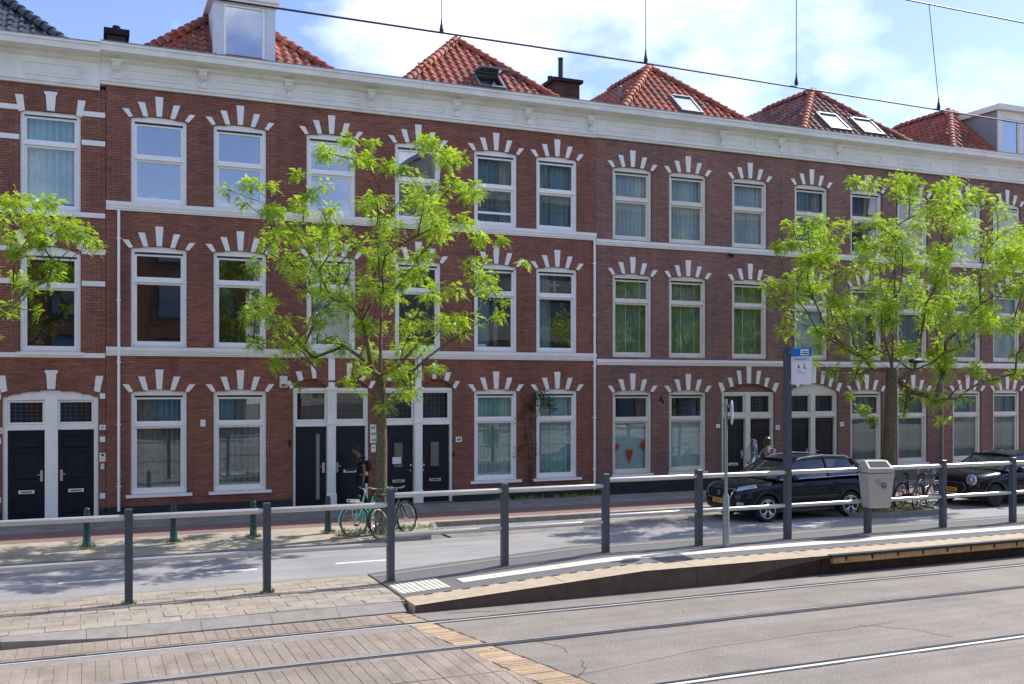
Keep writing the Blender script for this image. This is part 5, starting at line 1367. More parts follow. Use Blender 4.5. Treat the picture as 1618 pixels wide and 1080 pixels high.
leaf_cloud(mb, [(11.65,25.92,2.3),(11.45,25.92,1.9),(11.4,25.9,1.6),(11.62,25.92,1.3),(11.75,25.92,1.5),(11.6,25.92,.9),(11.2,25.92,1.45),(11.22,25.92,2.45)], 18, .08, .04, rnd, .4); mb.build('foliage', M['leaf_dark'], cl)
# weeds along the foot of the wall, in the pits and at the posts
mb = MB(); rnd = random.Random(5)
def tuft(x, y, z, n, r, hgt):
    for _ in range(n):
        a = rnd.uniform(0, 6.28); q = r*math.sqrt(rnd.random()); px_, py_ = x+q*math.cos(a), y+q*math.sin(a)*.6
        h_ = hgt*rnd.uniform(.4, 1.1); dx, dy = rnd.uniform(-.5,.5)*h_, rnd.uniform(-.5,.5)*h_; w = .006+.008*rnd.random()
        mb.add([(px_-w,py_,z),(px_+w,py_,z),(px_+dx+w*.3,py_+dy,z+h_)], [(0,1,2)])
for i in range(34): tuft(rnd.choice((rnd.gauss(11.6,.5), rnd.gauss(13.1,.35), rnd.uniform(9.5,13.6))), 25.9-rnd.random()*.05, .125, rnd.randint(4,16), rnd.uniform(.05,.16), rnd.uniform(.05,.16))
for i in range(8): tuft(rnd.uniform(7.0, 7.4), 25.85, .125, 10, .08, .12)
for x, y in ((.0,21.75),(1.66,21.75),(3.28,21.8),(4.91,21.9)): tuft(x, y, .1, 60, .17, .09)
for x in (.58, 2.6, 4.6): tuft(x, RY-.03, .105, 40, .12, .07)
for i in range(40): tuft(rnd.uniform(5.0, 7.2), rnd.uniform(20.9, 22.0), .1, 12, .16, .1)
for i in range(90): tuft(rnd.uniform(17.7, 20.8), rnd.uniform(19.7, 21.9), .08, 12, .18, .16)
for i in range(14): tuft(rnd.uniform(8, 17), 22.3, .0, 10, .15, .06)
tuft(XP-.02, 14.55, .08, 40, .05, .06)
w_ = mb.build('weeds', M['grass']); tag(w_, 'green weeds sprouting at wall foot, posts and tree pits', 'weeds', kind='stuff')
mb = MB(); rnd = random.Random(9)
for _ in range(900):
    a, b = rnd.choice(((rnd.uniform(-1.5, 24), rnd.uniform(19.2, 22.3)), (rnd.uniform(-1.5, 4.3), rnd.uniform(14.5, 16.6)), (rnd.uniform(7.5, 17), rnd.uniform(21.6, 22.35)), (rnd.uniform(0, 16), rnd.uniform(9.7, 14))))
    z = .125 if (14.4 < b < 16.7 or (b > 20.7 and a < 7)) else .012 if b < 14 else .09 if 17.3 < a < 21 and b > 19.4 else .012
    if 14 < b < 16.7 and a > 4.3: continue
    if b < 14 and rnd.random() < .75: continue
    s_ = rnd.uniform(.008, .026); an = rnd.uniform(0, 6.28); c, sn = math.cos(an)*s_, math.sin(an)*s_
    mb.add([(a-c,b-sn,z),(a+sn*.5,b-c*.5,z+.006),(a+c,b+sn,z+.002),(a-sn*.5,b+c*.5,z+.01)], [(0,1,2,3)])
M['litter'] = mat('dry_petals', '#bdb68a', .9, var=.3, scale=30, col2='#7d7a4a')
l_ = mb.build('fallen_petals', M['litter']); tag(l_, 'dry petals and leaf scraps scattered on road and paving', 'litter', kind='stuff')

# things standing or hanging behind the panes
o = thing('paper_box', 'small white box on the sill inside the first top floor window', 'box', (1.52, 26.2, 7.9))
mb = MB(); mb.box(1.42, 1.62, 26.19, 26.24, 7.935, 8.01); mb.build('box_body', M['enamel'], o); mb = MB(); mb.box(1.44, 1.60, 26.185, 26.1895, 8.0, 8.006); mb.build('box_edge', M['plastic_grey'], o)
o = thing('hanging_ornament', 'pale cross shaped ornament hung inside the middle floor window', 'ornament', (12.5, 26.2, 6.2))
mb = MB(); mb.prism_y([(12.34, 6.23), (12.66, 6.23), (12.66, 6.27), (12.34, 6.27)], 26.2, 26.21); mb.prism_y([(12.47, 6.05), (12.53, 6.05), (12.53, 6.215), (12.47, 6.215)], 26.2, 26.21); mb.ball((12.5, 26.205, 6.32), (.04, .01, .04), 10, 6); mb.build('ornament_body', M['plastic_grey'], o)
mb = MB(); mb.tube([(12.5, 26.205, 6.36), (12.5, 26.205, 6.5)], .003, 4); mb.build('string', M['plastic_white'], o)
o = thing('paper_card', 'small white card on the sill inside the window with one grey curtain', 'card', (10.2, 26.18, 4.4))
mb = MB(); mb.box(10.1, 10.34, 26.18, 26.19, 4.41, 4.5); mb.build('card', M['enamel'], o); mb = MB(); mb.box(10.13, 10.3, 26.176, 26.1795, 4.45, 4.46); mb.build('card_print', M['plastic_grey'], o)
o = thing('potted_plant', 'dark potted plant inside the top floor window behind the tree', 'plant', (8.45, 26.6, 7.82))
mb = MB(); mb.lathe([(.1, 0), (.14, .22), (.15, .24)], (8.45, 26.6, 7.82), 14); mb.build('pot', M['plinth_grey'], o)
mb = MB(); leaf_cloud(mb, [(8.45+rnd.uniform(-.25,.25), 26.6, 8.35+rnd.uniform(-.25,.3)) for _ in range(10)], 26, .1, .07, rnd, .5); mb.build('foliage', M['leaf_dark'], o)
# ------------------------------------------------------------------ cars
from mathutils.bvhtree import BVHTree
def paint_mat(name, col, flake=0.15):
    m, N, L, b = new_mat(name)
    b.inputs['Base Color'].default_value = rgb(col); b.inputs['Roughness'].default_value = 0.28; b.inputs['Metallic'].default_value = 0.0
    b.inputs['Coat Weight'].default_value = 0.6; b.inputs['Coat Roughness'].default_value = 0.03; b.inputs['Specular IOR Level'].default_value = 0.08
    geo = N.new('ShaderNodeNewGeometry'); n = N.new('ShaderNodeTexNoise'); n.inputs['Scale'].default_value = 3.0; L.new(geo.outputs['Position'], n.inputs['Vector'])
    rp = N.new('ShaderNodeMapRange'); rp.inputs['To Min'].default_value = .22; rp.inputs['To Max'].default_value = .38; L.new(n.outputs['Fac'], rp.inputs['Value']); L.new(rp.outputs[0], b.inputs['Roughness'])
    return m
M['car_blue'] = paint_mat('car_paint_blue', (0.004, 0.006, 0.014), .35)
M['car_black'] = paint_mat('car_paint_black', (0.006, 0.006, 0.009), .25)
M['car_glass'] = mat('car_glass', '#141b20', .03, var=.02, spec=.9, coat=.6)
M['windscreen'] = mat('windscreen_glass', '#2a3d3a', .03, var=.05, scale=2, spec=.9, coat=.6)
M['cladding'] = mat('black_cladding', '#1b1c1e', .55, var=.08)
M['tyre'] = mat('tyre', '#17181a', .75, var=.1)
M['alloy'] = mat('alloy', '#d5d7d9', .35, metal=.35, var=.04)
M['headlamp'] = mat('headlamp_glass', '#aab3bd', .08, metal=.35, var=.1, scale=20, coat=1.0)
M['plate_yellow'] = mat('plate_yellow', '#e5b21b', .4, var=.03)
M['tail_red'] = mat('tail_lamp', '#6d0f12', .15, var=.05, coat=.8)
def eval_mesh(o):
    bpy.context.view_layer.update()
    return bpy.data.meshes.new_from_object(o.evaluated_get(bpy.context.evaluated_depsgraph_get()))
def car(name, label, loc, rz, S, group):
    t = thing(name, label, 'car', loc, rot=(0, 0, R(rz)), group=group)
    st = S['stations']                                  # x, half width, z bottom, z mid, z shoulder, z crown, crown fall
    vs = []; fs = []; k = 0
    for x, hw, zb, zm, zs, zc in st:
        row = [(0, zb), (hw*.72, zb), (hw*.95, zb+.05), (hw, zm), (hw*.985, (zm+zs)/2+.02), (hw*.90, zs), (hw*.6, zs+(zc-zs)*.75), (0, zc)]
        full = [(x, -y, z) for y, z in row] + [(x, y, z) for y, z in row[1:-1]][::-1]
        vs += full; k = len(full)
    for i in range(len(st)-1):
        for j in range(k): fs.append((i*k+j, i*k+(j+1)%k, (i+1)*k+(j+1)%k, (i+1)*k+j))
    fs.append(tuple(range(k))); n0 = (len(st)-1)*k; fs.append(tuple(range(n0+k-1, n0-1, -1)))
    me = bpy.data.meshes.new('body'); me.from_pydata(vs, [], fs); bm = bmesh.new(); bm.from_mesh(me); bmesh.ops.recalc_face_normals(bm, faces=bm.faces); bm.to_mesh(me); bm.free()
    tmp = bpy.data.objects.new('tmp', me); COL.objects.link(tmp); sm = tmp.modifiers.new('s', 'SUBSURF'); sm.levels = 2; sm.render_levels = 2
    cut = MB()
    for ax in S['axles']: cut.lathe([(S['arch'], -1.2), (S['arch'], 1.2)], (ax, 0, S['wr']+.01), 32, 'y')
    cm = cut.mesh('cut', M['cladding']); co = bpy.data.objects.new('cut', cm); COL.objects.link(co)
    # keep the middle of the car closed: only the outer quarter of each side is cut away
    bo = tmp.modifiers.new('b', 'BOOLEAN'); bo.object = co; bo.operation = 'DIFFERENCE'; bo.solver = 'EXACT'
    me2 = eval_mesh(tmp); bpy.data.objects.remove(tmp); bpy.data.objects.remove(co)
    me2.materials.clear(); me2.materials.append(M[S['paint']]); me2.polygons.foreach_set('use_smooth', [True]*len(me2.polygons)); me2.set_sharp_from_angle(angle=R(38)); me2.polygons.foreach_set('material_index', [0]*len(me2.polygons))
    body = link('body', me2, t); me2.name = 'body'
    bv = BVHTree.FromPolygons([v.co for v in me2.vertices], [p.vertices for p in me2.polygons])
    core = MB(); core.box(st[1][0]+.3, st[-2][0]-.3, -.62, .62, .2, .62); core.build('underbody', M['cladding'], t, local=True)
    def patch(corners, d, name, m, nu=6, nv=3, off=.007, parent=None):
        """a small panel that lies on the bodywork: bilinear grid between four corners, dropped on the body along d"""
        d = Vector(d).normalized(); A, B, C_, D_ = [Vector(c) for c in corners]; V = []
        for j in range(nv+1):
            for i in range(nu+1):
                u, v = i/nu, j/nv; p = (A*(1-u)+B*u)*(1-v) + (D_*(1-u)+C_*u)*v
                h, nrm, _, _ = bv.ray_cast(p - d*1.5, d)
                q = h if h is not None else p; V.append(tuple(q - d*off))
        F_ = [(j*(nu+1)+i, j*(nu+1)+i+1, (j+1)*(nu+1)+i+1, (j+1)*(nu+1)+i) for j in range(nv) for i in range(nu)]
        mb = MB(); mb.add(V, F_); n_ = len(V); mb.add([tuple(Vector(q)+d*off*2) for q in V], [])
        rim = [i for i in range(nu+1)] + [(j*(nu+1)+nu) for j in range(1, nv+1)] + [nv*(nu+1)+i for i in range(nu-1, -1, -1)] + [j*(nu+1) for j in range(nv-1, 0, -1)]
        for a, b in zip(rim, rim[1:]+rim[:1]): mb.f.append([a, b, b+n_, a+n_]); mb.mi.append(0)
        return mb.build(name, M[m], parent or t, smooth=False, local=True)
    def line(pts, d, r, name, m, parent=None, off=0):
        d = Vector(d).normalized(); out = []
        for p, q in zip(pts, pts[1:]):
            for i in range(6):
                c = Vector(p)+(Vector(q)-Vector(p))*i/6; h, *_ = bv.ray_cast(c-d*1.5, d); out.append((h if h is not None else c) - d*off)
        h, *_ = bv.ray_cast(Vector(pts[-1])-d*1.5, d); out.append((h if h is not None else Vector(pts[-1])) - d*off)
        mb = MB(); mb.tube(out, r, 5); return mb.build(name, M[m], parent or t, local=True)
    # cabin
    G = S['cabin']; zb_, hb_, ht_ = G['belt'], G['hb'], G['ht']
    xw, xr, xq, xe = G['x']                              # windscreen foot, roof front, roof rear, rear window foot
    zr1, zr2, zr3 = G['zr']
    xm = (xr+xq)/2
    bot = [(xw, zb_), (xr, zb_+.01), (xm, zb_+.025), (xq, zb_+.05), (xe, zb_+.03)]
    top = [(xr, zr1), ((xr+xm)/2, (zr1+zr2)/2+.012), (xm, zr2), ((xm+xq)/2, (zr2+zr3)/2+.012), (xq, zr3)]
    mb = MB()
    for s_ in (-1, 1):
        V = [(x, s_*hb_, z-.03) for x, z in bot] + [(x, s_*ht_, z) for x, z in top]
        mb.add(V, [(0,1,5), (1,2,6,5), (2,7,6), (2,3,8,7), (3,9,8), (3,4,9)])
    mb.build('side_window', M['car_glass'], t, local=True)
    mb = MB(); n = 6; V = []
    for j in range(5):
        v = j/4
        for i in range(n+1):
            u = -1+2*i/n; hw = hb_*.97*(1-v)+ht_*v; V.append((xw-.16*(1-u*u)*(1-v)+(xr-xw)*v-.06*(1-u*u)*v, u*hw, zb_-.0+(zr1-zb_)*v + .02*math.sin(v*3.1)))
    mb.add(V, [(j*(n+1)+i, j*(n+1)+i+1, (j+1)*(n+1)+i+1, (j+1)*(n+1)+i) for j in range(4) for i in range(n)]); mb.build('windscreen', M['windscreen'], t, local=True, smooth=True)
    mb = MB(); V = []
    for j in range(4):
        v = j/3
        for i in range(n+1):
            u = -1+2*i/n; hw = hb_*.95*(1-v)+ht_*v; V.append((xe+.08*(1-u*u)*(1-v)+(xq-xe)*v, u*hw, zb_+.02+(zr3-zb_-.02)*v))
    mb.add(V, [(j*(n+1)+i, j*(n+1)+i+1, (j+1)*(n+1)+i+1, (j+1)*(n+1)+i) for j in range(3) for i in range(n)]); mb.build('rear_window', M['car_glass'], t, local=True, smooth=True)
    mb = MB(); V = []; rs = [(xr-.05, zr1-.015)] + top + [(xq+.1, zr3-.03)]
    for x, z in rs:
        for i in range(n+1):
            u = -1+2*i/n; V.append((x-(.06*(1-u*u) if x < xm else -.04*(1-u*u)), u*(ht_+.012), z + .045*(1-u*u)+.004))
    k2 = n+1; mb.add(V, [(j*k2+i, j*k2+i+1, (j+1)*k2+i+1, (j+1)*k2+i) for j in range(len(rs)-1) for i in range(n)])
    for s_ in (0, n):
        mb.add([V[j*k2+s_] for j in range(len(rs))] + [(V[j*k2+s_][0], V[j*k2+s_][1]*1.0, V[j*k2+s_][2]-.05) for j in range(len(rs))], [(j, j+1, j+1+len(rs), j+len(rs)) for j in range(len(rs)-1)])
    mb.build('roof', M[S['paint']], t, local=True, smooth=True)
    for s_ in (-1, 1):
        p = MB(); p.tube([(xw-.02, s_*hb_, zb_-.03), ((xw+xr)/2, s_*(hb_*.5+ht_*.5+.012), (zb_+zr1)/2), (xr, s_*(ht_+.005), zr1)], [.05, .035, .035], 6); p.build('pillar', M[S['paint']], t, local=True)
        p = MB(); p.tube([(xm+.05, s_*(hb_+.003), zb_-.02), (xm+.02, s_*(ht_+.006), zr2)], .034, 6); p.build('pillar', M['cladding'], t, local=True)
        p = MB(); p.tube([(xe-.05, s_*(hb_-.0), zb_-.02), ((xe+xq)/2-.03, s_*((hb_+ht_)/2+.01), (zb_+zr3)/2), (xq, s_*(ht_), zr3)], [.13, .10, .06], 6); p.build('pillar', M[S['paint']], t, local=True)
        p = MB(); p.tube([(xw+.12, s_*(hb_+.022), zb_-.02), (xm, s_*(hb_+.02), zb_+.01), (xe-.15, s_*(hb_+.012), zb_+.035)], .011, 5); p.build('window_trim', M['chrome'], t, local=True)
        if S.get('rails'):
            p = MB(); p.tube([(xr+.12, s_*(ht_-.02), zr1+.02), (xr+.25, s_*(ht_-.02), zr1+.075), (xm, s_*(ht_-.02), zr2+.065), (xq-.15, s_*(ht_-.02), zr3+.085), (xq-.03, s_*(ht_-.02), zr3+.03)], .016, 6); p.build('roof_rail', M['alloy'], t, local=True)
        p = MB(); p.ball((xw+.42, s_*(hb_+.2), zb_+.03), (.07, .11, .075), 10, 6); p.tube([(xw+.42, s_*(hb_+.0), zb_-.02), (xw+.42, s_*(hb_+.13), zb_)], .022, 6); p.build('mirror', M['cladding'], t, local=True, smooth=True)
        for x in S['seams']: line([(x, s_*.5, S['sill']+.02), (x+.03, s_*.5, .75), (x, s_*.5, zb_-.06)], (0, -s_, 0), .006, 'door_seam', 'slot', off=-.003)
        for x in S['handles']: 
            h, *_ = bv.ray_cast(Vector((x, s_*2, zb_-.13)), Vector((0, -s_, 0))); yy = h.y if h else s_*.88
            p = MB(); p.tube([(x-.1, yy+s_*.01, zb_-.13), (x-.08, yy+s_*.035, zb_-.13), (x+.08, yy+s_*.035, zb_-.125), (x+.1, yy+s_*.01, zb_-.125)], .014, 6); p.build('door_handle', M[S['paint']], t, local=True)
        for ax in S['axles']:
            mb = MB(); n3 = 20; r0, r1 = S['arch']-.01, S['arch']+.055; V = []
            for i in range(n3+1):
                a = -.22+(math.pi+.44)*i/n3
                for r_ in (r0, r1):
                    x, z = ax+r_*math.cos(a), S['wr']+.01+r_*math.sin(a); h, *_ = bv.ray_cast(Vector((ax+(S['arch']+.02)*math.cos(a) if r_ == r0 else x, s_*2, max(z, S['sill']))), Vector((0, -s_, 0)))
                    yy = (h.y if h and abs(h.y) > .6 else s_*.86); V.append((x, yy+s_*.014, z)); V.append((x, yy-s_*.03, z))
            mb.add(V, [f for i in range(n3) for f in ((4*i, 4*i+2, 4*i+6, 4*i+4), (4*i+1, 4*i, 4*i+4, 4*i+5), (4*i+2, 4*i+3, 4*i+7, 4*i+6))]); mb.build('arch_trim', M['cladding'], t, local=True)
            wy = s_*(S['hw']-.115); w = MB(); wr = S['wr']
            w.lathe([(wr*.70, -.1), (wr*.9, -.105), (wr*.985, -.08), (wr, -.03), (wr, .03), (wr*.985, .08), (wr*.9, .105), (wr*.70, .1)], (ax, wy, wr), 36, 'y'); wo = w.build('wheel', M['tyre'], t, local=True, smooth=True)
            r_ = MB(); r_.torus((ax, wy+s_*.088, wr), wr*.70, .017, 'y', 36, 6)
            for q in range(5):
                for da in (-.16, .16):
                    a = 2*math.pi*q/5+.3; ca, sa = math.cos(a), math.sin(a); cb, sb = math.cos(a+da*1.5), math.sin(a+da*1.5)
                    r_.tube([(ax+ca*.05, wy+s_*.085, wr+sa*.05), (ax+ca*wr*.33, wy+s_*.095, wr+sa*wr*.33), (ax+cb*wr*.69, wy+s_*.09, wr+sb*wr*.69)], [.032, .026, .02], 6)
            r_.lathe([(.05, 0), (.05, .012)], (ax, wy+s_*.085 if s_ > 0 else wy-.097, wr), 12, 'y'); r_.build('rim', M['alloy'] if S.get('alloy', True) else M['cladding'], wo, local=True, smooth=True)
            d_ = MB(); d_.lathe([(wr*.68, -.02), (wr*.68, .02)], (ax, wy+s_*.03, wr), 24, 'y'); d_.build('brake_disc', M['slot'], wo, local=True)
    S['front'](t, patch, line, bv)
    return t
def arona_front(t, patch, line, bv):
    F_ = (1, 0, 0)
    patch(((0,-.46,.56),(0,.46,.56),(0,.54,.80),(0,-.54,.80)), F_, 'grille', 'slot', 8, 3)
    line([(0,-.46,.55),(0,.46,.55)], F_, .012, 'grille_trim', 'chrome'); line([(0,-.46,.55),(0,-.55,.81)], F_, .012, 'grille_trim', 'chrome'); line([(0,.46,.55),(0,.55,.81)], F_, .012, 'grille_trim', 'chrome'); line([(0,-.55,.81),(0,.55,.81)], F_, .010, 'grille_trim', 'chrome')
    g = MB()
    for pts in (((.08,.75),(-.08,.75),(-.08,.70),(.08,.66),(.08,.615),(-.08,.615)),):
        h, *_ = bv.ray_cast(Vector((-1.5, 0, .69)), Vector((1, 0, 0))); x = (h.x if h else .02) - .02
        g.tube([(x, y*.62, .69+(z-.68)*.62) for y, z in pts], .009, 6)
    g.build('emblem', M['chrome'], t, local=True)
    patch(((0,-.6,.28),(0,.6,.28),(0,.62,.44),(0,-.62,.44)), F_, 'lower_grille', 'cladding', 8, 2)
    for s_ in (-1, 1):
        d = (.75, -s_*.66, -.05)
        patch(((.1,s_*.60,.77),(.52,s_*.83,.86),(.46,s_*.83,.93),(.1,s_*.62,.86)), d, 'headlamp', 'headlamp', 6, 2, .008)
        line([(.1,s_*.60,.765),(.52,s_*.84,.855)], d, .008, 'headlamp_trim', 'chrome')
        patch(((.1,s_*.62,.40),(.22,s_*.74,.40),(.22,s_*.74,.50),(.1,s_*.62,.50)), d, 'fog_lamp', 'headlamp', 3, 2, .006)
        patch(((4.0,s_*.55,.86),(3.9,s_*.86,.88),(3.86,s_*.86,1.0),(4.0,s_*.55,1.0)), (-.7, -s_*.7, 0), 'tail_lamp', 'tail_red', 4, 2)
        patch(((1.15,s_*.8,.22),(2.95,s_*.8,.22),(2.95,s_*.8,.36),(1.15,s_*.8,.36)), (0,-s_,0), 'sill_cladding', 'cladding', 6, 2, .012)
    h, *_ = bv.ray_cast(Vector((-1.5, 0, .5)), Vector((1, 0, 0))); x = h.x - .025
    p = MB(); p.box(x, x+.015, -.26, .26, .435, .545); po = p.build('number_plate', M['plate_yellow'], t, local=True)
    lettering('plate_text', 'ZX·753·S', .1, M['ink'], po, (x-.003, 0, .49), rot=(R(90), 0, R(-90)), bold=.001, local=True)
    # glint on the rear side window, modelled as a pale glossy plate
    q = MB(); q.add([(3.32,-.80,1.16),(3.58,-.76,1.22),(3.64,-.74,1.32),(3.42,-.77,1.27),(3.32,-.806,1.16),(3.58,-.766,1.22),(3.64,-.746,1.32),(3.42,-.776,1.27)], [(4,5,6,7),(0,3,2,1),(0,1,5,4),(1,2,6,5),(2,3,7,6),(3,0,4,7)]); q.build('rear_quarter_glint', M['headlamp'], t, local=True)
SUV = dict(paint='car_blue', hw=.89, wr=.325, arch=.375, axles=(.82, 3.386), sill=.27, rails=True, seams=(1.28, 2.33, 3.2), handles=(2.1, 3.0), front=arona_front,
    stations=[(0.02,.50,.34,.52,.68,.74),(.03,.62,.28,.50,.74,.82),(.16,.80,.24,.52,.82,.90),(.42,.875,.23,.56,.89,.965),(.82,.89,.24,.58,.93,1.01),(1.2,.885,.24,.58,.965,1.05),(1.9,.885,.24,.58,.99,1.04),(2.7,.89,.24,.58,1.01,1.05),(3.4,.885,.26,.6,1.02,1.06),(3.85,.86,.30,.64,1.03,1.06),(4.08,.78,.36,.66,.98,1.02),(4.13,.66,.42,.66,.88,.92)],
    cabin=dict(belt=1.03, hb=.80, ht=.61, x=(1.12, 1.80, 3.60, 3.98), zr=(1.45, 1.51, 1.45)))
car('parked_car', 'dark blue SUV with silver roof rails parked behind the stop sign', (14.47, 20.86, 0), 0, SUV, 'cars parked along the kerb')
def mini_front(t, patch, line, bv):
    F_ = (1, 0, 0)
    patch(((0,-.40,.36),(0,.40,.36),(0,.50,.62),(0,-.50,.62)), F_, 'grille', 'slot', 8, 3)
    for a, b in (((0,-.40,.35),(0,.40,.35)), ((0,-.40,.35),(0,-.53,.52)), ((0,.40,.35),(0,.53,.52)), ((0,-.53,.52),(0,-.47,.65)), ((0,.53,.52),(0,.47,.65)), ((0,-.47,.65),(0,.47,.65))):
        line([a, b], F_, .013, 'grille_trim', 'chrome')
    for s_ in (-1, 1):
        d = Vector((.86, -s_*.5, -.06)).normalized(); h, *_ = bv.ray_cast(Vector((.18, s_*.62, .74))-d*1.5, d)
        c = (h if h is not None else Vector((.1, s_*.62, .74)))
        u = d.cross(Vector((0,0,1))).normalized(); w = u.cross(d)
        g = MB(); V = []
        for rr_, kk in ((.125,.0),(.125,.025),(.10,.045),(.0,.05)):
            for i in range(24): a = 2*math.pi*i/24; V.append(tuple(c + u*math.cos(a)*rr_*.92 + w*math.sin(a)*rr_*1.12 - d*kk))
        g.add(V, [(q*24+i, q*24+(i+1)%24, (q+1)*24+(i+1)%24, (q+1)*24+i) for q in range(3) for i in range(24)]); hl = g.build('headlamp', M['headlamp'], t, local=True, smooth=True)
        g = MB(); pts = [tuple(c + u*math.cos(a)*.122 + w*math.sin(a)*.147 - d*.022) for a in [2*math.pi*i/24 for i in range(25)]]; g.tube(pts, .012, 6); g.build('headlamp_ring', M['chrome'], hl, local=True)
        g = MB(); pts = [tuple(c + u*math.cos(a)*.075 + w*math.sin(a)*.09 - d*.052) for a in [2*math.pi*i/20 for i in range(21)]]; g.tube(pts, .01, 6); g.build('lamp_reflector', M['slot'], hl, local=True)
    h, *_ = bv.ray_cast(Vector((-1.5, 0, .45)), Vector((1, 0, 0))); x = h.x - .025
    p = MB(); p.box(x, x+.015, -.26, .26, .40, .51); po = p.build('number_plate', M['plate_yellow'], t, local=True)
    lettering('plate_text', 'G·207·KK', .1, M['ink'], po, (x-.003, 0, .455), rot=(R(90), 0, R(-90)), bold=.001, local=True)
MINI = dict(paint='car_black', hw=.9, wr=.315, arch=.36, axles=(.78, 3.45), sill=.25, seams=(1.35, 2.35, 3.1), handles=(2.12, 2.95), front=mini_front, alloy=False,
    stations=[(0.02,.52,.26,.46,.64,.72),(.04,.66,.22,.46,.72,.80),(.2,.83,.19,.48,.82,.90),(.5,.89,.18,.52,.88,.955),(.78,.9,.19,.54,.91,.985),(1.2,.9,.19,.54,.94,1.0),(2.0,.9,.19,.54,.96,1.0),(2.8,.9,.19,.54,.97,1.0),(3.45,.9,.2,.56,.97,1.0),(3.95,.87,.24,.58,.96,.99),(4.2,.8,.3,.6,.92,.95),(4.25,.7,.36,.6,.84,.88)],
    cabin=dict(belt=.99, hb=.82, ht=.63, x=(1.15, 1.75, 3.75, 4.15), zr=(1.37, 1.425, 1.36)))
car('parked_car', 'black rounded hatchback with large oval headlamps parked at right edge', (22.22, 20.95, 0), 0, MINI, 'cars parked along the kerb')

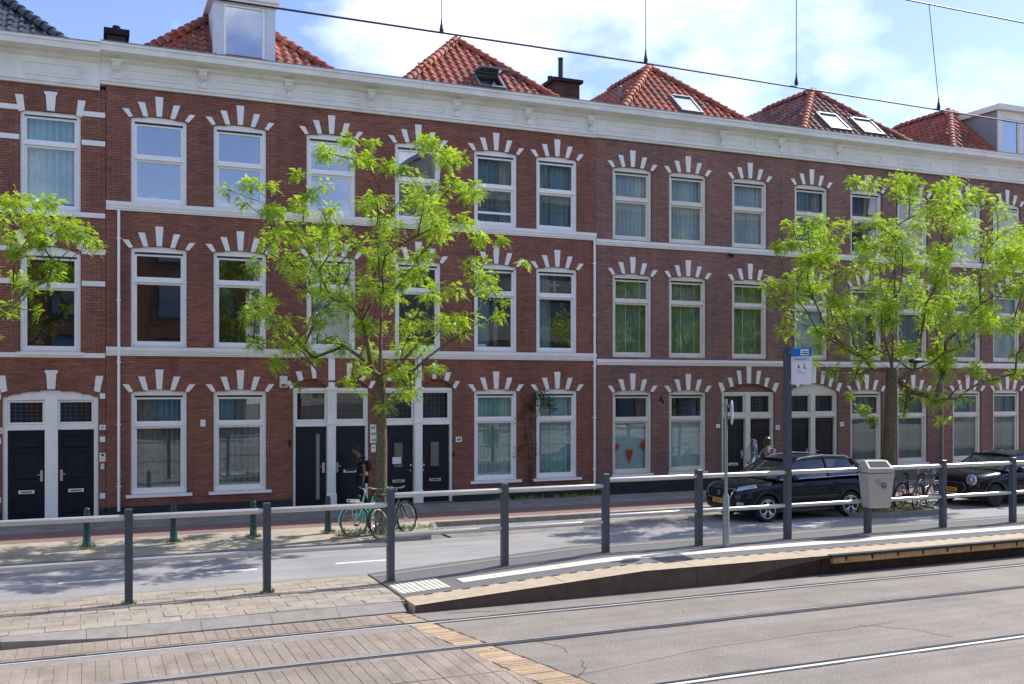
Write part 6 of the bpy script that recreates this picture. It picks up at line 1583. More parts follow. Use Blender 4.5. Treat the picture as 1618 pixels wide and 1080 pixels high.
# ------------------------------------------------------------------ bicycles
M['mint'] = mat('mint_paint', '#5fc9ac', .3, var=.04)
M['bike_black'] = mat('bike_black', '#1c1d20', .35, var=.05)
M['bike_grey'] = mat('bike_grey', '#5d6267', .35, metal=.3, var=.05)
M['saddle'] = mat('saddle_brown', '#4a3428', .6, var=.1)
M['saddle_black'] = mat('saddle_black', '#1b1b1c', .6, var=.05)
M['cream_tyre'] = mat('grey_tyre', '#3a3c3e', .7, var=.05)
def bicycle(label, loc, rz, lean, paint, steer=0, guard=None, basket=None, saddle='saddle_black', crate=None, group='bicycles leaning at the street trees'):
    t = thing('bicycle', label, 'bicycle', loc, rot=(R(lean), 0, R(rz)), group=group)
    wr = .345; xr, xf = 0.0, 1.08
    def wheel(cx, cy=0.0, parent=t, xf_=None):
        def T(p): return xf_ @ Vector(p) if xf_ else Vector(p)
        w = MB(); w.torus((cx, cy, wr), wr-.018, .019, 'y', 40, 8); 
        w.v = [tuple(T(v)) for v in w.v]; wo = w.build('wheel', M['cream_tyre' if paint == 'mint' else 'tyre'], parent, local=True, smooth=True)
        w = MB(); w.torus((cx, cy, wr), wr-.043, .011, 'y', 40, 6); w.lathe([(.022, -.045), (.03, -.03), (.02, 0), (.03, .03), (.022, .045)], (cx, cy, wr), 10, 'y'); w.v = [tuple(T(v)) for v in w.v]; w.build('rim', M['chrome'], wo, local=True, smooth=True)
        w = MB()
        for i in range(28):
            a = 2*math.pi*i/28; b = a + (.5 if i % 2 else -.5); sd = .03 if i % 4 < 2 else -.03
            w.tube([(cx+.025*math.cos(b), cy+sd, wr+.025*math.sin(b)), (cx+(wr-.045)*math.cos(a), cy, wr+(wr-.045)*math.sin(a))], .0018, 3, caps=False)
        w.v = [tuple(T(v)) for v in w.v]; w.build('spokes', M['steel'], wo, local=True, kind='stuff')
        g = MB(); n = 18; V = []
        for i in range(n+1):
            a = R(-15 if cx > .5 else 20) + R(165)*i/n
            for y, dr in ((-.026, .012), (0, .03), (.026, .012)): V.append((cx+(wr+dr)*math.cos(a), cy+y, wr+(wr+dr)*math.sin(a)))
        g.add(V, [(3*i+j, 3*i+j+1, 3*i+j+4, 3*i+j+3) for i in range(n) for j in range(2)]); g.v = [tuple(T(v)) for v in g.v]; g.build('mudguard', M[guard or paint], parent, local=True, smooth=True)
    wheel(xr)
    head = Vector((.86, 0, .84)); piv = Matrix.Translation(head) @ Matrix.Rotation(R(steer), 4, Vector((-.3, 0, 1)).normalized()) @ Matrix.Translation(-head)
    f = MB(); bb = (.47, 0, .28); seat = (.27, 0, .80); h0, h1 = (.90, 0, .70), (.86, 0, .86)
    f.tube([bb, seat], .018, 8); f.tube([h0, h1], .021, 8); f.tube([bb, (.62, 0, .34), h0], .021, 8); f.tube([(.36, 0, .55), (.62, 0, .56), (.885, 0, .76)], .017, 8)
    for s_ in (-1, 1): f.tube([(xr, s_*.05, wr), (.3, s_*.04, .30), bb], .011, 6); f.tube([(xr, s_*.05, wr), (.28, s_*.015, .74)], .010, 6)
    f.build('frame', M[paint], t, local=True, smooth=True)
    fk = MB()
    for s_ in (-1, 1): fk.tube([(.915, s_*.02, .66), (.94, s_*.05, .60), (1.0, s_*.055, .45), (xf, s_*.05, wr)], [.014, .014, .012, .01], 6)
    fk.v = [tuple(piv @ Vector(v)) for v in fk.v]; fk.build('fork', M[paint], t, local=True, smooth=True)
    wheel(xf, xf_=piv)
    hb = MB(); hb.tube([(.86, 0, .85), (.83, 0, .98), (.87, 0, 1.02)], .013, 8)
    hb.tube([(.60, -.29, 1.02), (.72, -.30, 1.03), (.86, -.22, 1.06), (.89, -.08, 1.03), (.88, 0, 1.02), (.89, .08, 1.03), (.86, .22, 1.06), (.72, .30, 1.03), (.60, .29, 1.02)], .011, 8)
    hb.v = [tuple(piv @ Vector(v)) for v in hb.v]; hb.build('handlebar', M['chrome'], t, local=True, smooth=True)
    for s_ in (-1, 1):
        g = MB(); g.tube([(.58, s_*.288, 1.018), (.71, s_*.298, 1.028)], .017, 8); g.v = [tuple(piv @ Vector(v)) for v in g.v]; g.build('grip', M['saddle' if saddle == 'saddle' else 'saddle_black'], t, local=True)
    sd = MB(); sd.ball((.22, 0, .925), (.13, .095, .035), 12, 6); sd.ball((.36, 0, .92), (.11, .035, .028), 10, 6); sd.tube([seat, (.25, 0, .91)], .013, 6); sd.build('saddle', M[saddle], t, local=True, smooth=True)
    cc = MB(); cc.prism_y([(-.06, .29), (.46, .20), (.60, .25), (.58, .36), (.46, .40), (-.04, .40)], -.062, -.036); cc.build('chain_case', M[paint if paint == 'mint' else 'bike_black'], t, local=True)
    rk = MB()
    for s_ in (-1, 1):
        rk.tube([(xr, s_*.06, wr), (-.12, s_*.06, .74)], .006, 5); rk.tube([(-.28, s_*.06, .745), (.26, s_*.05, .76)], .007, 5)
    for x in (-.28, -.15, 0, .13): rk.tube([(x, -.06, .75), (x, .06, .75)], .006, 5)
    rk.build('rear_rack', M[paint], t, local=True)
    pd = MB(); pd.tube([(bb[0], -.09, bb[2]), (bb[0]+.12, -.1, bb[2]-.12)], .009, 6); pd.box(bb[0]+.08, bb[0]+.17, -.2, -.11, bb[2]-.135, bb[2]-.11); pd.tube([(bb[0], .09, bb[2]), (bb[0]-.12, .1, bb[2]+.12)], .009, 6); pd.box(bb[0]-.17, bb[0]-.08, .11, .2, bb[2]+.11, bb[2]+.135); pd.build('crank', M['bike_black'], t, local=True)
    lm = MB(); lm.lathe([(.02, 0), (.04, .02), (.042, .06), (.03, .065)], (.93, 0, .86), 10, 'x'); lm.v = [tuple(piv @ Vector(v)) for v in lm.v]; lm.build('front_lamp', M['bike_black'], t, local=True)
    if basket:
        b = MB()
        for y in (-.09, -.03, .03, .09): b.tube([(.95, y, .74), (1.2, y, .75)], .007, 5)
        b.tube([(1.2, -.1, .75), (1.21, -.1, .80), (1.21, .1, .80), (1.2, .1, .75)], .007, 5); b.tube([(1.08, -.09, .74), (1.08, -.06, .40)], .006, 5); b.tube([(1.08, .09, .74), (1.08, .06, .40)], .006, 5); b.box(1.0, 1.14, -.08, .08, .757, .80)
        b.v = [tuple(piv @ Vector(v)) for v in b.v]; b.build('front_carrier', M[basket], t, local=True)
    if crate:
        b = MB(); b.bevbox(-.16, .06, -.09, .09, .77, .90, .02); b.build('pannier', M[crate], t, local=True)
    return t
M['yellow_bag'] = mat('yellow_bag', '#d8a91d', .6, var=.05)
bicycle('mint green bicycle with front wheel turned, leaning on the central tree', (5.86, 21.80, PAV), 234, -11, 'mint', steer=-42, saddle='saddle', basket='plastic_white', crate='yellow_bag')
bicycle('black bicycle with chrome swept handlebar beside the mint green bicycle', (5.70, 20.42, PAV-.02), 41, -9, 'bike_black', steer=-6, guard='bike_black')
bicycle('dark grey bicycle closest to the road by the right tree', (20.03, 20.0, .085), 24, 8, 'bike_grey', steer=-16)
bicycle('black bicycle nearest the trunk of the right tree', (19.75, 20.28, .085), 18, 6, 'bike_black', steer=10)

# ------------------------------------------------------------------ people
M['skin'] = mat('skin_brown', '#7c543f', .55, var=.05)
M['skin_light'] = mat('skin_light', '#b88468', .55, var=.05)
M['hair'] = mat('hair_black', '#15120f', .7, var=.1)
M['shirt_black'] = mat('shirt_black', '#17181c', .9, var=.15, scale=12)
M['trousers'] = mat('trousers_dark', '#181b24', .9, var=.12, scale=12)
M['bag_black'] = mat('rucksack', '#202326', .75, var=.15, scale=10)
M['shirt_pale'] = mat('shirt_pale_blue', '#7d8299', .9, var=.3, scale=14, col2='#4a5273')
def skinned(name, joints, edges, m, parent, sub=2):
    """continuous surface grown round a skeleton: joints = {id: ((x,y,z), radius)}"""
    ids = list(joints); ix = {k: i for i, k in enumerate(ids)}
    me = bpy.data.meshes.new(name); me.from_pydata([joints[k][0] for k in ids], [(ix[a], ix[b]) for a, b in edges], [])
    o = bpy.data.objects.new(name, me); COL.objects.link(o)
    md = o.modifiers.new('skin', 'SKIN'); md.use_smooth_shade = True
    for i, k in enumerate(ids):
        r = joints[k][1]; r = r if isinstance(r, tuple) else (r, r); me.skin_vertices[0].data[i].radius = r; me.skin_vertices[0].data[i].use_root = (i == 0)
    s_ = o.modifiers.new('sub', 'SUBSURF'); s_.levels = sub; s_.render_levels = sub
    out = eval_mesh(o); bpy.data.objects.remove(o); out.materials.clear(); out.materials.append(m)
    out.polygons.foreach_set('use_smooth', [True]*len(out.polygons)); out.polygons.foreach_set('material_index', [0]*len(out.polygons))
    return link(name, out, parent)
def hand(parent, wrist, d, palm_n, m, name='hand'):
    d = Vector(d).normalized(); n = Vector(palm_n).normalized(); s_ = d.cross(n).normalized(); w = Vector(wrist)
    J = {'w': (tuple(w), .024), 'p': (tuple(w+d*.05), (.034, .018)), 'k': (tuple(w+d*.085), (.036, .015))}; E = [('w','p'),('p','k')]
    for i, (off, ln) in enumerate(((-.027,.066),(-.009,.076),(.009,.072),(.026,.056))):
        a = w+d*.085+s_*off; J[f'a{i}'] = (tuple(a+d*.008), .0085); J[f'b{i}'] = (tuple(a+d*ln*.5+n*.012), .008); J[f'c{i}'] = (tuple(a+d*ln*.8+n*.04), .007); E += [('k', f'a{i}'), (f'a{i}', f'b{i}'), (f'b{i}', f'c{i}')]
    J['t0'] = (tuple(w+d*.03-s_*.035+n*.01), .011); J['t1'] = (tuple(w+d*.06-s_*.05+n*.025), .009); J['t2'] = (tuple(w+d*.085-s_*.048+n*.035), .008); E += [('p','t0'),('t0','t1'),('t1','t2')]
    return J, E
def head(parent, c, tilt, skin, hair, yaw=180, helmet=None):
    """head facing +x before turning"""
    Mx = Matrix.Translation(c) @ Matrix.Rotation(R(yaw), 4, 'Z') @ Matrix.Rotation(R(tilt), 4, 'Y')
    mb = MB(); mb.ball((0, 0, .01), (.092, .074, .112), 16, 12)
    mb.v = [(x*(1.0 if z > -.03 else 1.0), y*(1 if z > -.02 else .82+ (z+.11)*1.8), z) for x, y, z in mb.v]
    mb.ball((.03, 0, -.065), (.055, .05, .045), 12, 8)
    mb.add([(.085,-.012,.02),(.085,.012,.02),(.112,-.016,-.018),(.112,.016,-.018),(.088,0,-.03),(.082,0,.03)], [(5,0,1),(0,2,3,1),(2,4,3),(0,4,2),(1,3,4)])
    for s_ in (-1, 1): mb.ball((-.005, s_*.074, -.005), (.02, .01, .03), 8, 6)
    mb.v = [tuple(Mx @ Vector(v)) for v in mb.v]; h = mb.build('head', skin, parent, local=True, smooth=True)
    e = MB()
    for s_ in (-1, 1): e.ball((.08, s_*.03, .012), (.011, .014, .008), 8, 5)
    e.add([(.086,-.022,-.052),(.086,.022,-.052),(.084,.02,-.06),(.084,-.02,-.06)], [(0,1,2,3)])
    e.v = [tuple(Mx @ Vector(v)) for v in e.v]; e.build('face', M['hair'], h, local=True)
    hm = MB()
    if helmet is None:
        hm.ball((-.018, 0, .035), (.097, .085, .108), 14, 10); hm.v = [(x, y, z if z > -.03 or x < .0 else z) for x, y, z in hm.v]
        hm.v = [(min(x, .062 - max(0, .06-z)*.9), y, max(z, -.06)) for x, y, z in hm.v]
        hm.v = [tuple(Mx @ Vector(v)) for v in hm.v]; hm.build('hair', hair, parent, local=True, smooth=True)
    else:
        hm.ball((-.012, 0, .035), (.14, .125, .135), 18, 12); hm.v = [(min(x, .085 if z < .05 else 9), y, max(z, -.065)) for x, y, z in hm.v]
        hm.v = [tuple(Mx @ Vector(v)) for v in hm.v]; ho = hm.build('helmet', helmet, parent, local=True, smooth=True)
        b_ = MB(); b_.torus((-.012, 0, .0), .134, .006, 'z', 24, 5); b_.v = [tuple(Mx @ Vector(v)) for v in b_.v]; b_.build('helmet_band', M['plastic_grey'], ho, local=True)
    return h
# walker: faces -x, reads a phone held in the far hand
pw = thing('person', 'person in black t-shirt with rucksack walking past the dark doors', 'person', (6.40, 24.75, PAV+.01))
NL = ('pel', 'sp', 'ch', 'ne', 'hd')
J = {'pel': ((0,0,.90), (.135,.10)), 'sp': ((-.005,0,1.06), (.12,.09)), 'ch': ((-.03,0,1.28), (.15,.10)), 'ne': ((-.065,0,1.43), .05), 'hd': ((-.11,0,1.53), .055)}
E = [('pel','sp'),('sp','ch'),('ch','ne'),('ne','hd')]
for s_, kn, an, to in ((-1, (-.17,-.1,.50), (-.06,-.1,.09), (-.2,-.1,.04)), (1, (.02,.1,.49), (.22,.1,.14), (.10,.1,.04))):
    p = 'n' if s_ < 0 else 'f'
    J[p+'h'] = ((0, s_*.1, .86), .085); J[p+'k'] = (kn, .06); J[p+'a'] = (an, .042); J[p+'t'] = (to, .035); E += [('pel', p+'h'), (p+'h', p+'k'), (p+'k', p+'a'), (p+'a', p+'t')]
J['ns'] = ((-.02,-.19,1.36), .055); J['ne2'] = ((.02,-.24,1.08), .042); J['nw'] = ((-.01,-.24,.84), .03)
J['fs'] = ((-.04,.19,1.36), .055); J['fe2'] = ((-.06,.23,1.10), .042); J['fw'] = ((-.28,.12,1.07), .03)
E += [('ch','ns'),('ns','ne2'),('ne2','nw'),('ch','fs'),('fs','fe2'),('fe2','fw')]
for pre, wr_, d, n in (('n', 'nw', (-.12,0,-1), (-1,.2,0)), ('f', 'fw', (-1,-.15,.15), (0,-.3,1))):
    hj, he = hand(pw, J[wr_][0], d, n, M['skin'])
    for k, v in hj.items():
        if k != 'w': J[pre+'_'+k] = v
    E += [(wr_ if a == 'w' else pre+'_'+a, pre+'_'+b) for a, b in he]
skinned('body', J, E, M['skin'], pw)
TJ = {k: (J[k][0], tuple(q+.016 for q in (J[k][1] if isinstance(J[k][1], tuple) else (J[k][1],)*2))) for k in ('sp','ch','ns','fs')}
TJ['low'] = ((.0,0,.86), (.165,.13)); TJ['ncol'] = ((-.055,0,1.40), .06); TJ['nm'] = ((.0,-.215,1.22), .062); TJ['fm'] = ((-.05,.21,1.23), .062)
skinned('t_shirt', {k: TJ[k] for k in ('ch','sp','low','ns','fs','ncol','nm','fm')}, [('ch','sp'),('sp','low'),('ch','ncol'),('ch','ns'),('ns','nm'),('ch','fs'),('fs','fm')], M['shirt_black'], pw)
LJ = {'pel': ((0,0,.90), (.15,.115))}; LE = []
for p in ('n', 'f'):
    for k, r in (('h', .098), ('k', .075), ('a', .058)): LJ[p+k] = (J[p+k][0], r)
    LE += [('pel', p+'h'), (p+'h', p+'k'), (p+'k', p+'a')]
skinned('trousers', LJ, LE, M['trousers'], pw)
for p in ('n', 'f'):
    a, t_ = Vector(J[p+'a'][0]), Vector(J[p+'t'][0]); skinned('shoe', {'a': (tuple(a+Vector((.02,0,-.04))), .05), 'b': (tuple((a+t_)/2+Vector((0,0,-.02))), (.05,.04)), 'c': (tuple(t_+Vector((-.03,0,.0))), (.045,.035))}, [('a','b'),('b','c')], M['bag_black'], pw)
head(pw, Vector((-.135, 0, 1.575)), 26, M['skin'], M['hair'])
skinned('rucksack', {'a': ((.16,0,1.34), (.12,.10)), 'b': ((.17,0,1.18), (.14,.11)), 'c': ((.15,0,1.02), (.13,.10))}, [('a','b'),('b','c')], M['bag_black'], pw)
mb = MB()
for s_ in (-1, 1): mb.tube([(.1, s_*.10, 1.40), (-.02, s_*.11, 1.435), (-.13, s_*.11, 1.36), (-.135, s_*.12, 1.2), (.02, s_*.15, 1.05)], .014, 6)
mb.build('rucksack_strap', M['bag_black'], pw, local=True)
ph = thing('phone', 'dark phone in the hand of the person walking', 'phone', (6.40-.37, 24.75+.10, PAV+1.12), rot=(0, R(-35), 0))
mb = MB(); mb.bevbox(-.036, .036, -.004, .004, -.07, .07, .003); mb.v = [(y*1.0, x, z) for x, y, z in mb.v]; mb.build('phone_body', M['slot'], ph, local=True)
mb = MB(); mb.box(.0045, .0055, -.032, .032, -.062, .062); mb.build('phone_screen', M['car_glass'], ph, local=True)
# scooter with its rider, behind the blue car
sc = thing('motor_scooter', 'motor scooter with tall clear windscreen partly hidden by the blue car', 'scooter', (17.15, 23.4, PAV))
for cx in (0, 1.25):
    w = MB(); w.torus((cx, 0, .22), .165, .055, 'y', 28, 8); wo = w.build('wheel', M['tyre'], sc, local=True, smooth=True)
    w = MB(); w.lathe([(.12, -.04), (.12, .04)], (cx, 0, .22), 18, 'y'); w.build('rim', M['alloy'], wo, local=True)
skinned('body', {'a': ((.12,0,.62), (.16,.07)), 'b': ((.18,0,.42), (.17,.08)), 'c': ((.38,0,.28), (.17,.05)), 'd': ((.7,0,.30), (.16,.07)), 'e': ((.95,0,.52), (.17,.15)), 'f': ((1.3,0,.62), (.15,.12))}, [('a','b'),('b','c'),('c','d'),('d','e'),('e','f')], M['car_black'], sc)
mb = MB(); mb.tube([(0, 0, .22), (.1, 0, .55), (.17, 0, .95)], .035, 8); mb.build('fork', M['cladding'], sc, local=True)
mb = MB(); mb.tube([(.30, -.3, 1.02), (.2, -.15, 1.0), (.17, 0, .97), (.2, .15, 1.0), (.30, .3, 1.02)], .018, 8); mb.build('handlebar', M['cladding'], sc, local=True)
mb = MB(); mb.ball((.8, 0, .80), (.36, .15, .06), 12, 6); mb.build('saddle', M['saddle_black'], sc, local=True, smooth=True)
mb = MB(); mb.lathe([(.0, -.02), (.07, 0), (.075, .03)], (.03, 0, .88), 14, 'x'); mb.build('headlamp', M['headlamp'], sc, local=True)
mb = MB(); n = 10; V = []
for j in range(9):
    v = j/8
    for i in range(n+1):
        u = -1+2*i/n; hw = .24*(1-.35*max(0, v-.6)/.4*1.6)*(.75+.25*min(1, v*3)); V.append((.06+.14*v+.07*u*u, u*hw, 1.0+.72*v - .05*u*u*v))
mb.add(V, [(j*(n+1)+i, j*(n+1)+i+1, (j+1)*(n+1)+i+1, (j+1)*(n+1)+i) for j in range(8) for i in range(n)])
M['clear'] = glass_mat('clear_screen', tint=(.78,.82,.82), base=.12, gain=1.5, wob=.002); mb.build('windscreen', M['clear'], sc, local=True, smooth=True)
mb = MB(); mb.tube([V[i*(n+1)] for i in range(9)] + [V[8*(n+1)+i] for i in range(n+1)] + [V[i*(n+1)+n] for i in range(8, -1, -1)], .007, 5); mb.build('screen_rim', M['plastic_grey'], sc, local=True)
for s_ in (-1, 1):
    mb = MB(); mb.tube([(.22, s_*.22, 1.02), (.18, s_*.30, 1.2)], .008, 6); mb.ball((.17, s_*.32, 1.23), (.02, .065, .05), 10, 6); mb.build('mirror', M['chrome'], sc, local=True, smooth=True)
rd = thing('person', 'scooter rider in a dark helmet and pale shirt above the blue car', 'person', (17.83, 23.4, PAV))
J = {'pel': ((.18,0,.90), (.14,.11)), 'sp': ((.16,0,1.08), (.125,.1)), 'ch': ((.12,0,1.30), (.16,.11)), 'ne': ((.07,0,1.45), .052), 'hd': ((.05,0,1.53), .055)}
E = [('pel','sp'),('sp','ch'),('ch','ne'),('ne','hd')]
for s_ in (-1, 1):
    p = 'n' if s_ < 0 else 'f'
    J[p+'h'] = ((.08, s_*.11, .88), .09); J[p+'k'] = ((-.30, s_*.14, .78), .065); J[p+'a'] = ((-.26, s_*.12, .36), .045); J[p+'t'] = ((-.40, s_*.12, .31), .035)
    J[p+'s'] = ((.11, s_*.2, 1.38), .058); J[p+'e'] = ((-.06, s_*.28, 1.14), .045); J[p+'w'] = ((-.31, s_*.29, 1.07), .032)
    E += [('pel', p+'h'), (p+'h', p+'k'), (p+'k', p+'a'), (p+'a', p+'t'), ('ch', p+'s'), (p+'s', p+'e'), (p+'e', p+'w')]
    hj, he = hand(rd, J[p+'w'][0], (-1, 0, -.25), (0, 0, -1), M['skin_light'])
    for k, v in hj.items():
        if k != 'w': J[p+'_'+k] = v
    E += [(p+'w' if a == 'w' else p+'_'+a, p+'_'+b) for a, b in he]
skinned('body', J, E, M['skin_light'], rd)
TJ = {'ch': (J['ch'][0], (.178,.128)), 'sp': (J['sp'][0], (.145,.118)), 'low': ((.18,0,.94), (.155,.125)), 'nc': ((.08,0,1.42), .062)}; TE = [('ch','sp'),('sp','low'),('ch','nc')]
for p in ('n','f'):
    for k, r in (('s', .075), ('e', .062), ('w', .045)): TJ[p+k] = (J[p+k][0], r)
    TE += [('ch', p+'s'), (p+'s', p+'e'), (p+'e', p+'w')]
skinned('shirt', TJ, TE, M['shirt_pale'], rd)
LJ = {'pel': (J['pel'][0], (.155,.125))}; LE = []
for p in ('n','f'):
    for k, r in (('h', .105), ('k', .082), ('a', .06)): LJ[p+k] = (J[p+k][0], r)
    LE += [('pel', p+'h'), (p+'h', p+'k'), (p+'k', p+'a')]
    skinned('shoe', {'a': ((J[p+'a'][0][0]+.02, J[p+'a'][0][1], .32), .05), 'b': ((J[p+'t'][0][0], J[p+'t'][0][1], .31), .045)}, [('a','b')], M['bag_black'], rd)
skinned('trousers', LJ, LE, M['trousers'], rd)
head(rd, Vector((.03, 0, 1.60)), 4, M['skin_light'], M['hair'], helmet=M['bike_black'])
# ------------------------------------------------------------------ trees
def px_world(x, y, D):
    """a point of the measured survey (photograph coordinates at a known distance from the tracks) in metres"""
    S_, C_ = math.sin(R(TH)), math.cos(R(TH))
    s_ = D/S_*((x-809)*C_ + 1580*S_)/(4520-x); return s_, CAM_H - (y-608)*D/(S_*(4520-x))
def survey(blobs, D, ox, oy, k):
    out = []
    for x, y, r in blobs:
        s_, z = px_world(ox+x*k, oy+y*k, D); s2, _ = px_world(ox+(x+r)*k, oy+y*k, D); out.append((s_, z, (s2-s_)*.82))
    return out
T1 = [(535,40,25),(410,75,35),(495,100,35),(640,90,50),(740,90,30),(810,105,30),(320,125,45),(410,150,45),(540,140,40),(700,150,60),(190,175,35),(110,190,40),(40,215,30),(120,235,35),(265,165,25),(320,200,35),(560,190,35),(640,220,50),(740,210,50),(800,230,50),(310,250,40),(400,260,40),(500,255,50),(190,280,40),(270,245,35),(590,290,60),(700,290,60),(790,290,50),(130,300,40),(240,340,60),(330,330,60),(430,340,60),(530,340,60),(640,360,60),(740,350,50),(170,370,50),(270,410,60),(370,410,50),(470,420,60),(570,430,60),(660,430,50),(760,410,40),(840,390,35),(880,385,25),(910,430,25),(975,460,18),(140,450,45),(230,480,55),(330,480,50),(440,490,60),(540,500,60),(640,490,50),(720,470,40),(810,450,35),(830,510,45),(900,525,40),(960,570,20),(200,560,60),(300,560,50),(400,560,50),(500,570,60),(600,570,60),(690,560,50),(815,625,40),(895,625,25),(130,620,55),(230,640,55),(340,640,55),(450,650,50),(560,640,55),(660,650,60),(730,660,40),(800,685,18),(130,700,40),(220,710,50),(320,720,45),(440,710,45),(560,730,50),(650,720,60),(720,720,40),(180,790,45),(350,760,35),(450,780,40),(560,790,45),(640,810,50),(775,790,35),(270,840,20),(440,840,35),(640,870,50),(540,915,40),(450,880,15)]
T2 = [(320,65,30),(400,75,40),(500,80,45),(580,90,35),(430,120,30),(520,120,40),(690,125,40),(630,150,50),(750,190,35),(450,180,40),(540,180,40),(640,200,50),(700,180,40),(160,210,40),(120,240,40),(210,250,45),(270,240,40),(340,235,45),(160,280,45),(100,290,30),(240,300,50),(320,300,50),(400,310,50),(490,270,50),(570,250,50),(680,260,50),(760,260,40),(850,300,50),(910,310,40),(85,350,40),(140,350,50),(220,360,50),(310,370,50),(400,370,50),(490,350,60),(580,330,50),(670,340,60),(760,340,60),(850,370,60),(920,380,40),(990,360,50),(1010,420,50),(105,420,45),(170,430,55),(250,440,50),(340,440,50),(430,450,50),(520,430,50),(610,420,50),(700,430,60),(790,440,60),(880,460,50),(930,450,40),(1000,500,50),(110,500,45),(190,500,50),(250,540,45),(340,540,50),(430,530,45),(520,520,50),(610,520,50),(700,530,55),(790,530,50),(880,540,55),(960,560,40),(150,560,50),(130,620,30),(100,665,20),(220,610,45),(310,610,55),(380,590,45),(470,600,40),(560,600,40),(650,610,50),(740,600,50),(830,590,50),(910,600,40),(280,710,40),(330,680,40),(390,700,30),(330,770,35),(560,680,40),(630,670,50),(720,690,40),(760,720,30),(860,705,25),(900,750,18),(850,780,20),(790,805,20),(620,770,40),(640,740,40),(500,850,35),(540,880,35),(640,870,45),(370,910,30),(400,945,18),(480,925,18),(635,950,22),(330,850,20),(590,720,40)]
T0 = [(10,300,20),(25,330,30),(60,320,25),(85,310,20),(10,360,30),(60,360,35),(100,360,40),(130,370,25),(145,382,15),(20,400,25),(60,385,25),(80,425,20),(95,435,15),(15,430,20),(50,460,22),(75,455,15),(15,475,20),(20,500,10),(60,490,10)]
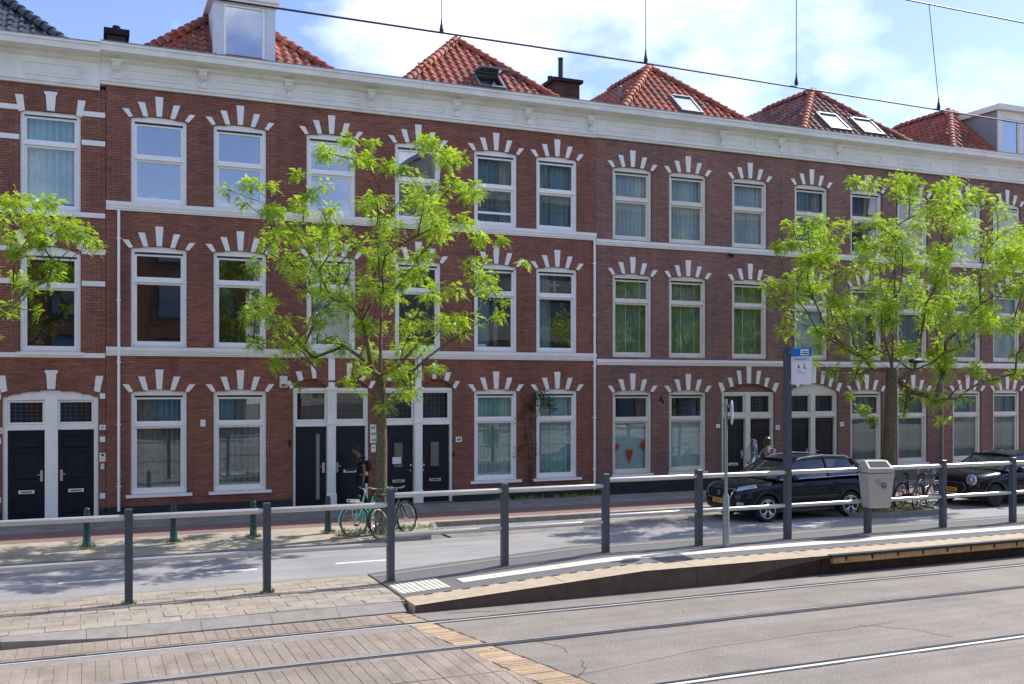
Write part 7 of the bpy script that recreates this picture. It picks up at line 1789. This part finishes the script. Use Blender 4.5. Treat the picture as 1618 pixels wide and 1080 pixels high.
def build_tree(label, base, trunk, blobs, crown_c, crown_r, depth, seed, leaves=1100, tr=.17, lsize=.046, group='young street trees on the verge'):
    """trunk: points; blobs (x, z, r) measured across the crown get a depth inside it; limbs are grown to reach every clump"""
    rnd = random.Random(seed); t = thing('street_tree', label, 'tree', base, group=group)
    pts = []
    for s_, z, r in blobs:
        u = (s_-crown_c[0])/crown_r[0]; w = (z-crown_c[1])/crown_r[1]; k = math.sqrt(max(.06, 1-min(1, u*u+w*w)))
        n = 1 + (1 if r > .24 else 0)
        for q in range(n):
            pts.append((Vector((s_+rnd.uniform(-.08,.08), base[1]+rnd.uniform(-1, 1)*depth*k, z+rnd.uniform(-.08,.08))), r))
    nodes = [(Vector(p), -1 if i == 0 else i-1) for i, p in enumerate(trunk)]; fork = 2
    load = [0.0]*len(nodes); tops = Vector(trunk[-1])
    order = sorted(range(len(pts)), key=lambda i: (pts[i][0]-Vector(trunk[fork])).length)
    ends = []
    for i in order:
        p, r = pts[i]; best, bi = 1e9, fork
        for j, (q, par) in enumerate(nodes):
            if j < fork: continue
            d = (p-q).length
            root_d = (q-Vector(trunk[fork])).length
            up = 0 if p.z > q.z - .15 else .6*(q.z-p.z)
            par_d = 0
            if par >= 0:
                dv = (q-nodes[par][0]); 
                if dv.length > 1e-4 and d > 1e-4: par_d = .35*(1-dv.normalized().dot((p-q)/d))
            hz = math.hypot(p.x-q.x, p.y-q.y); want = max(0, .45*hz - (p.z-q.z))
            c = d + .22*root_d + 1.1*want + par_d
            if c < best: best, bi = c, j
        q = nodes[bi][0]; d = p-q; n = max(1, int(d.length/.38)); last = bi
        for k in range(1, n+1):
            f = k/n; m_ = q + d*f
            m_ = m_ + Vector((rnd.uniform(-.05,.05), rnd.uniform(-.05,.05), .09*math.sin(f*math.pi)*d.length*.6 + rnd.uniform(-.03,.03)))*(1 if k < n else .3)
            nodes.append((m_, last)); load.append(0); last = len(nodes)-1
        load[last] += 1; ends.append((last, p, r))
    kids = [[] for _ in nodes]
    for i in range(len(nodes)-1, 0, -1): load[nodes[i][1]] += load[i]; kids[nodes[i][1]].append(i)
    def rad(i): return max(.006, min(tr*.5, .0062*load[i]**.58)) if i >= fork+1 else tr*(1-.12*i/fork)
    tmb = MB(); nt = len(trunk)
    tp = [Vector(p) for p in trunk]; n0 = fork
    tmb.tube([tp[0]-Vector((0,0,.1)), tp[0]+Vector((0,0,.12))] + tp[1:fork+1], [tr*1.35, tr*1.08] + [tr*(1-.13*i/fork) for i in range(1, fork+1)], 14)
    tmb.build('trunk', M['bark'], t, smooth=True)
    lm = MB(); tw = MB()
    stack = [(fork, None)]
    done = set()
    for i in range(fork+1, len(nodes)):
        par = nodes[i][1]
        if kids[par] and kids[par][0] == i and par > fork: continue     # continuation of a chain, drawn with its start
        chain = [par, i]
        while kids[chain[-1]]:
            chain.append(kids[chain[-1]][0])
        rs = [min(rad(chain[1])*1.15, rad(par) if par > fork else tr*.75)] + [rad(j) for j in chain[1:]]
        thick = rs[1] > .022
        (lm if thick else tw).tube([nodes[j][0] for j in chain], rs, 8 if thick else 5)
    lm.build('limbs', M['bark'], t, smooth=True)
    if tw.v: tw.build('twigs', M['twig'], t, smooth=True, kind='stuff')
    # compound leaves: a thin stalk direction with leaflets on both sides
    lf = MB(); V, F_ = lf.v, lf.f
    up = Vector((0,0,1))
    for _, p, r in ends:
        nsp = max(8, int(leaves*(r/.28)**1.6/11 * (.6 if r > .24 else 1)*rnd.uniform(.6,1.3)))
        for s_ in range(nsp):
            dv = Vector((rnd.gauss(0,1), rnd.gauss(0,1), rnd.gauss(0,.8))); dv.normalize(); c = p + Vector((dv.x, dv.y, dv.z*.75))*r*rnd.random()**.5*rnd.choice((.7,.8,1,1.1))
            ax = (dv*.7 + Vector((rnd.uniform(-1,1), rnd.uniform(-1,1), rnd.uniform(-.5,.35)))).normalized(); L_ = rnd.uniform(.10, .17)
            sd = ax.cross(up+Vector((rnd.uniform(-.5,.5), rnd.uniform(-.5,.5), 0))).normalized(); nn = ax.cross(sd)
            for k in range(11):
                f = (k//2)/5; q = c + ax*L_*f - up*L_*.35*f*f; sg = (1 if k % 2 else -1) if k < 10 else 0
                d_ = (sd*sg + ax*(.55 if sg else 1) + nn*rnd.uniform(-.35,.35)).normalized(); ls = lsize*rnd.uniform(.75,1.25)*(1-.3*abs(f-.4)); wv = d_.cross(nn).normalized()*ls*.36
                o_ = len(V)
                V.append(tuple(q)); V.append(tuple(q+d_*ls*.5+wv)); V.append(tuple(q+d_*ls - up*.006)); V.append(tuple(q+d_*ls*.5-wv)); F_.append([o_,o_+1,o_+2,o_+3]); lf.mi.append(0)
    me = bpy.data.meshes.new('crown'); me.from_pydata([(v[0]-base[0], v[1]-base[1], v[2]-base[2]) for v in V], [], F_); me.materials.append(M['leaf'])
    o = link('crown', me, t)
    return t, len(F_)
D1 = 21.35
b1 = survey(T1, D1, 340, 200, 480/997)
build_tree('bright green young tree in the centre with bicycles leaning on its trunk', (5.92, D1, .1), [(5.95,D1,.1),(5.98,D1,2.0),(5.95,D1+.02,3.55),(5.98,D1+.05,4.9),(5.9,D1,6.3),(5.95,D1,7.6)], b1, (5.85, 5.9), (3.4, 3.2), 2.3, 21, tr=.125)
D2 = 20.6
b2 = survey(T2, D2, 1220, 260, 398/934)
build_tree('bright green young tree at the right rising from the kerbed pit', (19.66, D2, .08), [(19.66,D2,.08),(19.72,D2,2.0),(19.8,D2,3.75),(19.95,D2+.1,4.9),(19.9,D2,6.2),(19.95,D2,7.6)], b2, (20.4, 5.9), (4.6, 3.1), 2.4, 33, tr=.17)
D0 = 21.4
b0 = survey([(x, y, r) for x, y, r in T0], D0, 0, 0, 1.0)
rnd0 = random.Random(4); c0 = -3.9
b0 = b0 + [(2*c0-s_, z+rnd0.uniform(-.3,.3), r) for s_, z, r in b0] + [(c0+rnd0.uniform(-2.6,2.2), rnd0.uniform(4.2, 8.4), .36) for _ in range(46)]
b0 = [(s_, z, r) for s_, z, r in b0 if not (s_ > -1.75 and r == .36)]
build_tree('tree at the left edge whose bright green branches reach into view', (c0, D0, .1), [(c0,D0,.1),(c0,D0,2.0),(c0+.05,D0,3.6),(c0,D0,5.0),(c0,D0,6.2),(c0,D0,7.4)], b0, (c0, 6.0), (3.5, 3.0), 2.2, 8, tr=.16)
# ------------------------------------------------------------------ across the street, mirrored in the window panes
M['far_glass'] = mat('far_window_glass', '#5b7896', .1, var=.1, scale=1, spec=.6)  # blue of the reflected sky put into the base colour
M['block_brick'] = mat('far_brick', '#7d564a', .9, var=.15, scale=3)
M['block_pale'] = mat('far_render', '#a8a39b', .9, var=.1, scale=1)
def flats(label, x0, x1, y, z1, m, storeys, bays, balcony, depth=9):
    t = thing('apartment_block', label, 'building', ((x0+x1)/2, y, 0), group='buildings across the street mirrored in the panes')
    mb = MB(); mb.box(x0, x1, y-depth, y, 0, z1); w = mb.build('wall', M[m], t)
    sh = z1/storeys; bw = (x1-x0)/bays
    wm = MB(); wm.box(-bw*.26, bw*.26, .0, .05, 0, sh*.62); me = wm.mesh('window', M['far_glass']); off = WL[t.name]
    fm = MB(); fm.frame_y(-bw*.29, bw*.29, -.08, sh*.62+.08, .09, .0, .09); me2 = fm.mesh('window_frame', M['plinth'])
    for i in range(storeys):
        for j in range(bays):
            x = x0+bw*(j+.5); z = i*sh+sh*.22
            link('window', me, t, (x-off[0], 0.0, z)); 
            link('window_frame', me2, t, (x-off[0], 0.0, z))
        if balcony and i:
            b = MB(); b.box(x0+.3, x1-.3, y, y+1.1, i*sh-.1, i*sh+.08); b.box(x0+.3, x1-.3, y+1.05, y+1.1, i*sh+.08, i*sh+1.0); b.build('balcony', M['block_pale'], t)
    rf = MB(); rf.box(x0-.2, x1+.2, y-depth-.2, y+.2, z1+.002, z1+.4); rf.build('roof', M['zinc'], t)
    return t
flats('dark brick block across the street mirrored in the upper left panes', -26, 9.2, -12, 13.5, 'block_brick', 4, 12, False)
flats('balcony block across the street mirrored in the right hand panes', 22.5, 62, -15, 20.0, 'block_pale', 6, 14, True)
flats('pale low block across the street mirrored in the far right panes', 66, 120, -13, 12.0, 'block_pale', 4, 18, False)
rnd = random.Random(77)
for i, (x, y, h_) in enumerate(((11.5,-7.5,8.0),(19.0,-8,7.0),(30,-7,9.5),(37.5,-7.5,10),(45,-7,9.0),(-6,-7.5,7.5),(55,-7,9.5))):
    t = thing('street_tree', 'leafy tree across the street mirrored in the panes', 'tree', (x, y, 0), group='trees across the street mirrored in the panes')
    mb = MB(); mb.tube([(x, y, -.1), (x+.05, y, h_*.4), (x, y, h_*.8)], [.2, .15, .05], 10); mb.build('trunk', M['bark'], t, smooth=True)
    mb = MB()
    for _ in range(26):
        a = rnd.uniform(0, 6.28); q = rnd.random()**.5*2.6; c = Vector((x+q*math.cos(a), y+q*math.sin(a), h_*.62+rnd.uniform(-.32, .36)*h_*(1-q/4)))
        for _ in range(60):
            p = c+Vector((rnd.gauss(0,.42), rnd.gauss(0,.42), rnd.gauss(0,.36))); u = Vector((rnd.uniform(-1,1), rnd.uniform(-1,1), rnd.uniform(-.6,.6))).normalized()*rnd.uniform(.09,.16); w = u.cross(Vector((rnd.uniform(-1,1), rnd.uniform(-1,1), 1))).normalized()*u.length*.5
            mb.add([p-u, p-w, p+u, p+w], [(0,1,2,3)])
    mb.build('crown', M['leaf'], t)
